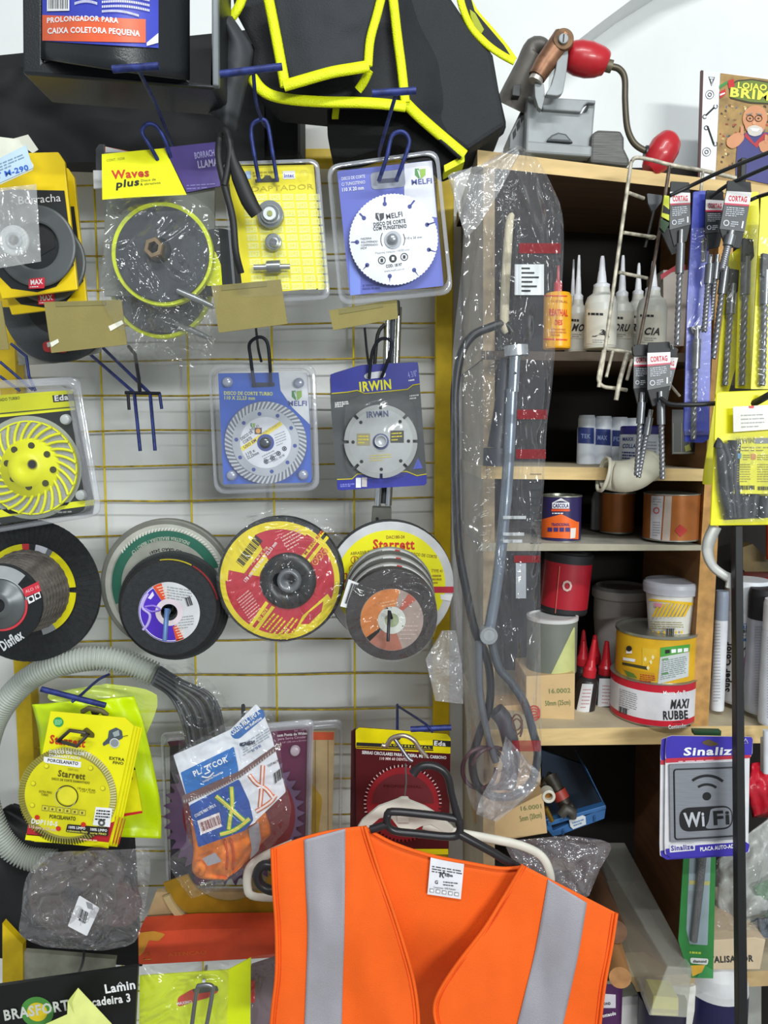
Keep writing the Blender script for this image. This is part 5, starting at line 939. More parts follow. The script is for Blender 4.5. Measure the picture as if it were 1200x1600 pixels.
f = Fr(800, 340, 1.18); B(MB(f).poly([(600, 385), (650, 250), (1200, 250), (1200, 400), (600, 405)], 0, M('#a8906a', .6, var=.25, scale=18), .01).disc(950, 180, 290, .012, M('#b8a87c', .5, var=.1), .006, r0=262, a0=200, a1=340).disc(950, 120, 290, .004, M('#a07a18', .5, var=.2), .004, r0=180, a0=200, a1=340), 'blade_pack', label='dusty beige pack with a curved edge above the orange-red box', cat='package')
f = Fr(1100, 650, 1.05); t = thing('film_pack', 'dull mauve film pack at the left edge of the vest', 'package', f)
B(MB(f).poly([(1045, 560), (1200, 510), (1200, 860), (1045, 860)], 0, M('#6f5c66', .5, var=.15, scale=12), .006).poly([(1045, 620), (1062, 615), (1062, 710), (1045, 712)], .0004, RED), 'card', t); B(MB(f).sheet([(1040, 520), (1040, 860)], [(1200, 500), (1200, 860)], 12, 8, lambda u, v: .01 + .006 * nz(u * 5, v * 5), FOIL), 'clear_bag', t, rec=False)
f = Fr(20, 480, 1.12); B(MB(f).sheet([(-60, 640), (-60, 860)], [(0, 660), (60, 860)], 8, 6, lambda u, v: .01 * nz(u * 3, v * 3), M('#5a5c58', .5)), 'wrapped_goods', label='grey wrapped item in the bottom left corner', cat='package', sol=.002, rec=False)
f = Fr(300, 200, 1.24); B(MB(f).sheet([(-60, -60), (-60, 180), (-60, 520)], [(60, -120), (560, 20), (590, 560)], 20, 20, lambda u, v: .02 * nz(u * 4, v * 3, 1, 9), M('#121315', .7, bump=.5, bs=40)), 'black_sack', label='black sack behind the bagged brown disc', cat='sack', sol=.003, rec=False)
f = Fr(100, 900, 1.27); B(MB(f).sheet([(-60, -100), (-60, 520)], [(120, -60), (330, 560)], 16, 12, lambda u, v: .02 * nz(u * 3, v * 3, 1, 4), M('#141517', .7, bump=.5, bs=40)), 'black_sack', label='black sack behind the hose at lower left', cat='sack', sol=.003, rec=False)
# ================================================================ machine on top of the cabinet
V(780, 0, 2.857)
CASTI = M('#8d9193', .5, .12, var=.12, scale=25, bump=.1, bs=250); DARKM = M('#66625c', .5, .3, var=.2, scale=30); RUST = M('#6e5238', .55, .5, var=.35, scale=60); COPB = M('#8a6248', .45, .5, var=.35, scale=50); RDP = M('#b01c26', .35, coat=.2, var=.06)
f = Fr(270, 690, 1.16); t = thing('crank_mill', 'old grey metal hand-cranked machine with rusty roller and red handles on the cabinet top', 'hand machine', f)
mb = MB(f).poly([(128, 425), (165, 428), (175, 480), (365, 503), (392, 500), (398, 452), (432, 446), (425, 520), (412, 692), (118, 672)], 0, CASTI, .12)
B(mb, 'cast_body', t, bev=.003)
B(MB(f).poly([(120, 625), (416, 650), (412, 700), (118, 680)], .012, CASTI, .02).poly([(210, 628), (235, 600), (265, 588), (300, 595), (335, 636)], .012, M('#5f6264', .45, .5), .01), 'front_ledge', t, bev=.003)
B(MB(f).poly([(130, 428), (432, 446), (430, 462), (395, 458), (380, 470), (365, 500), (195, 488), (185, 450), (130, 440)], .008, CASTI, .012), 'top_rim', t, bev=.002)
B(MB(f).poly([(190, 440), (370, 455), (362, 505), (180, 492)], -.008, M('#1c1f20', .5), .03), 'hopper_mouth', t)
f2 = Fr(90, 560, 1.19)
B(MB(f2).poly([(128, 430), (125, 680), (42, 668), (45, 600)], 0, M('#6c6e70', .5, .4), .06), 'side_cheek', t, bev=.002)
for i in range(4): B(MB(f2).poly([(62 + i * 17, 590 - i * 38), (74 + i * 17, 570 - i * 38), (76 + i * 17, 600 - i * 38), (64 + i * 17, 620 - i * 38)], .0022, INK, .002), 'slot', t)
B(MB(f).tube([(168, 345, .03), (200, 290, .03), (288, 172, .03)], [.0125, .0145, .0165], COPB, 16).tube([(160, 365, .03), (172, 340, .03)], .010, M('#b8b0a8', .4, .6), 14), 'roller', t, 'rusty copper-coloured roller')
B(MB(f).disc(288, 172, 46, .046, RUST, .03).disc(288, 170, 22, .05, CASTI, .006).poly([(286, 152), (292, 152), (289, 188), (283, 188)], .0502, INK), 'end_cap', t, bev=.001)
B(MB(f).poly([(268, 195), (300, 190), (310, 240), (300, 330), (285, 415), (262, 428), (205, 422), (232, 380), (250, 320), (262, 250)], .038, CASTI, .012, r=12), 'lever', t, bev=.002)
B(MB(f).poly([(158, 372), (200, 372), (205, 430), (190, 490), (175, 480), (160, 430)], .03, CASTI, .012, r=6), 'bracket', t, bev=.002)
B(MB(f).tube([(212, 205, .0), (160, 215, -.01), (130, 300, -.02), (90, 400, -.03), (55, 480, -.04)], [.008, .016, .020, .024, .026], DARKM, 14, sm=5), 'rear_arm', t)
B(MB(f).poly([(62, 380), (98, 375), (92, 430), (58, 425)], .0, M('#2c2d2e', .5), .02, r=5), 'lock_plate', t, bev=.002)
B(MB(f).tube([(300, 248, .01), (312, 250, .01), (350, 258, .01), (400, 268, .01), (450, 278, .01), (475, 288, .01), (480, 290, .01)], [.014, .019, .023, .0235, .020, .0155, .012], RDP, 20, sm=3), 'red_handle', t)
B(MB(f).tube([(470, 290, .01), (502, 298, .01)], .0095, M('#6a6250', .5, .4), 6), 'collar', t)
B(MB(f).tube([(498, 297, .01), (535, 308, .01), (560, 350, .01), (562, 450, .01), (570, 560, .01), (590, 620, .01), (620, 655, .01), (668, 680, .01)], .0045, M('#5c5548', .45, .6), 10, sm=6), 'crank_rod', t)
B(MB(f).tube([(650, 678, .01), (700, 685, .01)], .009, M('#3a3f42', .4, .6), 10), 'ferrule', t)
B(MB(f).tube([(668, 762, .012), (690, 735, .012), (715, 700, .012), (742, 655, .012), (768, 620, .012), (785, 602, .012)], [.012, .018, .0215, .0215, .0165, .005], RDP, 20, sm=4), 'red_knob', t)
f = Fr(490, 720, 1.15); B(MB(f).poly([(412, 600), (440, 577), (545, 582), (560, 612), (560, 660), (585, 712), (580, 742), (405, 724)], 0, M('#62615f', .6, .4, var=.3, scale=30, kind='brush'), .06), 'metal_weight', label='dark scratched metal wedge beside the crank machine', cat='metal block', bev=.004)
# ---------------------------------------------------------------- poster
f = Fr(1050, 760, WY - .06); t = thing('poster', 'glossy shop poster with a cartoon bald man giving thumbs up, beside the arch', 'poster', f)
mb = MB(f).poly([(906, 315), (1290, 355), (1290, 860), (890, 820)], 0, M('#e4e6ea', .35), .004).poly([(902, 313), (912, 315), (897, 820), (888, 820)], .0006, M('#4a2420', .5), .005)
for x, y in ((940, 422), (926, 678)): mb.disc(x, y, 19, .001, INK, 0, r0=17).disc(x, y, 9, .001, INK, 0, r0=6)
mb.tube([(936, 342, .001), (962, 345, .001), (948, 383, .001)], .0006, INK, 4, closed=True).tube([(941, 352, .001), (957, 353, .001), (948, 372, .001)], .0006, INK, 4, closed=True)
for a, b in (((918, 520), (966, 475)), ((925, 570), (965, 642))):
    mb.tube([(a[0] + 6, a[1] - 6, .001), (b[0] - 6, b[1] + 4, .001)], .0014, INK, 4)
    for p, q in ((a, -1), (b, 1)): mb.disc(p[0], p[1], 10, .0012, INK, 0, r0=7, a0=30 if q < 0 else 120, a1=330 if q < 0 else 420, n=14)
B(mb, 'white_board', t)
PB = M('#a8864e', .4, var=.3, scale=40)
mb = MB(f).poly([(988, 326), (1290, 366), (1290, 860), (965, 820)], .001, PB)
R_ = random.Random(5)
for i in range(130):
    x = R_.uniform(985, 1280); y = R_.uniform(460, 790)
    mb.poly([(x, y), (x + R_.uniform(4, 14), y + 2), (x + R_.uniform(3, 12), y + R_.uniform(5, 14)), (x - 2, y + 8)], .0014 + i * .000004, M(R_.choice(['#c8a468', '#7a5a38', '#b04a30', '#5a6a8a', '#d8c890', '#48382a', '#8a3a2a']), .4))
mb.poly([(1025, 385), (1060, 358), (1130, 352), (1290, 380), (1290, 470), (1120, 462), (1030, 440)], .002, M('#3a3420', .4), r=8).poly([(1030, 388), (1062, 364), (1130, 358), (1290, 386), (1290, 464), (1122, 455), (1035, 434)], .0023, M('#6a7a34', .4), r=6)
mb.poly([(1020, 360), (1046, 352), (1052, 385), (1025, 395)], .0026, M('#c02020')).poly([(985, 410), (1010, 395), (1012, 420), (985, 440)], .0026, M('#c02020')).poly([(985, 420), (1008, 412), (1008, 418), (985, 428)], .0028, WHITE).poly([(985, 380), (1020, 360), (1020, 372), (985, 395)], .0026, M('#2f8a3a'))
mb.text('LOJAO', 1064, 392, 1194, 404, 26, .003, M('#f2e650'), .05).text('BRIM', 1030, 430, 1204, 448, 40, .003, M('#f2e650'), .07)
SK = M('#c88a62', .5, var=.06); SH = M('#3c3c78', .5, var=.1)
mb.poly([(1065, 620), (1100, 590), (1200, 590), (1290, 620), (1290, 840), (1055, 790), (1058, 700)], .0026, SH, r=16).poly([(1100, 590), (1140, 640), (1185, 592), (1200, 600), (1150, 660), (1095, 610)], .003, M('#b02830'))
mb.disc(1142, 528, 55, .0031, SK).poly([(1092, 530), (1192, 530), (1185, 580), (1160, 606), (1122, 604), (1098, 575)], .0034, SK, r=14).poly([(1105, 570), (1140, 556), (1178, 572), (1172, 600), (1140, 610), (1112, 600)], .0038, M('#c9c4bc'), r=12).poly([(1120, 572), (1164, 574), (1152, 588), (1130, 586)], .0042, WHITE, r=4)
for x in (1120, 1158): mb.tube([(x + 16 * math.cos(a * .5236), 528 + 14 * math.sin(a * .5236), .0042) for a in range(12)], .0005, INK, 4, closed=True).rect(x - 4, 525, x + 4, 531, .0044, INK)
mb.disc(1138, 548, 8, .0042, M('#d89a70')).poly([(1104, 508), (1130, 504), (1130, 509), (1104, 514)], .0042, M('#8a8078')).poly([(1148, 504), (1174, 508), (1174, 514), (1148, 509)], .0042, M('#8a8078'))
mb.poly([(1015, 620), (1050, 595), (1090, 590), (1095, 620), (1070, 650), (1040, 665), (1015, 650)], .0036, SK, r=12).poly([(1078, 560), (1092, 566), (1092, 600), (1076, 600)], .004, SK, r=5).poly([(1155, 640), (1190, 622), (1230, 640), (1230, 680), (1170, 680)], .0036, SK, r=12).poly([(1186, 600), (1200, 604), (1198, 640), (1184, 636)], .004, SK, r=5)
B(mb, 'printed_picture', t, 'printed picture of a bald bearded man in a blue shirt')
# ================================================================ goods on the cabinet shelves
CYF = 1.17
def canp(label, cat, cx, yb, yt, r, z0, bands, name='paint_can', prof=None, group=None, lean=0, extra=None, cap=None, dy=0, yy=0):
    # a round container standing on shelf height z0; yb,yt: picture rows of its front foot and front top
    if dy: Y = dy
    else: Y = yy or min(max(onz(cx, yb, z0).y, 1.13), 1.3)
    h = yb - yt; s = Cy(cx, yb, Y, r, h, lean)
    if not dy: s.M.translation.z = z0 + .0005; s.H = at(cx, yt, Y + s.R * .3).z - z0
    s.I = s.M.inverted(); R, H = s.R, s.H
    t = thing(name, label, cat, s, group)
    pr = [(0, 0, None)] + [(R * a, H * b, m) for a, b, m in bands] + [(0, H * bands[-1][1], bands[-1][2])]
    bo = B(MB(s).lathe(pr, bands[0][2]), 'body', t)
    if cap: B(MB(s).lathe([(R * a, H * b, None) for a, b in cap[0]], cap[1]), cap[2], t, cap[3] if len(cap) > 3 else None)
    if extra:
        mb = MB(s); extra(mb, s)
        B(mb, 'label', bo)
    return t, s
TIN = M('#a8a89c', .3, .8)
V(840, 230, 3.3333)
# shelf 1
GL = M('#c8c8c0', .35, var=.05); NOZ = M('#e2e4ea', .35); GLAB = M('#cfcabc', .5, var=.1)
def yb_(mb, s): mb.text('LUSTRAL', 72, 805, 158, 812, 12, .0008, M('#a8601a'), .0); mb.text('REATHAL', 60, 875, 158, 880, 34, .0008, M('#d83a1c'), .04); mb.text('DES', 90, 925, 130, 925, 26, .0008, M('#d83a1c'), .04); mb.patch([(30, 770), (155, 772), (155, 778), (30, 776)], .0008, M('#d83a1c')); mb.patch([(30, 995), (155, 1000), (155, 1006), (30, 1002)], .0008, M('#d83a1c')); mb.lines((70, 940), (150, 942), (70, 985), 3, 8, .0008, M('#c8781c'))
YY = M('#e8a818', .35)
canp('bright yellow bottle with red writing, left end of the top shelf', 'bottle', 100, 1020, 745, 68, SH1 + 0, [(.95, .0, YY), (1, .03, YY), (1, .9, YY), (.85, .97, YY), (.3, 1.0, YY)], 'glue_bottle', extra=yb_, cap=([(.3, 1.0), (.3, 1.15), (.12, 1.2), (.08, 1.45)], M('#b8202c', .35), 'nozzle', 'red nozzle'), yy=1.15)
for i, (cx, yb, yt, r, lab, who) in enumerate((
    (205, 1010, 790, 50, 'MO', 'squat glue bottle right behind the yellow bottle'), (178, 990, 790, 34, '', 'thin clear glue bottle squeezed beside the yellow bottle'),
    (325, 1040, 720, 78, 'A', 'largest clear white-nozzle glue bottle on the top shelf'), (432, 1010, 770, 60, 'DRU', 'clear glue bottle between the two largest ones on the top shelf'),
    (515, 1010, 760, 52, 'RO', 'clear glue bottle with narrow nozzle behind the rack wire'), (590, 1030, 740, 70, 'CIA', 'clear glue bottle lettered CIA at the right of the row'))):
    ex = None
    if lab:
        def ex(mb, s, cx=cx, yb=yb, r=r, lab=lab, yt=yt):
            y0 = yb - (yb - yt) * .62; mb.patch([(cx - r * .9, y0), (cx + r * .9, y0 + 4), (cx + r * .9, yb - 12), (cx - r * .9, yb - 16)], .0006, GLAB, 14, 1)
            mb.lines((cx - r * .8, y0 + 12), (cx + r * .8, y0 + 16), (cx - r * .8, y0 + 40), 1, 12, .0012, INK); mb.text(lab, cx - r * .55, yb - 55, cx + r * .65, yb - 52, 36, .0012, INK, .05, sl=.3); mb.lines((cx - r * .5, yb - 42), (cx + r * .5, yb - 40), (cx - r * .5, yb - 20), 2, 4, .0012, GREY)
    hh = (.84, .7, .5, .7, .5, .5)[i]
    canp(who, 'bottle', cx, yb, yt, r, SH1, [(.95, 0, GL), (1, .04, GL), (1, .72, GL), (.85, .84, GL), (.55, .9, GL), (.48, 1, GL)], 'glue_bottle', extra=ex, cap=([(.48, .97), (.5, 1 + .08 * hh), (.3, 1 + .14 * hh), (.27, 1 + .3 * hh), (.22, 1 + .5 * hh), (.2, 1 + .52 * hh), (.14, 1 + .9 * hh), (.1, 1 + hh), (0, 1 + hh)], NOZ, 'nozzle'), yy=(1.2, 1.26, 1.145, 1.22, 1.25, 1.16)[i])
f = Fr(720, 1000, CYF + .1); f.M.translation.z = SH1 + .001; f.I = f.M.inverted()
B(MB(f).rect(655, 640, 800, 1035, 0, M('#b8b0a8', .6, var=.1), .08).poly([(640, 665), (720, 615), (770, 610), (770, 640), (700, 650), (645, 690)], .0006, M('#a82838', .5)), 'box', label='off-white box with a red edge at the right of the top shelf', cat='box')
# shelf 2
V(840, 520, 3.3333)
WB = M('#c9ced6', .4, var=.05); BLB = M('#2b3a78', .4, var=.1)
for i, (cx, yb, yt, r, who) in enumerate(((252, 640, 430, 46, 'first'), (338, 648, 435, 46, 'second'), (420, 655, 440, 46, 'third'), (490, 650, 445, 46, 'fourth, mostly hidden'))):
    def ex(mb, s, cx=cx, yb=yb): mb.patch([(cx - 42, yb - 148), (cx + 42, yb - 145), (cx + 42, yb - 62), (cx - 42, yb - 66)], .0006, BLB, 10, 1); mb.text(('TEK', 'MAX', 'FIX', 'X')[i], cx - 26, yb - 92, cx + 24, yb - 90, 22, .001, M('#8a9cc8'), .03)
    canp(f'{who} of the white bottles with dark blue bands on the middle shelf', 'bottle', cx, yb, yt, r, SH2, [(1, 0, WB), (1, .72, WB), (.92, .78, WB), (.92, .93, WB), (.8, 1, WB)], 'glue_bottle', extra=ex, yy=1.25)
def mx(mb, s): mb.patch([(432, 535), (626, 540), (632, 700), (430, 690)], .0006, M('#c8ccd8', .4), 16, 1); mb.text('MAXX', 442, 562, 500, 562, 18, .0012, BLB, .03).text('COLLA', 440, 600, 510, 600, 22, .0012, BLB, .04, sl=.2).lines((440, 615), (510, 618), (440, 660), 3, 8, .0012, BLB).lines((560, 560), (620, 562), (560, 660), 6, 5, .0012, GREY)
canp('white jar with a dark violet lid behind the hanging drill bits', 'jar', 532, 715, 530, 100, SH2, [(.98, 0, WB), (1, .03, WB), (1, .97, WB), (.96, 1, WB)], 'jar', extra=mx, cap=([(.96, 1.0), (.98, 1.0), (.98, 1.22), (.9, 1.26), (0, 1.26)], M('#2a2470', .4), 'lid', 'dark violet lid'), yy=1.16)
PVC = M('#d2cdba', .45, var=.06)
f = Fr(460, 740, 1.12); t = thing('pipe_elbow', 'off-white plastic pipe elbow resting on the edge of the middle shelf', 'pipe fitting', f)
B(MB(f).tube([(350, 740, .0), (400, 745, .0), (455, 748, .01), (510, 735, .012), (560, 705, .004), (580, 690, -.004)], [.021, .0225, .0235, .023, .022, .0205], PVC, 28, sm=3, cap=False), 'pipe_body', t, sol=.002)
B(MB(f).tube([(335, 736, 0), (352, 740, 0)], .0265, PVC, 28, cap=False), 'socket_rim', t, sol=.003)
B(MB(f).tube([(575, 696, -.003), (592, 684, -.006)], .0245, PVC, 28, cap=False), 'socket_rim', t, sol=.003)
f = Fr(790, 560, 1.2); t = thing('tool_card', 'black card of small tools leaning at the right of the middle shelf', 'package', f)
mb = MB(f).rect(700, 400, 880, 632, 0, M('#121214', .45), .004)
for x in range(5): mb.rect(705 + x * 42, 470, 708 + x * 42, 625, .0006, M('#6a6c58', .4))
mb.rect(702, 622, 876, 628, .0006, M('#6a6c58')).poly([(765, 590), (790, 580), (800, 610), (770, 620)], .0008, M('#8a8a30')); B(mb, 'card', t)
# shelf 3
def cas(mb, s):
    O = M('#e8641c', .4); mb.patch([(20, 970), (216, 985), (213, 1075), (20, 1065)], .0006, O, 12, 1); 
    vs = [(20, 975), (70, 955), (125, 945), (180, 962), (216, 990)]
    mb.patch([(20, 972), (125, 944), (125, 980), (20, 980)], .0007, O, 8, 1).patch([(125, 944), (216, 990), (214, 992), (125, 980)], .0007, O, 8, 1)
    mb.patch([(76, 885), (165, 885), (165, 915), (76, 915)], .001, WHITE, 6, 1).patch([(76, 885), (120, 862), (125, 862), (165, 885)], .001, WHITE, 6, 1).text('CASCOLA', 80, 910, 162, 910, 20, .0016, M('#2a2260'), .05).patch([(72, 918), (168, 918), (168, 930), (72, 930)], .001, M('#d8501c'), 6, 1).lines((76, 935), (166, 935), (76, 945), 1, 6, .001, WHITE)
    mb.text('TRADICIONAL', 72, 1006, 168, 1006, 15, .0012, M('#3a2a6a'), .05)
    for i in range(4): x = 52 + i * 31; mb.patch([(x, 1014), (x + 24, 1014), (x + 24, 1036), (x, 1036)], .0012, M('#3a2a6a'), 2, 1)
    mb.patch([(172, 1018), (200, 1016), (196, 1068), (170, 1072)], .0012, M('#d8d0c8'), 3, 1).disc
DV = M('#2a2252', .35, var=.06)
canp('violet and orange glue can at the left of the narrow shelf', 'can', 120, 1095, 850, 98, SH3, [(1, 0, TIN), (1, .03, DV), (1, .95, DV), (1.03, .97, TIN), (1.03, 1, TIN), (.94, 1, TIN), (.94, .96, TIN)], extra=cas)
CO = M('#a8622a', .35, .3, var=.12)
canp('plain copper-orange can behind the pipe elbow', 'can', 412, 1050, 835, 82, SH3, [(1, 0, TIN), (1, .04, CO), (1, .97, CO), (1.03, .98, TIN), (1.03, 1, TIN), (.94, 1, TIN)])
def co2(mb, s):
    mb.patch([(592, 848), (656, 850), (640, 1080), (585, 1070)], .0006, M('#c4c0c4', .4), 5, 1).patch([(664, 850), (700, 850), (688, 1085), (648, 1082)], .0006, M('#b8a89c', .4), 4, 1).lines((600, 980), (640, 982), (598, 1060), 6, 4, .001, GREY).disc(618, 925, 16, .002, RED, 0, r0=12)
    mb.patch([(745, 998), (780, 1030), (745, 1064), (714, 1030)], .001, M('#b8281c'), 4, 4).lines((600, 860), (645, 862), (598, 900), 3, 4, .001, GREY)
canp('copper can with a white label and red diamond at the right of the narrow shelf', 'can', 690, 1092, 842, 130, SH3, [(1, 0, TIN), (1, .03, CO), (1, .97, CO), (1.02, .98, TIN), (1.02, 1, TIN), (.94, 1, TIN)], extra=co2)
canp('small white bottle in shade between the cans of the narrow shelf', 'bottle', 310, 1030, 830, 32, SH3, [(1, 0, GREY), (1, .8, GREY), (.6, 1, GREY)], 'bottle')
# shelf 4
V(840, 820, 3.3333)
KB = M('#c4a678', .8, var=.05, bump=.1, bs=200)
def box(label, q, Y, z0, th, text, mat=KB, name='cardboard_box'):
    p = at(q[3][0], q[3][1], Y); f = Fr(q[3][0], q[3][1], Y)
    t = thing(name, label, 'box', f); mb = MB(f).poly(q, 0, mat, th)
    B(mb, 'carton', t, bev=.001)
    mb = MB(f)
    for a in text: mb.text(a[0], *a[1:6], .0008, M(a[6] if len(a) > 6 else '#6a7a4a', .7), a[7] if len(a) > 7 else .01)
    if mb.v: B(mb, 'printing', t, 'stamped green print' if len(text[0]) < 7 else None)
    return t
box('cardboard box with green stamp on the lower shelf, under the grey can', [(-60, 790), (195, 775), (192, 1022), (-60, 1030)], 1.16, SH4, .1, [('16.0002', 60, 878, 172, 874, 24), ('50mm (25cm)', 40, 943, 172, 936, 26)])
GC = M('#6c7068', .45, var=.06)
def gcx(mb, s): mb.patch([(188, 535), (194, 535), (194, 780), (62, 795)], .0006, M('#b8bc7c', .5), 8, 4)
p_ = at(70, 790, 1.165)
t, s = canp('dull grey can with a pale green corner, standing on the cardboard box', 'can', 70, 797, 520, 122, p_.z, [(.97, 0, GC), (1, .02, GC), (1, .97, GC), (1.02, 1, TIN), (.95, 1, TIN)], extra=gcx, cap=([(1.0, .97), (1.03, .98), (1.03, 1.04), (.93, 1.05), (.9, 1.02), (0, 1.02)], M('#c9c9c8', .4), 'lid', 'pale lid'), dy=1.165)
top_z = (s.M @ Vector((0, 0, s.H * 1.05))).z
RC = M('#a01828', .35, var=.08)
def rcx(mb, s): mb.disc; mb.text('O', 128, 345, 180, 345, 54, .002, M('#c8a8a0'), .12); mb.tube([(115, 215, .001), (92, 460, .001)], .0008, M('#c06050'), 5).tube([(30, 205, .001), (5, 430, .001)], .0006, M('#7a1018'), 5)
Y_ = 1.2
t, s = canp('red and black can tilted on top of the dull grey can', 'can', 130, 478, 165, 118, top_z, [(.96, 0, INK), (1, .03, INK), (1, .1, RC), (1, .84, INK), (1.02, .98, INK), (.95, 1.0, GREY), (.9, .97, GREY)], lean=5, extra=rcx, dy=Y_)
GLB = M('#2a2426', .35, var=.08); RN = M('#b01c28', .3)
for i, (cx, yb, yt, r, ln, who) in enumerate(((345, 950, 790, 56, 1, 'black bottle with red nozzle and white label, beside the red and white filler can'), (240, 980, 800, 52, 7, 'front black glue bottle with red nozzle leaning against the cardboard box'), (290, 900, 730, 44, 0, 'rear black glue bottle with a red nozzle, furthest right at the back'), (222, 890, 740, 40, 2, 'rear black glue bottle just left behind the leaning one'), (232, 850, 700, 34, 0, 'tallest-looking red nozzle bottle at the very back beside the dull grey can'))):
    def ex(mb, s, cx=cx, yb=yb, r=r, i=i):
        if i > 1: return
        if i == 0: mb.patch([(322, 800), (396, 802), (384, 945), (312, 948)], .0006, M('#d0d0d4', .4), 8, 2).lines((338, 830), (388, 832), (334, 935), 6, 5, .001, M('#b87a7a'))
        else: mb.patch([(232, 828), (290, 830), (268, 975), (200, 978)], .0006, M('#d0d0d4', .4), 8, 2).lines((238, 850), (282, 850), (222, 960), 6, 5, .001, M('#b87a7a'))
    k = 1 if i < 2 else 1.2
    canp(who, 'bottle', cx, yb, yt, r, SH4, [(.95, 0, GLB), (1, .04, GLB), (1, .78, GLB), (.85, .9, GLB), (.6, .98, GLB), (.6, 1, GLB)], 'glue_bottle', lean=ln, extra=ex if i < 2 else None,
         cap=([(.6, .98), (.62, 1.0), (.62, 1.22), (.5, 1.3), (.36, 1.5), (.28, 1.8), (.18, 2.1), (0, 2.12)] if i < 2 else [(.65, .98), (.7, 1.0), (.7, 1.25), (.5, 1.4), (.4, 1.55), (.22, 1.85), (0, 1.9)], RN, 'nozzle', 'red nozzle'))
TUB = M('#a8a29e', .4, var=.12)
canp('dusty clear plastic tub standing at the back of the lower shelf', 'tub', 420, 800, 350, 125, SH4, [(.8, 0, TUB), (1, .7, TUB), (1, .9, TUB), (1.08, .92, TUB), (1.08, 1, M('#8f8a86', .4)), (.95, 1.03, M('#8f8a86', .4)), (.9, 1, TUB)], 'tub')
MW = M('#d4d2d6', .35); MR = M('#c01c30', .35)
def max_(mb, s):
    mb.text('Massa de Po', 655, 888, 784, 884, 22, .0008, WHITE, .015).text('MAXI', 692, 958, 784, 953, 46, .0008, INK, .08, sl=.2).text('RUBBE', 655, 1015, 784, 1010, 44, .0008, INK, .1).text('Conteudo:', 682, 1064, 776, 1054, 20, .0008, WHITE, .04)
    mb.lines((428, 850), (520, 880), (424, 950), 9, 4, .0008, GREY).bars((422, 945), (470, 960), (420, 975), 10, .0008, INK).lines((705, 1024), (770, 1022), (705, 1034), 1, 3, .0008, INK)
t, s = canp('red and white filler can at the bottom of the stack, lower shelf', 'can', 595, 1078, 812, 195, SH4, [(1, 0, TIN), (1, .03, MR), (1, .16, MW), (1, .8, MR), (1, .97, TIN), (1.02, .98, TIN), (1.02, 1, TIN), (.95, 1, TIN)], extra=max_)
z1 = (s.M @ Vector((0, 0, s.H))).z + .001; yf = s.M.translation.y - s.R
def m2(mb, s):
    G = M('#4a9a3c', .4); mb.patch([(640, 640), (795, 622), (790, 660), (638, 690)], .0006, G, 8, 1).patch([(638, 690), (790, 662), (785, 790), (626, 830)], .0006, M('#c4c8c8', .4), 8, 1)
    mb.lines((650, 705), (780, 680), (640, 810), 10, 4, .001, M('#7a8a8a')).lines((648, 700), (700, 690), (648, 706), 1, 7, .0012, G).lines((648, 775), (700, 765), (648, 782), 1, 7, .0012, G)
    for i in range(4): x = 665 + i * 32; mb.patch([(x, 652 - i * 3), (x + 24, 650 - i * 3), (x + 24, 668 - i * 3), (x, 672 - i * 3)], .0012, WHITE if i else INK, 2, 1)
    mb.disc(476, 645, 15, .002, INK).patch([(462, 655), (490, 655), (492, 670), (460, 670)], .0016, WHITE, 3, 1).patch([(545, 640), (625, 648), (622, 690), (545, 740)], .0006, M('#d8b030', .4), 6, 2).patch([(445, 690), (510, 700), (505, 715), (445, 705)], .001, WHITE, 4, 1).patch([(440, 715), (575, 740), (572, 756), (440, 728)], .001, M('#3a3a20'), 8, 1)
    mb.patch([(440, 740), (610, 775), (600, 815), (470, 790)], .0008, M('#c8941c', .4), 8, 2).patch([(450, 755), (500, 775), (520, 800), (470, 790)], .001, M('#5a7a30', .4), 4, 2).lines((535, 775), (615, 785), (530, 815), 4, 6, .001, M('#a83a1c'))
    for x, y in ((560, 700), (590, 715), (575, 745), (600, 690)): mb.patch([(x, y - 14), (x + 8, y), (x, y + 14), (x - 8, y)], .001, M('#e8dca8'), 2, 2)
YM = M('#d8a81c', .4, var=.12)
t, s = canp('yellow and green can with a pasta-like print, middle of the stack', 'can', 612, 838, 600, 186, z1, [(1, 0, TIN), (1, .05, YM), (1, .93, TIN), (1.03, .95, TIN), (1.03, 1, TIN), (.96, 1, TIN), (.93, .95, TIN)], extra=m2, dy=yf + .004)
z2 = (s.M @ Vector((0, 0, s.H))).z + .001; ax = s.M.translation
YW2 = M('#e2e0d8', .35)
def m3(mb, s):
    y_ = M('#e8bc20', .4); R_ = random.Random(2)
    mb.patch([(580, 385), (810, 405), (808, 420), (580, 395)], .0006, y_, 10, 1)
    for i in range(9): x = 630 + i * 20; mb.patch([(x, 410), (x + 12, 410), (x - 24, 480), (x - 36, 480)], .0008, y_, 2, 3)
    for i in range(6):
        for j in range(2): x = 600 + i * 30 + j * 14; y = 560 + j * 22; mb.patch([(x, y - 10), (x + 7, y), (x, y + 10), (x - 7, y)], .0008, y_, 2, 2)
    mb.lines((585, 500), (760, 505), (585, 545), 4, 4, .001, M('#8a7a30')).patch([(665, 535), (715, 535), (712, 600), (662, 598)], .0008, M('#b8b4b4'), 4, 1).bars((668, 540), (712, 540), (666, 595), 12, .0012, INK).patch([(605, 405), (650, 410), (645, 430), (605, 425)], .001, M('#d890a0'), 4, 1)
t, s = canp('white and yellow plastic tub on top of the can stack', 'tub', 690, 612, 345, 118, z2, [(.84, 0, YW2), (1, .8, YW2), (1, .9, YW2)], 'tub', extra=m3, cap=([(1, .82), (1.12, .84), (1.12, .88), (1.14, .96), (1.12, 1.03), (1.04, 1.06), (0, 1.06)], M('#b4b4bc', .35), 'lid', 'grey-white lid'), dy=yf + .03)
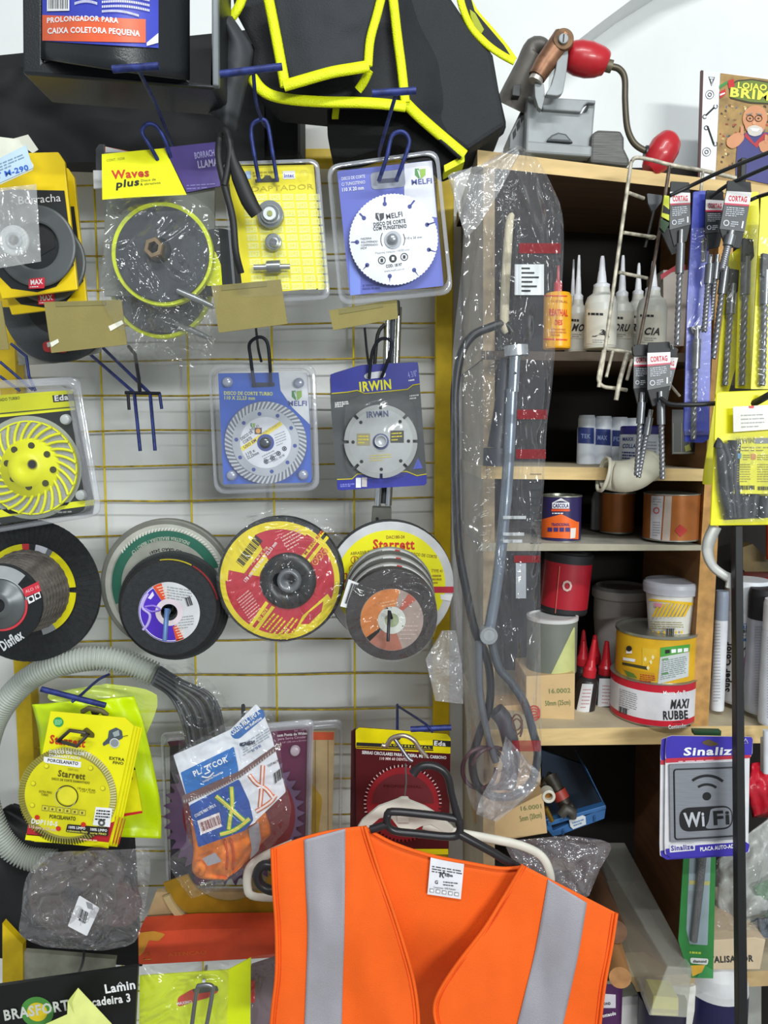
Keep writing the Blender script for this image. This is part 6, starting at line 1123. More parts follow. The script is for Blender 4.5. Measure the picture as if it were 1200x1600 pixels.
# ---------------------------------------------------------------- spray cans and red things in the right bay
SL_ = M('#b4b8c2', .35, .2); SLT = M('#8c94a4', .4); SWH = M('#d8dadf', .35)
def spr(who, cx, yb, yt, r, body, cap_, txt=None, dy=0):
    def ex(mb, s):
        if txt == 1:
            mb.text('Super Color', 998, 870, 1010, 610, 34, .0008, INK, .05); mb.patch([(1070, 515), (1135, 515), (1135, 542), (1070, 542)], .0008, M('#3a78b8'), 4, 1).text('TEK', 1072, 538, 1134, 536, 18, .0012, WHITE, .05).text('BOND', 1070, 563, 1134, 562, 17, .0012, INK, .06).lines((1072, 572), (1130, 572), (1072, 582), 1, 5, .0012, GREY).patch([(1060, 592), (1130, 592), (1130, 606), (1060, 606)], .0008, M('#3a78b8'), 4, 1)
            mb.tube([(1130, 640, .001), (1085, 680, .001), (1070, 760, .001), (1075, 840, .001)], .0016, M('#a86a98'), 6, sm=3).tube([(1120, 620, .001), (1072, 650, .001), (1065, 700, .001)], .0012, M('#5a3a48'), 6, sm=3)
        elif txt == 2: mb.lines((cx - r * .6, yt + 160), (cx + r * .6, yt + 160), (cx - r * .6, yb - 50), 26, 3, .0008, GREY)
        elif txt == 3: mb.lines((cx - r * .4, yt + 180), (cx + r * .5, yt + 180), (cx - r * .4, yb - 50), 30, 3, .0008, M('#8a92a4'))
    return canp(who, 'spray can', cx, yb, yt, r, SH4, [(.96, 0, body), (1, .02, body), (1, .72, body), (.96, .76, body)], 'spray_can', extra=ex, cap=([(.96, .76), (.98, .76), (.98, .96), (.9, 1), (0, 1)], cap_, 'cap'))
spr('wide white spray can with upright black lettering, behind the black post', 1066, 955, 300, 98, SWH, M('#d4d8de', .3), 1)
spr('tallest white spray can beside the wooden divider', 934, 975, 350, 30, SWH, SLT, 2)
spr('silver-grey spray can with a black cap at the right edge', 1160, 1000, 345, 74, SL_, INK, 3)
spr('pale spray can cut by the right edge', 1220, 1060, 400, 60, M('#cfd4dc', .3), SWH, 3)
f = Fr(1150, 290, 1.3); B(MB(f).sheet([(1080, 285), (1090, 340)], [(1260, 270), (1260, 350)], 8, 12, lambda u, v: .01 * math.sin(PI * v) + .008 * nz(u * 4, v * 3), M('#b02a24', .45)).sheet([(1190, -20), (1190, 180)], [(1260, -20), (1260, 190)], 6, 6, lambda u, v: .01 * math.sin(PI * u), M('#d8481c', .45)).tube([(1050, 300, -.03), (1260, 300, -.03)], .02, M('#4a1c18'), 8), 'red_bag', label='red and orange plastic bag behind the spray cans, right edge', cat='bag', sol=.002, rec=False)
f = Fr(1180, 230, 1.33); B(MB(f).poly([(1060, 120), (1120, 100), (1180, 160), (1260, 240), (1260, 280), (1100, 270), (1060, 220)], 0, M('#5a4a22', .6, var=.4, scale=20), .03), 'brass_part', label='dull brassy object in the shade above the spray cans', cat='metal part')
# ---------------------------------------------------------------- row 5
V(780, 1120, 2.857)
f = Fr(330, 480, 1.16, roll=0); t = thing('parts_bin', 'blue plastic parts bin with a white sticker, holding pipe fittings', 'bin', f)
BBL = M('#2f5f94', .4, var=.08)
B(MB(f).poly([(200, 460), (225, 455), (240, 510), (470, 405), (476, 412), (470, 455), (290, 522), (240, 535), (210, 500)], .0, BBL, .012, r=4).poly([(215, 470), (475, 395), (478, 410), (220, 490)], .004, BBL, .014), 'front_wall', t, bev=.0015)
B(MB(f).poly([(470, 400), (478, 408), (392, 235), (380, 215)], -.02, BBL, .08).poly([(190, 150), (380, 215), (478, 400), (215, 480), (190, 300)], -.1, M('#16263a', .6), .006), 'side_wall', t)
for x, y in ((280, 505), (420, 445)): B(MB(f).poly([(x, y), (x + 12, y - 5), (x + 12, y + 22), (x, y + 26)], .002, M('#234a78', .4), .004), 'rib', t, bev=.001)
B(MB(f).poly([(312, 462), (372, 440), (385, 445), (388, 480), (330, 502), (318, 490)], .0055, M('#c8ccd0', .5), .0008).lines((325, 470), (378, 452), (335, 492), 2, 6, .0062, M('#6a8ab0')), 'sticker', t)
DF = M('#3a342c', .5, .4, var=.4, scale=60)
for nm, lab, q, r, m in (('pipe_fitting', 'white threaded cap in the blue bin', [(205, 355, .006), (235, 360, .012)], .0125, M('#c9c6b8', .4)),):
    f2 = Fr(225, 358, 1.14); t2 = thing(nm, lab, 'pipe fitting', f2)
    B(MB(f2).disc(222, 358, 30, .012, m, .018, r0=17), 'ring', t2, bev=.001); B(MB(f2).disc(222, 358, 17, .004, M('#9a6a2c', .4, .5), .006), 'core', t2, 'brass coloured core')
f2 = Fr(280, 380, 1.17); B(MB(f2).tube([(225, 265, -.02), (250, 310, -.01), (285, 375, 0), (310, 420, .004)], [.012, .0105, .011, .012], DF, 12).tube([(262, 330, -.003), (282, 368, .002)], .0125, M('#8a2c20', .5), 12), 'pipe_fitting', label='dark metal valve with a red band lying in the blue bin', cat='pipe fitting')
f2 = Fr(310, 420, 1.15); B(MB(f2).tube([(275, 440, 0), (300, 410, 0.0), (325, 425, 0), (328, 452, 0)], [.007, .009, .009, .006], M('#54504a', .5, .4, var=.3), 10).tube([(280, 420, -.01), (330, 400, -.01)], .008, DF, 10), 'pipe_fitting', label='grey metal elbow at the front of the blue bin', cat='pipe fitting')
f2 = Fr(222, 440, 1.14); B(MB(f2).tube([(207, 405, 0), (222, 435, 0), (237, 465, 0)], .004, M('#8a7030', .35, .8), 8), 'brass_rod', label='thin brass rod against the blue bin', cat='rod')
f2 = Fr(230, 290, 1.19); B(MB(f2).tube([(190, 290, 0), (215, 300, 0), (240, 260, 0)], .009, DF, 10).disc(262, 308, 14, .01, M('#5a5448', .4, .5), .01, r0=6), 'pipe_fitting', label='dark fitting at the back of the blue bin', cat='pipe fitting')
box('cardboard box with green stamp beside the blue bin', [(-60, 480), (0, 440), (195, 342), (215, 520), (0, 556), (-60, 560)], 1.13, 0, .12, [('16.0001', 98, 420, 190, 408, 20), ('5mm (20cm)', 95, 468, 192, 448, 24)])
f = Fr(-20, 300, 1.19); B(MB(f).poly([(-110, -40), (185, -60), (185, 345), (-110, 480)], 0, M('#b89a70', .8, var=.06), .05), 'cardboard_box', label='plain cardboard box behind the lower end of the pump bag', cat='box')
f = Fr(330, 620, 1.12); B(MB(f).sheet([(20, 555), (60, 640), (160, 760), (330, 830)], [(300, 530), (495, 565), (450, 680), (400, 800)], 30, 30, lambda u, v: .012 + .012 * nz(u * 5, v * 5, 1, 3) + .006 * nz(u * 12, v * 12, 1, 5), FILM('#7c7478', haze=.55, gl=.14, rough=.14, bump=1.2, bs=40, edge=.4), sm=4), 'film_bag', label='crumpled grey plastic bag behind the right shoulder of the vest', cat='bag', rec=False)
f = Fr(300, 660, 1.15); B(MB(f).poly([(215, 640), (340, 655), (345, 688), (215, 682)], 0, M('#9a9488', .5), .01).poly([(100, 580), (450, 600), (400, 790), (150, 760)], -.02, M('#3c383c', .6, var=.2), .03), 'boxed_part', label='dark boxed part with a pale band inside the crumpled grey bag', cat='box')
def prismW(label, pts, th, mat, name, cat, back=None, parts=None):
    pass
# long clear box pointing at the viewer
A_ = [at(x, y, 1.06) for x, y in ((752, 1115), (864, 1125), (838, 1345), (668, 1335))]
Bk = [at(x, y, 1.40) for x, y in ((430, 560), (560, 560), (560, 720), (430, 720))]
f = Fr(668, 1335, 1.06); t = thing('clear_tube_box', 'long square clear plastic box with a yellow end, lying out of the lower shelf', 'plastic box', f)
f0 = MB(f); a = [f.I @ p for p in A_]; b = [f.I @ p for p in Bk]
f0.add(a + b, [[0, 1, 2, 3], [0, 1, 5, 4], [1, 2, 6, 5], [2, 3, 7, 6], [3, 0, 4, 7], [4, 5, 6, 7]], FILM('#c8c8be', haze=.36, gl=.06, rough=.12, bump=.1, bs=8, edge=.3))
B(f0, 'clear_sleeve', t, bev=.002)
mb = MB(f); c = [f.I @ at(x, y, 1.075) for x, y in ((690, 1245), (800, 1255), (800, 1335), (680, 1330))]; c2 = [f.I @ at(x, y, 1.115) for x, y in ((655, 1170), (760, 1178), (760, 1250), (645, 1245))]
mb.add(c + c2, [[0, 1, 2, 3], [0, 1, 5, 4], [1, 2, 6, 5], [2, 3, 7, 6], [3, 0, 4, 7], [4, 5, 6, 7]], M('#d4cc6a', .6)); B(mb, 'yellow_insert', t, 'yellow foam insert')
f = Fr(540, 1180, 1.08); t = thing('wooden_handle', 'round wooden stick with a cut end beside the vest shoulder', 'handle', f)
STK = M('#a8784a', .6, var=.2, kind='woodv')
P0, P1 = at(540, 1165, 1.08), at(430, 740, 1.36)
B(MB(f).tubeL([f.I @ P0, f.I @ P1], .0165, STK, 20), 'shaft', t)
f = Fr(500, 900, 1.16); B(MB(f).tubeL([f.I @ at(520, 960, 1.14), f.I @ at(410, 680, 1.38)], .018, M('#6a4a34', .6, var=.25, kind='woodv'), 16), 'wooden_handle', label='darker wooden stick lying behind the clear plastic box', cat='handle')
f = Fr(560, 1230, 1.12); B(MB(f).poly([(500, 1205), (590, 1190), (620, 1240), (510, 1258)], 0, M('#4c4c40', .5, var=.3), .05), 'metal_block', label='dark flat piece under the end of the wooden stick', cat='metal part')
def ltx(mb, s): mb.patch([(445, 1235), (520, 1240), (520, 1300), (445, 1300)], .0006, M('#c9c4cc', .4), 6, 1).text('BOND', 460, 1288, 498, 1285, 11, .001, INK, .04).text('Conteudo', 450, 1345, 522, 1330, 16, .001, WHITE, .04)
PU = M('#4a2050', .4)
s_z = at(470, 1450, 1.1).z
canp('dark plum can with white band beside the lower right of the vest', 'can', 462, 1440, 1215, 62, s_z, [(1, 0, PU), (1, .94, TIN), (1.03, .95, TIN), (1.03, 1, TIN), (.95, 1, TIN)], extra=ltx, dy=1.1)
f = Fr(580, 1440, 1.16); B(MB(f).poly([(515, 1255), (640, 1240), (660, 1440), (515, 1440)], 0, M('#b8b4b4', .6, var=.06), .08), 'box', label='plain white box under the end of the clear plastic box', cat='box', bev=.002)
canp('white tub with a yellowish rim behind the end of the clear plastic box', 'tub', 780, 1440, 1240, 80, s_z, [(.85, 0, YW2), (1, .5, YW2), (1, .9, YW2), (.95, .96, YW2)], 'tub', dy=1.14)
canp('white cone-topped bottle with a dark violet body at the bottom right', 'bottle', 950, 1500, 1330, 105, at(950, 1500, 1.12).z, [(1, 0, M('#1c1a44', .4)), (1, 1, M('#1c1a44', .4))], 'bottle', cap=([(1, 1), (.98, 1.15), (.86, 1.4), (.6, 1.62), (.42, 1.75), (.4, 1.98), (.3, 2.05), (0, 2.06)], M('#c8c8ca', .4), 'cone_top'), dy=1.12)
canp('round dark lid beside the cone-topped bottle', 'jar', 720, 1480, 1350, 80, at(720, 1480, 1.1).z, [(1, 0, M('#2a2840', .4)), (1, 1, M('#2a2840', .4))], 'jar', dy=1.1)
# green file pack
f = Fr(880, 900, 1.08); t = thing('file_pack', 'long green-edged blister pack with a steel file below the wifi sign', 'blister pack', f)
GP = M('#2f7a3c', .4)
mb = MB(f).poly([(825, 590), (968, 590), (955, 1168), (850, 1165), (800, 1000)], 0, GP, .002).poly([(850, 620), (945, 620), (930, 1020), (850, 1015), (835, 950)], .0005, M('#8a9aa0', .4, var=.08), r=6).poly([(850, 730), (942, 735), (938, 752), (848, 748)], .001, M('#b0a868')).lines((845, 775), (870, 775), (845, 835), 8, 4, .001, GREY)
mb.poly([(852, 1075), (935, 1080), (930, 1108), (855, 1100)], .001, M('#d0d4d0'), r=10).text('diamond', 865, 1097, 925, 1098, 12, .0014, INK, .03).poly([(855, 1110), (920, 1108), (905, 1140), (862, 1160)], .001, M('#d8a838')).poly([(920, 1108), (955, 1130), (954, 1168), (880, 1165)], .001, M('#3a8a4c')).lines((850, 1045), (930, 1050), (850, 1058), 1, 9, .001, M('#a8c040'))
B(mb, 'card', t)
B(MB(f).tube([(908, 600, .006), (895, 760, .006), (868, 1000, .006)], [.0065, .006, .0055], M('#7c7c7e', .4, .6, bump=1, bs=900), 8), 'file', t, 'grey steel file')
B(MB(f).poly([(866, 0), (992, 0), (992, 12), (870, 14)], 0, GP, .01).v and MB(f).poly([(868, 62), (992, 64), (990, 85), (872, 82)], -.002, M('#1e4a2c', .5), .01), 'top_tab', t)
# wifi signs
def wifi(dx, dy, Y, label, front):
    f = Fr(925 + dx, 350 + dy, Y, roll=-1.5); t = thing('wifi_sign', label, 'sign', f, 'wifi sign packs hanging on the rack')
    P = lambda q: [(x + dx, y + dy) for x, y in q]
    VB2 = M('#3a2fa0', .4, var=.06)
    mb = MB(f).poly(P([(748, 92), (770, 85), (1125, 90), (1132, 100), (1130, 165), (1118, 185), (1112, 560), (1118, 600), (1095, 612), (770, 628), (740, 612), (738, 560), (742, 190), (742, 150)]), 0, M('#d2d2d6', .4), .0015, r=5)
    mb.poly(P([(748, 92), (770, 85), (1125, 90), (1132, 100), (1128, 172), (745, 186), (742, 150)]), .0005, VB2, r=5).poly(P([(742, 186), (1124, 170), (1120, 184), (744, 206)]), .0009, M('#b8283c')).poly(P([(742, 590), (900, 572), (1100, 558), (1118, 570), (1112, 602), (1090, 612), (770, 630), (745, 614)]), .0005, VB2, r=5)
    B(mb, 'card', t)
    if not front: return
    mb = MB(f).text('Sinalize', 822, 172, 1075, 168, 34, .0012, WHITE, .07, sl=.15).lines((800, 196), (1050, 186), (800, 204), 1, 5, .0013, M('#e0b0b8')).poly([(760, 572), (874, 563), (874, 596), (762, 606)], .001, M('#d2d2d6')).text('Sinalize', 768, 598, 868, 590, 22, .0014, M('#3a2f90'), .06).text('PLACA AUTO-ADESIVA', 898, 600, 1100, 580, 17, .0012, WHITE, .03)
    mb.tube([(1088, 118, .001), (1112, 118, .001), (1100, 98, .001)], .0008, WHITE, 4, closed=True).poly([(905, 112), (935, 100), (980, 120), (975, 128), (945, 132), (910, 122)], .001, M('#5a4a30'), r=6)
    B(mb, 'printing', t)
    mb = MB(f).poly([(760, 215), (1095, 203), (1100, 545), (765, 562)], .004, M('#83868e', .4, .15, kind='brush', bump=.1, bs=300), .003, r=4)
    K = M('#17181c', .5); z = .0045
    fr = [(780, 235), (1080, 225), (1082, 530), (785, 548)]; mb.tube([(x, y, z) for x, y in rnd(fr, 14)], .0011, K, 5, closed=True)
    cx, cy = 927, 355; mb.disc(cx, cy, 19, z, K, 0)
    for r0, r1, a in ((60, 71, 38), (100, 112, 40)): mb.disc(cx - 2, cy + 10, r1, z, K, 0, r0=r0, a0=90 - a, a1=90 + a, n=24)
    mb.poly(rnd([(803, 408), (1040, 395), (1044, 500), (806, 515)], 48, 8), z, K).poly(rnd([(945, 408), (1036, 403), (1038, 492), (915, 502), (935, 470), (940, 430)], 38, 6), z + .0005, M('#83868e', .4, .15)).text('Wi', 825, 492, 918, 486, 62, z + .001, M('#b4b7be', .4), .05).text('Fi', 958, 482, 1030, 478, 60, z + .001, K, .05)
    B(mb, 'metal_plate', t, 'brushed metal wifi plate with black symbols')
wifi(-22, 8, 1.035, 'rear wifi sign pack, only its left edge showing', False)
wifi(0, 0, 1.03, 'front brushed metal wifi sign on a violet and white card', True)
# bags on the right, box
f = Fr(1120, 900, 1.2); t = thing('plastic_bag', 'clear bag of white rolled plastic at the lower right', 'bag', f)
B(MB(f).sheet([(985, 620), (975, 760), (985, 1000)], [(1260, 420), (1260, 700), (1260, 980)], 30, 26, lambda u, v: .02 * math.sin(PI * u) + .010 * math.sin(v * 16 + u * 4) + .006 * nz(u * 8, v * 8, 1, 5), M('#aeb0ac', .3, var=.12, bump=.6, bs=25), sm=4), 'white_contents', t, rec=False, sol=.002)
B(MB(f).sheet([(970, 640), (965, 780), (980, 1010)], [(1260, 400), (1260, 700), (1260, 980)], 30, 26, lambda u, v: .05 + .02 * nz(u * 6, v * 6, 1, 2), FOIL, sm=4), 'clear_film', t, rec=False)
f = Fr(1160, 320, 1.22); B(MB(f).sheet([(1120, 210), (1110, 330), (1130, 450)], [(1260, 180), (1260, 330), (1260, 450)], 14, 12, lambda u, v: .02 * math.sin(PI * v) + .015 * nz(u * 5, v * 5), M('#c01c30', .35, bump=.5, bs=60)), 'red_bag', label='glossy red plastic bag right of the wifi sign', cat='bag', rec=False, sol=.002)
f = Fr(1200, 780, 1.18); B(MB(f).sheet([(1130, 760), (1150, 800), (1130, 880)], [(1260, 700), (1260, 800), (1260, 920)], 12, 12, lambda u, v: .006 * nz(u * 4, v * 4), FILM('#7aa080', haze=.45, gl=.05, rough=.13, bump=1, bs=15, edge=.3, dist=.04)), 'green_bag', label='pale green film bag above the open carton at the right edge', cat='bag', rec=False, sol=.001)
f = Fr(1190, 950, 1.16); B(MB(f).sheet([(1120, 920), (1150, 900), (1160, 980)], [(1260, 870), (1260, 900), (1260, 1000)], 10, 10, lambda u, v: .02 * nz(u * 5, v * 5), M('#5a6470', .35, bump=.8, bs=60)), 'dark_bag', label='grey-blue crumpled film on the open carton', cat='bag', rec=False, sol=.001)
t = box('open carton lettered TALISADOR on the lowest shelf', [(930, 1000), (1140, 985), (1190, 995), (1165, 1128), (935, 1130)], 1.13, SH5, .1, [('CATALISADOR', 890, 1100, 1135, 1092, 28, '#2a2a2c', .06)], mat=M('#c2ae92', .8, var=.06, bump=.1, bs=150), name='cardboard_box')
f = Fr(1180, 1280, 1.3); B(MB(f).rect(1030, 1140, 1170, 1480, 0, M('#9a9a94', .6, var=.08), .05), 'box', label='plain grey board standing under the lowest shelf', cat='box')
f = Fr(1190, 150, 1.12); B(MB(f).tube([(1192, 60, 0), (1192, 250, 0)], .005, M('#c8ccd2', .3), 8).poly([(1180, 100), (1215, 100), (1215, 260), (1180, 255)], -.003, M('#b4b8be', .3), .01, r=6), 'plastic_clip', label='pale plastic piece at the right edge below the shelf', cat='clip')
# ================================================================ wire racks and posts
BKW = M('#17181a', .45); WRW = M('#c0b8a6', .55, .2, var=.4, scale=90)
V(0, 0, 1)
f = Fr(1155, 1300, .98)
B(MB(f).poly([(1149, 822), (1161, 820), (1164, 1200), (1170, 1700), (1155, 1700), (1151, 1200)], 0, BKW, .014), 'display_post', label='black square metal post of the front display stand', cat='post', bev=.001)
f = Fr(1120, 880, 1.0); t = thing('hanging_strap', 'curved white metal strip hanging beside the black post', 'bracket', f)
mb = MB(f); q = spl([(1118, 822, 0), (1108, 845, 0), (1106, 865, 0), (1114, 885, 0), (1130, 898, 0), (1146, 906, .002)], 6); w0 = .0075
mb.tube(q, [.0085, .0085, .0075, .006, .006, .007], M('#c4c4c0', .4, .3), 6, flat=.35).poly([(1140, 898), (1158, 906), (1150, 922), (1135, 918)], .004, M('#d8d8d4', .4), .004)
B(mb, 'strip', t)
V(840, 230, 3.3333)
f = Fr(560, 300, 1.06); t = thing('wire_rack', 'rusty white wire rack in front of the shelf cabinet', 'rack', f)
B(MB(f).tube([(318, 1250, .0), (345, 1090, .0), (400, 700, .0), (478, 140, 0), (490, 75, 0), (520, 55, 0), (600, 68, 0), (690, 92, 0), (860, 122, 0), (1050, 165, -.01)], .0026, WRW, 8, sm=5), 'outer_frame', t)
B(MB(f).tube([(688, 90, 0), (675, 180, 0), (640, 400, -.01), (600, 640, -.02), (540, 960, -.02), (510, 1100, -.02)], .0024, M('#6a5a50', .5, .3, var=.4, scale=80), 8, sm=4), 'inner_upright', t)
B(MB(f).tube([(862, 120, 0), (850, 230, 0)], .0022, WRW, 8), 'short_upright', t)
for q in ([(475, 238, 0), (552, 266, -.02)], [(450, 445, 0), (612, 470, -.02)], [(425, 652, 0), (570, 682, -.02)], [(355, 1050, 0), (520, 1075, -.01)]): B(MB(f).tube(q, .0024, WRW, 8), 'cross_wire', t)
V(840, 520, 3.3333)
B(MB(f).tube([(345, 90, 0), (322, 200, 0), (318, 250, 0), (345, 280, 0), (400, 288, 0), (465, 298, -.004)], .0026, WRW, 8, sm=4), 'bottom_bend', t)
for q, r in (([(392, 95, 0), (358, 230, .01)], .0022), ([(468, 108, 0), (430, 240, .01), (408, 350, .012)], .0032), ([(492, 140, -.01), (465, 245, 0)], .0022), ([(590, 150, -.02), (740, 330, -.03)], .002)): B(MB(f).tube(q, r, WRW, 8), 'prong', t)
V(840, 230, 3.3333)
f = Fr(1070, 120, .98); t = thing('wire_rack', 'black wire hook rack reaching in from the right edge', 'rack', f)
for q in ([(690, 252, .0), (800, 200, .0), (960, 125, .03), (1210, 25, .06)], [(900, 262, -.02), (985, 200, 0), (1090, 150, .02), (1210, 98, .04)], [(1110, 275, .0), (1150, 258, 0), (1210, 240, .02)]): B(MB(f).tube(q, .0024, BKW, 8, sm=3), 'hook_wire', t)
B(MB(f).poly([(1062, 52), (1090, 55), (1085, 200), (1058, 200)], .0, BKW, .012), 'upright', t, bev=.001)
V(840, 520, 3.3333)
B(MB(f).tube([(640, 340, -.02), (690, 372, -.01), (800, 375, -.0), (925, 368, .0)], .003, BKW, 8, sm=3).tube([(1090, 378, .01), (1130, 365, .02), (1210, 322, .04)], .0045, BKW, 8, sm=3), 'lower_arm', t)
# ================================================================ drill bit packs
def bit(mb, x0, y0, x1, y1, r, z, tip=None):           # shank and twisted flute as relief spiral
    mb.tube([(x0, y0, z), (x0 + (x1 - x0) * .12, y0 + (y1 - y0) * .12, z)], r * .75, M('#9a9a9c', .3, .8), 10)
    mb.tube([(x0 + (x1 - x0) * .12, y0 + (y1 - y0) * .12, z), (x0 + (x1 - x0) * .38, y0 + (y1 - y0) * .38, z)], r * 1.25, M('#7a7c80', .35, .8), 12)
    A = mb.f.loc(x0 + (x1 - x0) * .38, y0 + (y1 - y0) * .38, z); Bv = mb.f.loc(x1, y1, z); d = Bv - A; n = Vector((0, 0, 1)); s_ = d.normalized().cross(n)
    for ph in (0, PI): mb.tubeL([A + d * (i / 90) + (n * math.cos(i * .42 + ph) + s_ * math.sin(i * .42 + ph)) * r * .3 for i in range(91)], r * .62, M('#85868a', .35, .7), 6)
DG = M('#3a3c40', .4, var=.05)
def cortag(label, q, Y, bitp, red=True, r=.0042, lab=True):
    # q: white label quad (tl,tr) then grey bottom (br,bl); the holder continues below as a taper
    (x0, y0), (x1, y1), (x2, y2), (x3, y3) = q; w_ = x1 - x0; h = y3 - y0
    f = Fr(x0, y3, Y); t = thing('drill_bit_pack', label, 'drill bit', f, 'red-lettered drill bit packs')
    mb = MB(f).poly([(x0 + 4, y0 - h * .28), (x1 - 4, y1 - h * .28), (x1, y1), (x2, y2), (x2 - w_ * .18, y2 + h * .45), (x3 + w_ * .22, y3 + h * .45), (x3, y3), (x0, y0)], 0, BLACK, .003, r=6)
    ho = B(mb, 'plastic_holder', t, bev=.0006)
    mb = MB(f).poly(q, .0008, DG)
    L = lambda u, v: ((x0 * (1 - u) + x1 * u) * (1 - v) + (x3 * (1 - u) + x2 * u) * v, (y0 * (1 - u) + y1 * u) * (1 - v) + (y3 * (1 - u) + y2 * u) * v)
    mb.poly([L(0, 0), L(1, 0), L(1, .31), L(0, .31)], .0012, M('#d8d4d4', .4)).poly([L(0, .31), L(1, .31), L(1, .36), L(0, .36)], .0014, M('#b02040', .4))
    a, b = L(.14, .25), L(.88, .25); mb.text('CORTAG', a[0], a[1], b[0], b[1], h * .14, .0016, M('#c01c38'), .04)
    mb.lines(L(.12, .4), L(.85, .4), L(.12, .66), 5, h * .022, .0014, M('#b8bcc4')); c = L(.22, .83); mb.disc(c[0], c[1], w_ * .12, .0014, M('#c0c4cc'), 0, r0=w_ * .08); mb.lines(L(.4, .76), L(.7, .76), L(.4, .92), 3, h * .03, .0014, M('#b8bcc4')).poly([L(.84, .74), L(.9, .74), L(.9, .92), L(.84, .92)], .0014, WHITE)
    B(mb, 'paper_label', ho, 'white and grey label with red letters')
    mb = MB(f); bit(mb, *bitp, r, .003); B(mb, 'drill_bit', t)
V(840, 230, 3.3333)
cortag('leftmost red-lettered drill bit pack on the upper black rack', [(690, 232), (795, 238), (796, 402), (688, 430)], 1.0, (748, 430, 725, 1030))
cortag('partly hidden red-lettered drill bit pack between two others on the upper rack', [(876, 272), (972, 278), (965, 440), (872, 450)], 1.01, (900, 560, 868, 960))
cortag('rightmost red-lettered drill bit pack on the upper rack, front one', [(985, 228), (1115, 235), (1078, 440), (948, 425)], .97, (1012, 435, 960, 640), r=.0052)
f = Fr(940, 600, 1.03); t = thing('drill_bit_pack', 'pair of slim masonry bits in clear sleeve between the blue and yellow ones', 'drill bit', f)
for q in ((935, 560, 900, 900), (985, 560, 915, 1100), (862, 420, 850, 900)): mb = MB(f); bit(mb, *q, .0045, .002); B(mb, 'drill_bit', t)
f = Fr(660, 330, 1.05); t = thing('yellow_tag_pack', 'thin black pack with a yellow tag behind the leftmost upper drill bit', 'package', f)
B(MB(f).poly([(660, 250), (690, 255), (688, 385), (645, 360)], 0, M('#c8d020', .4), .001).poly([(655, 300), (686, 325), (686, 350), (650, 340)], .0005, INK).poly([(640, 370), (690, 395), (660, 445), (640, 420)], .0004, M('#3a5a3a'), .001).poly([(635, 420), (700, 420), (735, 545), (700, 560)], -.002, M('#1a1a1c'), .003), 'card', t)
f = Fr(590, 280, 1.08); t = thing('black_clip_pack', 'black plastic hanger strip in the shade behind the wire rack', 'package', f)
B(MB(f).poly([(570, 240), (650, 250), (645, 285), (600, 345), (575, 290)], 0, M('#2a2c32', .4), .004, r=8).tube([(605, 330, 0), (560, 520, 0)], .002, M('#1c1c1c'), 6).poly([(580, 455), (612, 458), (610, 480), (578, 478)], .002, WRW, .002), 'hanger', t)
# blue sleeve
f = Fr(830, 700, 1.02); t = thing('drill_bit_pack', 'long drill bit in a blue plastic sleeve', 'drill bit', f)
BS = M('#3c48b0', .35, var=.1)
B(MB(f).poly([(812, 232), (880, 225), (905, 900), (893, 1520), (860, 1540), (768, 1535), (762, 1450), (780, 800)], -.004, BS, .003, r=8), 'blue_sleeve', t)
mb = MB(f); bit(mb, 832, 930, 810, 1520, .0042, .004); B(mb, 'drill_bit', t)
B(MB(f).poly([(795, 935), (858, 935), (845, 965), (825, 985), (805, 965)], .002, BLACK, .004), 'holder', t)
B(MB(f).sheet([(800, 420), (775, 900), (765, 1500)], [(885, 420), (905, 900), (890, 1500)], 24, 8, lambda u, v: .010 + .003 * nz(u * 5, v * 9), FOIL), 'clear_sleeve', t, rec=False)
# yellow sleeves
YS = M('#e0da2c', .35, var=.08)
for q, Y, lab, bp in (([(1075, 235), (1150, 232), (1165, 600), (1120, 1260), (1030, 1255), (1045, 800)], 1.04, 'yellow drill bit sleeve in the middle of the right rack', (1090, 480, 1065, 1240)),
                      ([(1165, 245), (1260, 240), (1260, 1260), (1110, 1260), (1140, 700)], 1.0, 'yellow drill bit sleeve at the right edge of the rack', (1190, 560, 1170, 1240)),
                      ([(1000, 560), (1055, 520), (1045, 1100), (960, 1400), (905, 1760), (860, 1755), (868, 1680), (925, 1300), (950, 1000)], 1.06, 'longest dull yellow sleeve hanging lowest on the rack', (1020, 640, 975, 1240))):
    f = Fr(q[0][0], q[0][1], Y); t = thing('drill_bit_pack', lab, 'drill bit', f); B(MB(f).poly(q, -.003, YS, .002, r=6), 'yellow_sleeve', t)
    mb = MB(f); bit(mb, *bp, .0048, .003); B(mb, 'drill_bit', t)
    x, y = bp[0], bp[1]; B(MB(f).poly([(x - 18, y - 10), (x + 34, y), (x + 40, y + 90), (x + 8, y + 130), (x - 22, y + 110)], .008, M('#1c1e22', .4), .006, r=6), 'holder', t, bev=.001)
    B(MB(f).sheet([(x - 28, y - 90), (x - 50, bp[3])], [(x + 50, y - 90), (x + 45, bp[3])], 24, 8, lambda u, v: .012 + .003 * nz(u * 5, v * 9, 1, Y), FOIL), 'clear_sleeve', t, rec=False)
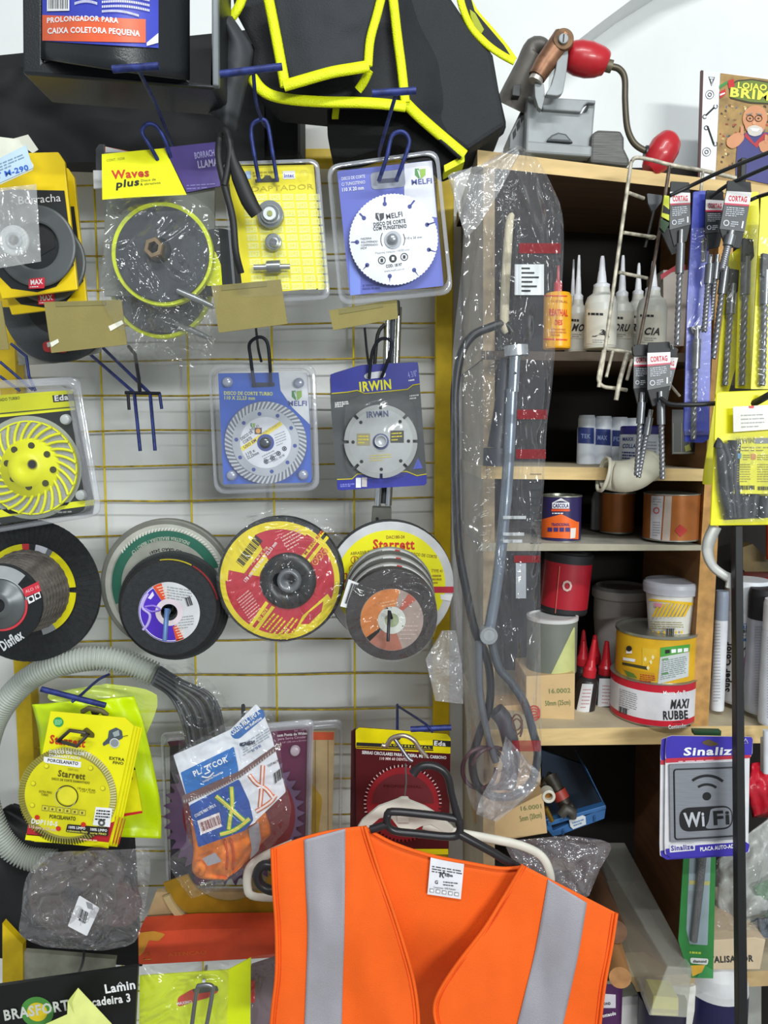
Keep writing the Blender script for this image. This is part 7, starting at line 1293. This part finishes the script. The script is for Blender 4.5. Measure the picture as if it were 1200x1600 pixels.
# middle group
V(840, 520, 3.3333)
cortag('rear left drill bit pack of the lower trio', [(502, 110), (590, 112), (588, 285), (500, 290)], 1.03, (545, 310, 515, 740))
cortag('rear right drill bit pack of the lower trio', [(640, 125), (732, 130), (690, 300), (615, 295)], 1.03, (590, 400, 525, 750))
cortag('front drill bit pack of the lower trio, over the pipe elbow', [(572, 105), (692, 100), (690, 275), (572, 298)], 1.01, (640, 305, 650, 760), r=.0042)
B_ = Fr(590, 80, 1.02); B(MB(B_).poly([(495, 70), (560, 62), (640, 60), (700, 68), (735, 85), (720, 120), (500, 118)], .0, BLACK, .006, r=10).tube([(600, 95, .006), (640, 60, .006), (700, 60, .006), (705, 85, .006)], .0015, M('#8a8a8a', .4, .5), 6), 'hang_clip', label='black clip from which the lower trio of drill bits hangs', cat='clip')
# irwin yellow bag
f = Fr(1060, 310, .96); t = thing('drill_bit_bag', 'bright yellow zip bag with black drill bits in front of the black post', 'packaged tool', f)
YB = M('#e8e210', .4, var=.04)
B(MB(f).poly([(930, 318), (950, 308), (1260, 295), (1260, 1000), (900, 1005), (915, 700)], 0, YB, .003, r=6), 'yellow_bag', t, bev=.001)
B(MB(f).poly([(1018, 385), (1215, 375), (1260, 378), (1260, 500), (1020, 517)], .012, M('#d8d4cc', .5), .0008).lines((1060, 420), (1180, 415), (1062, 500), 4, 4, .0128, GREY).poly([(1100, 380), (1128, 380), (1126, 392), (1102, 392)], .0126, RED), 'paper_note', t, 'white paper note')
mb = MB(f); K2 = M('#34383e', .45, .2)
for q, r in (([(945, 600, .008), (958, 580, .008), (975, 800, .008), (1005, 960, .008)], .007), ([(965, 580, .008), (1000, 700, .008), (1020, 960, .008)], .008), ([(1030, 560, .008), (1020, 760, .008), (1040, 960, .008)], .009), ([(1075, 850, .008), (1070, 960, .008)], .01), ([(1130, 840, .008), (1120, 950, .008)], .006), ([(1190, 850, .008), (1180, 960, .008)], .008)): mb.tube(q, r, K2, 10, sm=3)
mb.poly([(960, 585), (1030, 560), (1060, 850), (1160, 850), (1240, 960), (975, 975)], .004, K2, .003, r=10); B(mb, 'tool_set', t, 'dark grey tools')
mb = MB(f).poly([(1035, 548), (1260, 545), (1260, 840), (1022, 838)], .016, M('#d0cc1c', .4), .0008).poly([(1130, 548), (1260, 546), (1260, 575), (1132, 577)], .0166, M('#7a7c78')).text('IRWIN', 1040, 578, 1130, 572, 26, .017, M('#8a8a4a'), .06).lines((1040, 590), (1240, 590), (1040, 620), 2, 6, .0166, M('#8a8428')).poly([(1042, 628), (1062, 628), (1060, 655), (1042, 655)], .0168, M('#5a8aa8')).poly([(1112, 630), (1138, 630), (1136, 660), (1112, 660)], .0168, M('#c8884a')).lines((1070, 632), (1108, 632), (1070, 665), 3, 5, .0166, M('#8a8428')).lines((1145, 632), (1240, 632), (1145, 665), 3, 5, .0166, M('#8a8428')).lines((1040, 680), (1110, 680), (1038, 780), 8, 5, .0166, M('#8a8428')).lines((1145, 680), (1240, 680), (1145, 780), 8, 5, .0166, M('#8a8428')).bars((1036, 795), (1130, 795), (1036, 818), 24, .0166, INK).bars((1145, 800), (1240, 800), (1145, 820), 24, .0166, INK)
B(mb, 'printed_label', t, 'yellow label with small print')
B(MB(f).sheet([(935, 540), (920, 760), (960, 990)], [(1260, 540), (1260, 760), (1260, 980)], 20, 20, lambda u, v: .02 + .006 * math.sin(PI * u) + .004 * nz(u * 6, v * 6, 1, 3), FOIL, sm=3), 'clear_window', t, rec=False)
# ================================================================ pump in a long clear bag
V(0, 0, 1)
f = Fr(800, 245, 1.04); t = thing('hand_pump', 'chrome pump with a black hose sealed in the long clear bag', 'pump', f)
RUB = M('#0c0f12', .4); CH = M('#9aa4b0', .25, .85)
B(MB(f).tube([(802, 335, 0), (796, 350, 0), (790, 440, 0), (788, 505, 0), (792, 520, 0)], [.003, .0055, .006, .006, .004], M('#c9bfa4', .6, var=.15, kind='woodv'), 12, sm=3), 'wooden_handle', t, 'pale wooden handle')
B(MB(f).tube([(806, 540, .004), (802, 612, .004)], .0075, CH, 16).tube([(806, 540, .004), (807, 556, .004)], .016, M('#c0c6cc', .3, .6), 16).tube([(812, 545, .006), (824, 554, .01)], .004, CH, 10).disc(805, 583, 2.2, .0125, INK), 'pump_head', t, 'chrome head')
B(MB(f).tube([(800, 608, .003), (792, 760, .003), (778, 900, .003), (764, 985, .003)], .0078, M('#8792a0', .3, .7), 16, sm=3), 'barrel', t, 'grey metal barrel')
B(MB(f).tube([(790, 560, -.012), (784, 640, -.012), (776, 700, -.012)], [.008, .011, .013], M('#2c3038', .45), 14).tube([(776, 700, -.012), (775, 728, -.012)], .018, M('#2c3038', .45), 14), 'black_grip', t)
B(MB(f).tube([(800, 520, 0), (788, 506, 0), (765, 512, 0), (738, 525, 0), (720, 555, 0), (711, 610, 0), (711, 680, 0), (712, 760, 0), (716, 850, 0), (728, 920, 0), (742, 985, 0), (758, 1020, -.006), (766, 1060, -.006), (764, 1105, -.004), (748, 1150, -.004), (738, 1190, 0), (745, 1225, 0), (765, 1242, 0), (784, 1246, 0)], .0058, RUB, 12, sm=6), 'hose', t)
B(MB(f).tube([(764, 985, .004), (778, 1040, .006), (800, 1068, .006), (820, 1100, .006), (832, 1140, .006), (840, 1180, .004), (830, 1222, 0), (806, 1242, 0), (784, 1246, 0)], .0058, M('#3c424a', .45), 12, sm=6), 'hose', t)
B(MB(f).disc(764, 994, 14, .016, M('#84888c', .45), .02).disc(764, 994, 9, .0165, M('#94989c', .45), .002), 'clamp_knob', t, 'round grey knob', bev=.002)
B(MB(f).tube([(748, 1000, 0), (750, 1080, 0), (762, 1150, 0), (775, 1190, 0)], .005, M('#5a5e66', .4), 10, sm=3).tube([(775, 1110, .0), (790, 1130, 0), (800, 1180, 0), (792, 1230, 0)], .012, M('#3c3c44', .5), 12, sm=3), 'foot_piece', t)
R_ = random.Random(3)
B(MB(f).tube([(745 + 30 * math.cos(a * .5) + a * 1.2, 1200 + 32 * math.sin(a * .5), .01 * math.sin(a)) for a in range(30)], .003, M('#4a3038', .45), 8, sm=3).tube([(808 + 8 * math.cos(a * .9), 1125 + 14 * math.sin(a * .9) + a, .008) for a in range(16)], .0012, M('#5a3a2a', .5), 6, sm=3).tube([(835 + 8 * math.cos(a * .9), 1108 + 8 * math.sin(a * .9) + a * .6, .008) for a in range(22)], .0013, M('#b8281c', .5), 6, sm=3), 'cord_loops', t)
Lb = [(806, 226), (745, 262), (727, 340), (720, 430), (710, 520), (706, 600), (705, 740), (708, 900), (712, 1000), (729, 1130), (728, 1225), (745, 1272), (772, 1284)]
Rb = [(808, 226), (835, 242), (860, 285), (880, 342), (878, 450), (869, 525), (862, 610), (855, 660), (851, 740), (845, 850), (845, 1050), (846, 1160), (838, 1230), (806, 1262), (776, 1284)]
Ls = spl(Lb, 6); Rs = spl(Rb, 6); Ls = [samp(Ls, i / 60) for i in range(61)]; Rs = [samp(Rs, i / 60) for i in range(61)]
def byy(P, y):
    for a, b in zip(P, P[1:]):
        if a[1] <= y <= b[1]: u = (y - a[1]) / max(1e-6, b[1] - a[1]); return a[0] + (b[0] - a[0]) * u
    return P[-1][0] if y > P[0][1] else P[0][0]
ys = [227 + (1283 - 227) * i / 110 for i in range(111)]
LL2 = [(byy(Ls, y), y) for y in ys]; RR2 = [(byy(Rs, y), y) for y in ys]
fb = Fr(800, 245, 1.035); tb = thing('long_clear_bag', 'long crinkled clear bag with red bands hanging before the cabinet', 'bag', fb)
def bz(u, v): return .014 + .026 * max(0, math.sin(PI * u)) ** .6 * max(0, min(1, 6 * v, 6 * (1 - v))) + .007 * nz(u * 3.0 + 2 * v, v * 14, 1, 4) + .003 * nz(u * 9, v * 30, 1, 9) + .006 * (1 - abs(nz(u * 7, v * 4, 1, 21)) * 3)
BAG = FILM('#d4d4dc', haze=.045, gl=.02, rough=.09, bump=1.0, bs=15, edge=.3, dist=.05, st=.3)
B(MB(fb).sheet(LL2, RR2, 150, 34, bz, BAG), 'front_film', tb, rec=False)
B(MB(fb).sheet(LL2, RR2, 60, 14, lambda u, v: -.025 * math.sin(PI * u) + .004 * nz(u * 3, v * 9, 1, 2), FILM('#d4d4dc', haze=.05, gl=.01, rough=.12, bump=.6, bs=30, edge=.2)), 'rear_film', tb, rec=False)
B(MB(fb).sheet([(806, 230), (750, 258), (699, 272), (712, 320)], [(812, 240), (780, 300), (750, 350), (728, 372)], 16, 12, lambda u, v: .02 + .01 * nz(u * 4, v * 4), FILM('#cccccc', haze=.32, gl=.1, bump=.8, bs=30)), 'folded_top', tb, rec=False)
B(MB(fb).sheet([(790, 1150), (776, 1200), (752, 1245), (744, 1272)], [(826, 1190), (846, 1215), (822, 1246), (776, 1284)], 20, 16, lambda u, v: .045 + .012 * nz(u * 5, v * 5, 1, 6), FILM('#dcdce2', haze=.2, gl=.12, rough=.1, bump=1, bs=15, edge=.5, dist=.05), sm=4), 'twisted_end', tb, rec=False)
def band(y0, y1, x0, x1, mat, dz=.002):
    def P(x, y):
        l, r = byy(Ls, y), byy(Rs, y); u = (x - l) / (r - l); v = (y - 227) / 1056; return fb.loc(x, y, bz(u, v) + dz)
    vs = []; nu = 14
    for j in range(3):
        for i in range(nu + 1): vs.append(P(x0 + (x1 - x0) * i / nu, y0 + (y1 - y0) * j / 2))
    mb.add(vs, [[j * (nu + 1) + i, (j + 1) * (nu + 1) + i, (j + 1) * (nu + 1) + i + 1, j * (nu + 1) + i + 1] for j in range(2) for i in range(nu)], mat, True)
RB = FILM('#8a1820', haze=.7, gl=.05, edge=.2)
for a in ((380, 396, 811, 876), (640, 655, 808, 855), (702, 717, 806, 853), (868, 879, 803, 844), (1157, 1174, 800, 845)):
    mb = MB(fb); band(*a, RB); B(mb, 'red_band', tb, 'printed red band', rec=False)
mb = MB(fb); band(413, 461, 804, 850, M('#c8ccce', .4), .003)
for i in range(6): band(418 + i * 7, 420.5 + i * 7, 815, 828 + (i * 7) % 17, INK, .0036)
for i, y in enumerate((806, 832, 843)): band(y, y + 5, 786, 822 - i * 3, FILM('#c8ccd0', haze=.7), .002)
for i in range(10): band(740 + i * 12, 742 + i * 12, 828, 846, FILM('#20242c', haze=.6), .002)
band(880, 935, 806, 822, FILM('#c8ccd4', haze=.5), .002)
B(mb, 'paper_label', tb, 'small white label', rec=False)
f = Fr(700, 1000, 1.06); B(MB(f).sheet([(690, 985), (665, 1030), (680, 1095)], [(712, 985), (722, 1040), (724, 1100)], 10, 8, lambda u, v: .012 * nz(u * 4, v * 4), FILM('#c8c8cc', haze=.35, gl=.1, bump=1, bs=40)), 'film_scrap', label='loose flap of clear film beside the yellow post', cat='plastic film', rec=False)
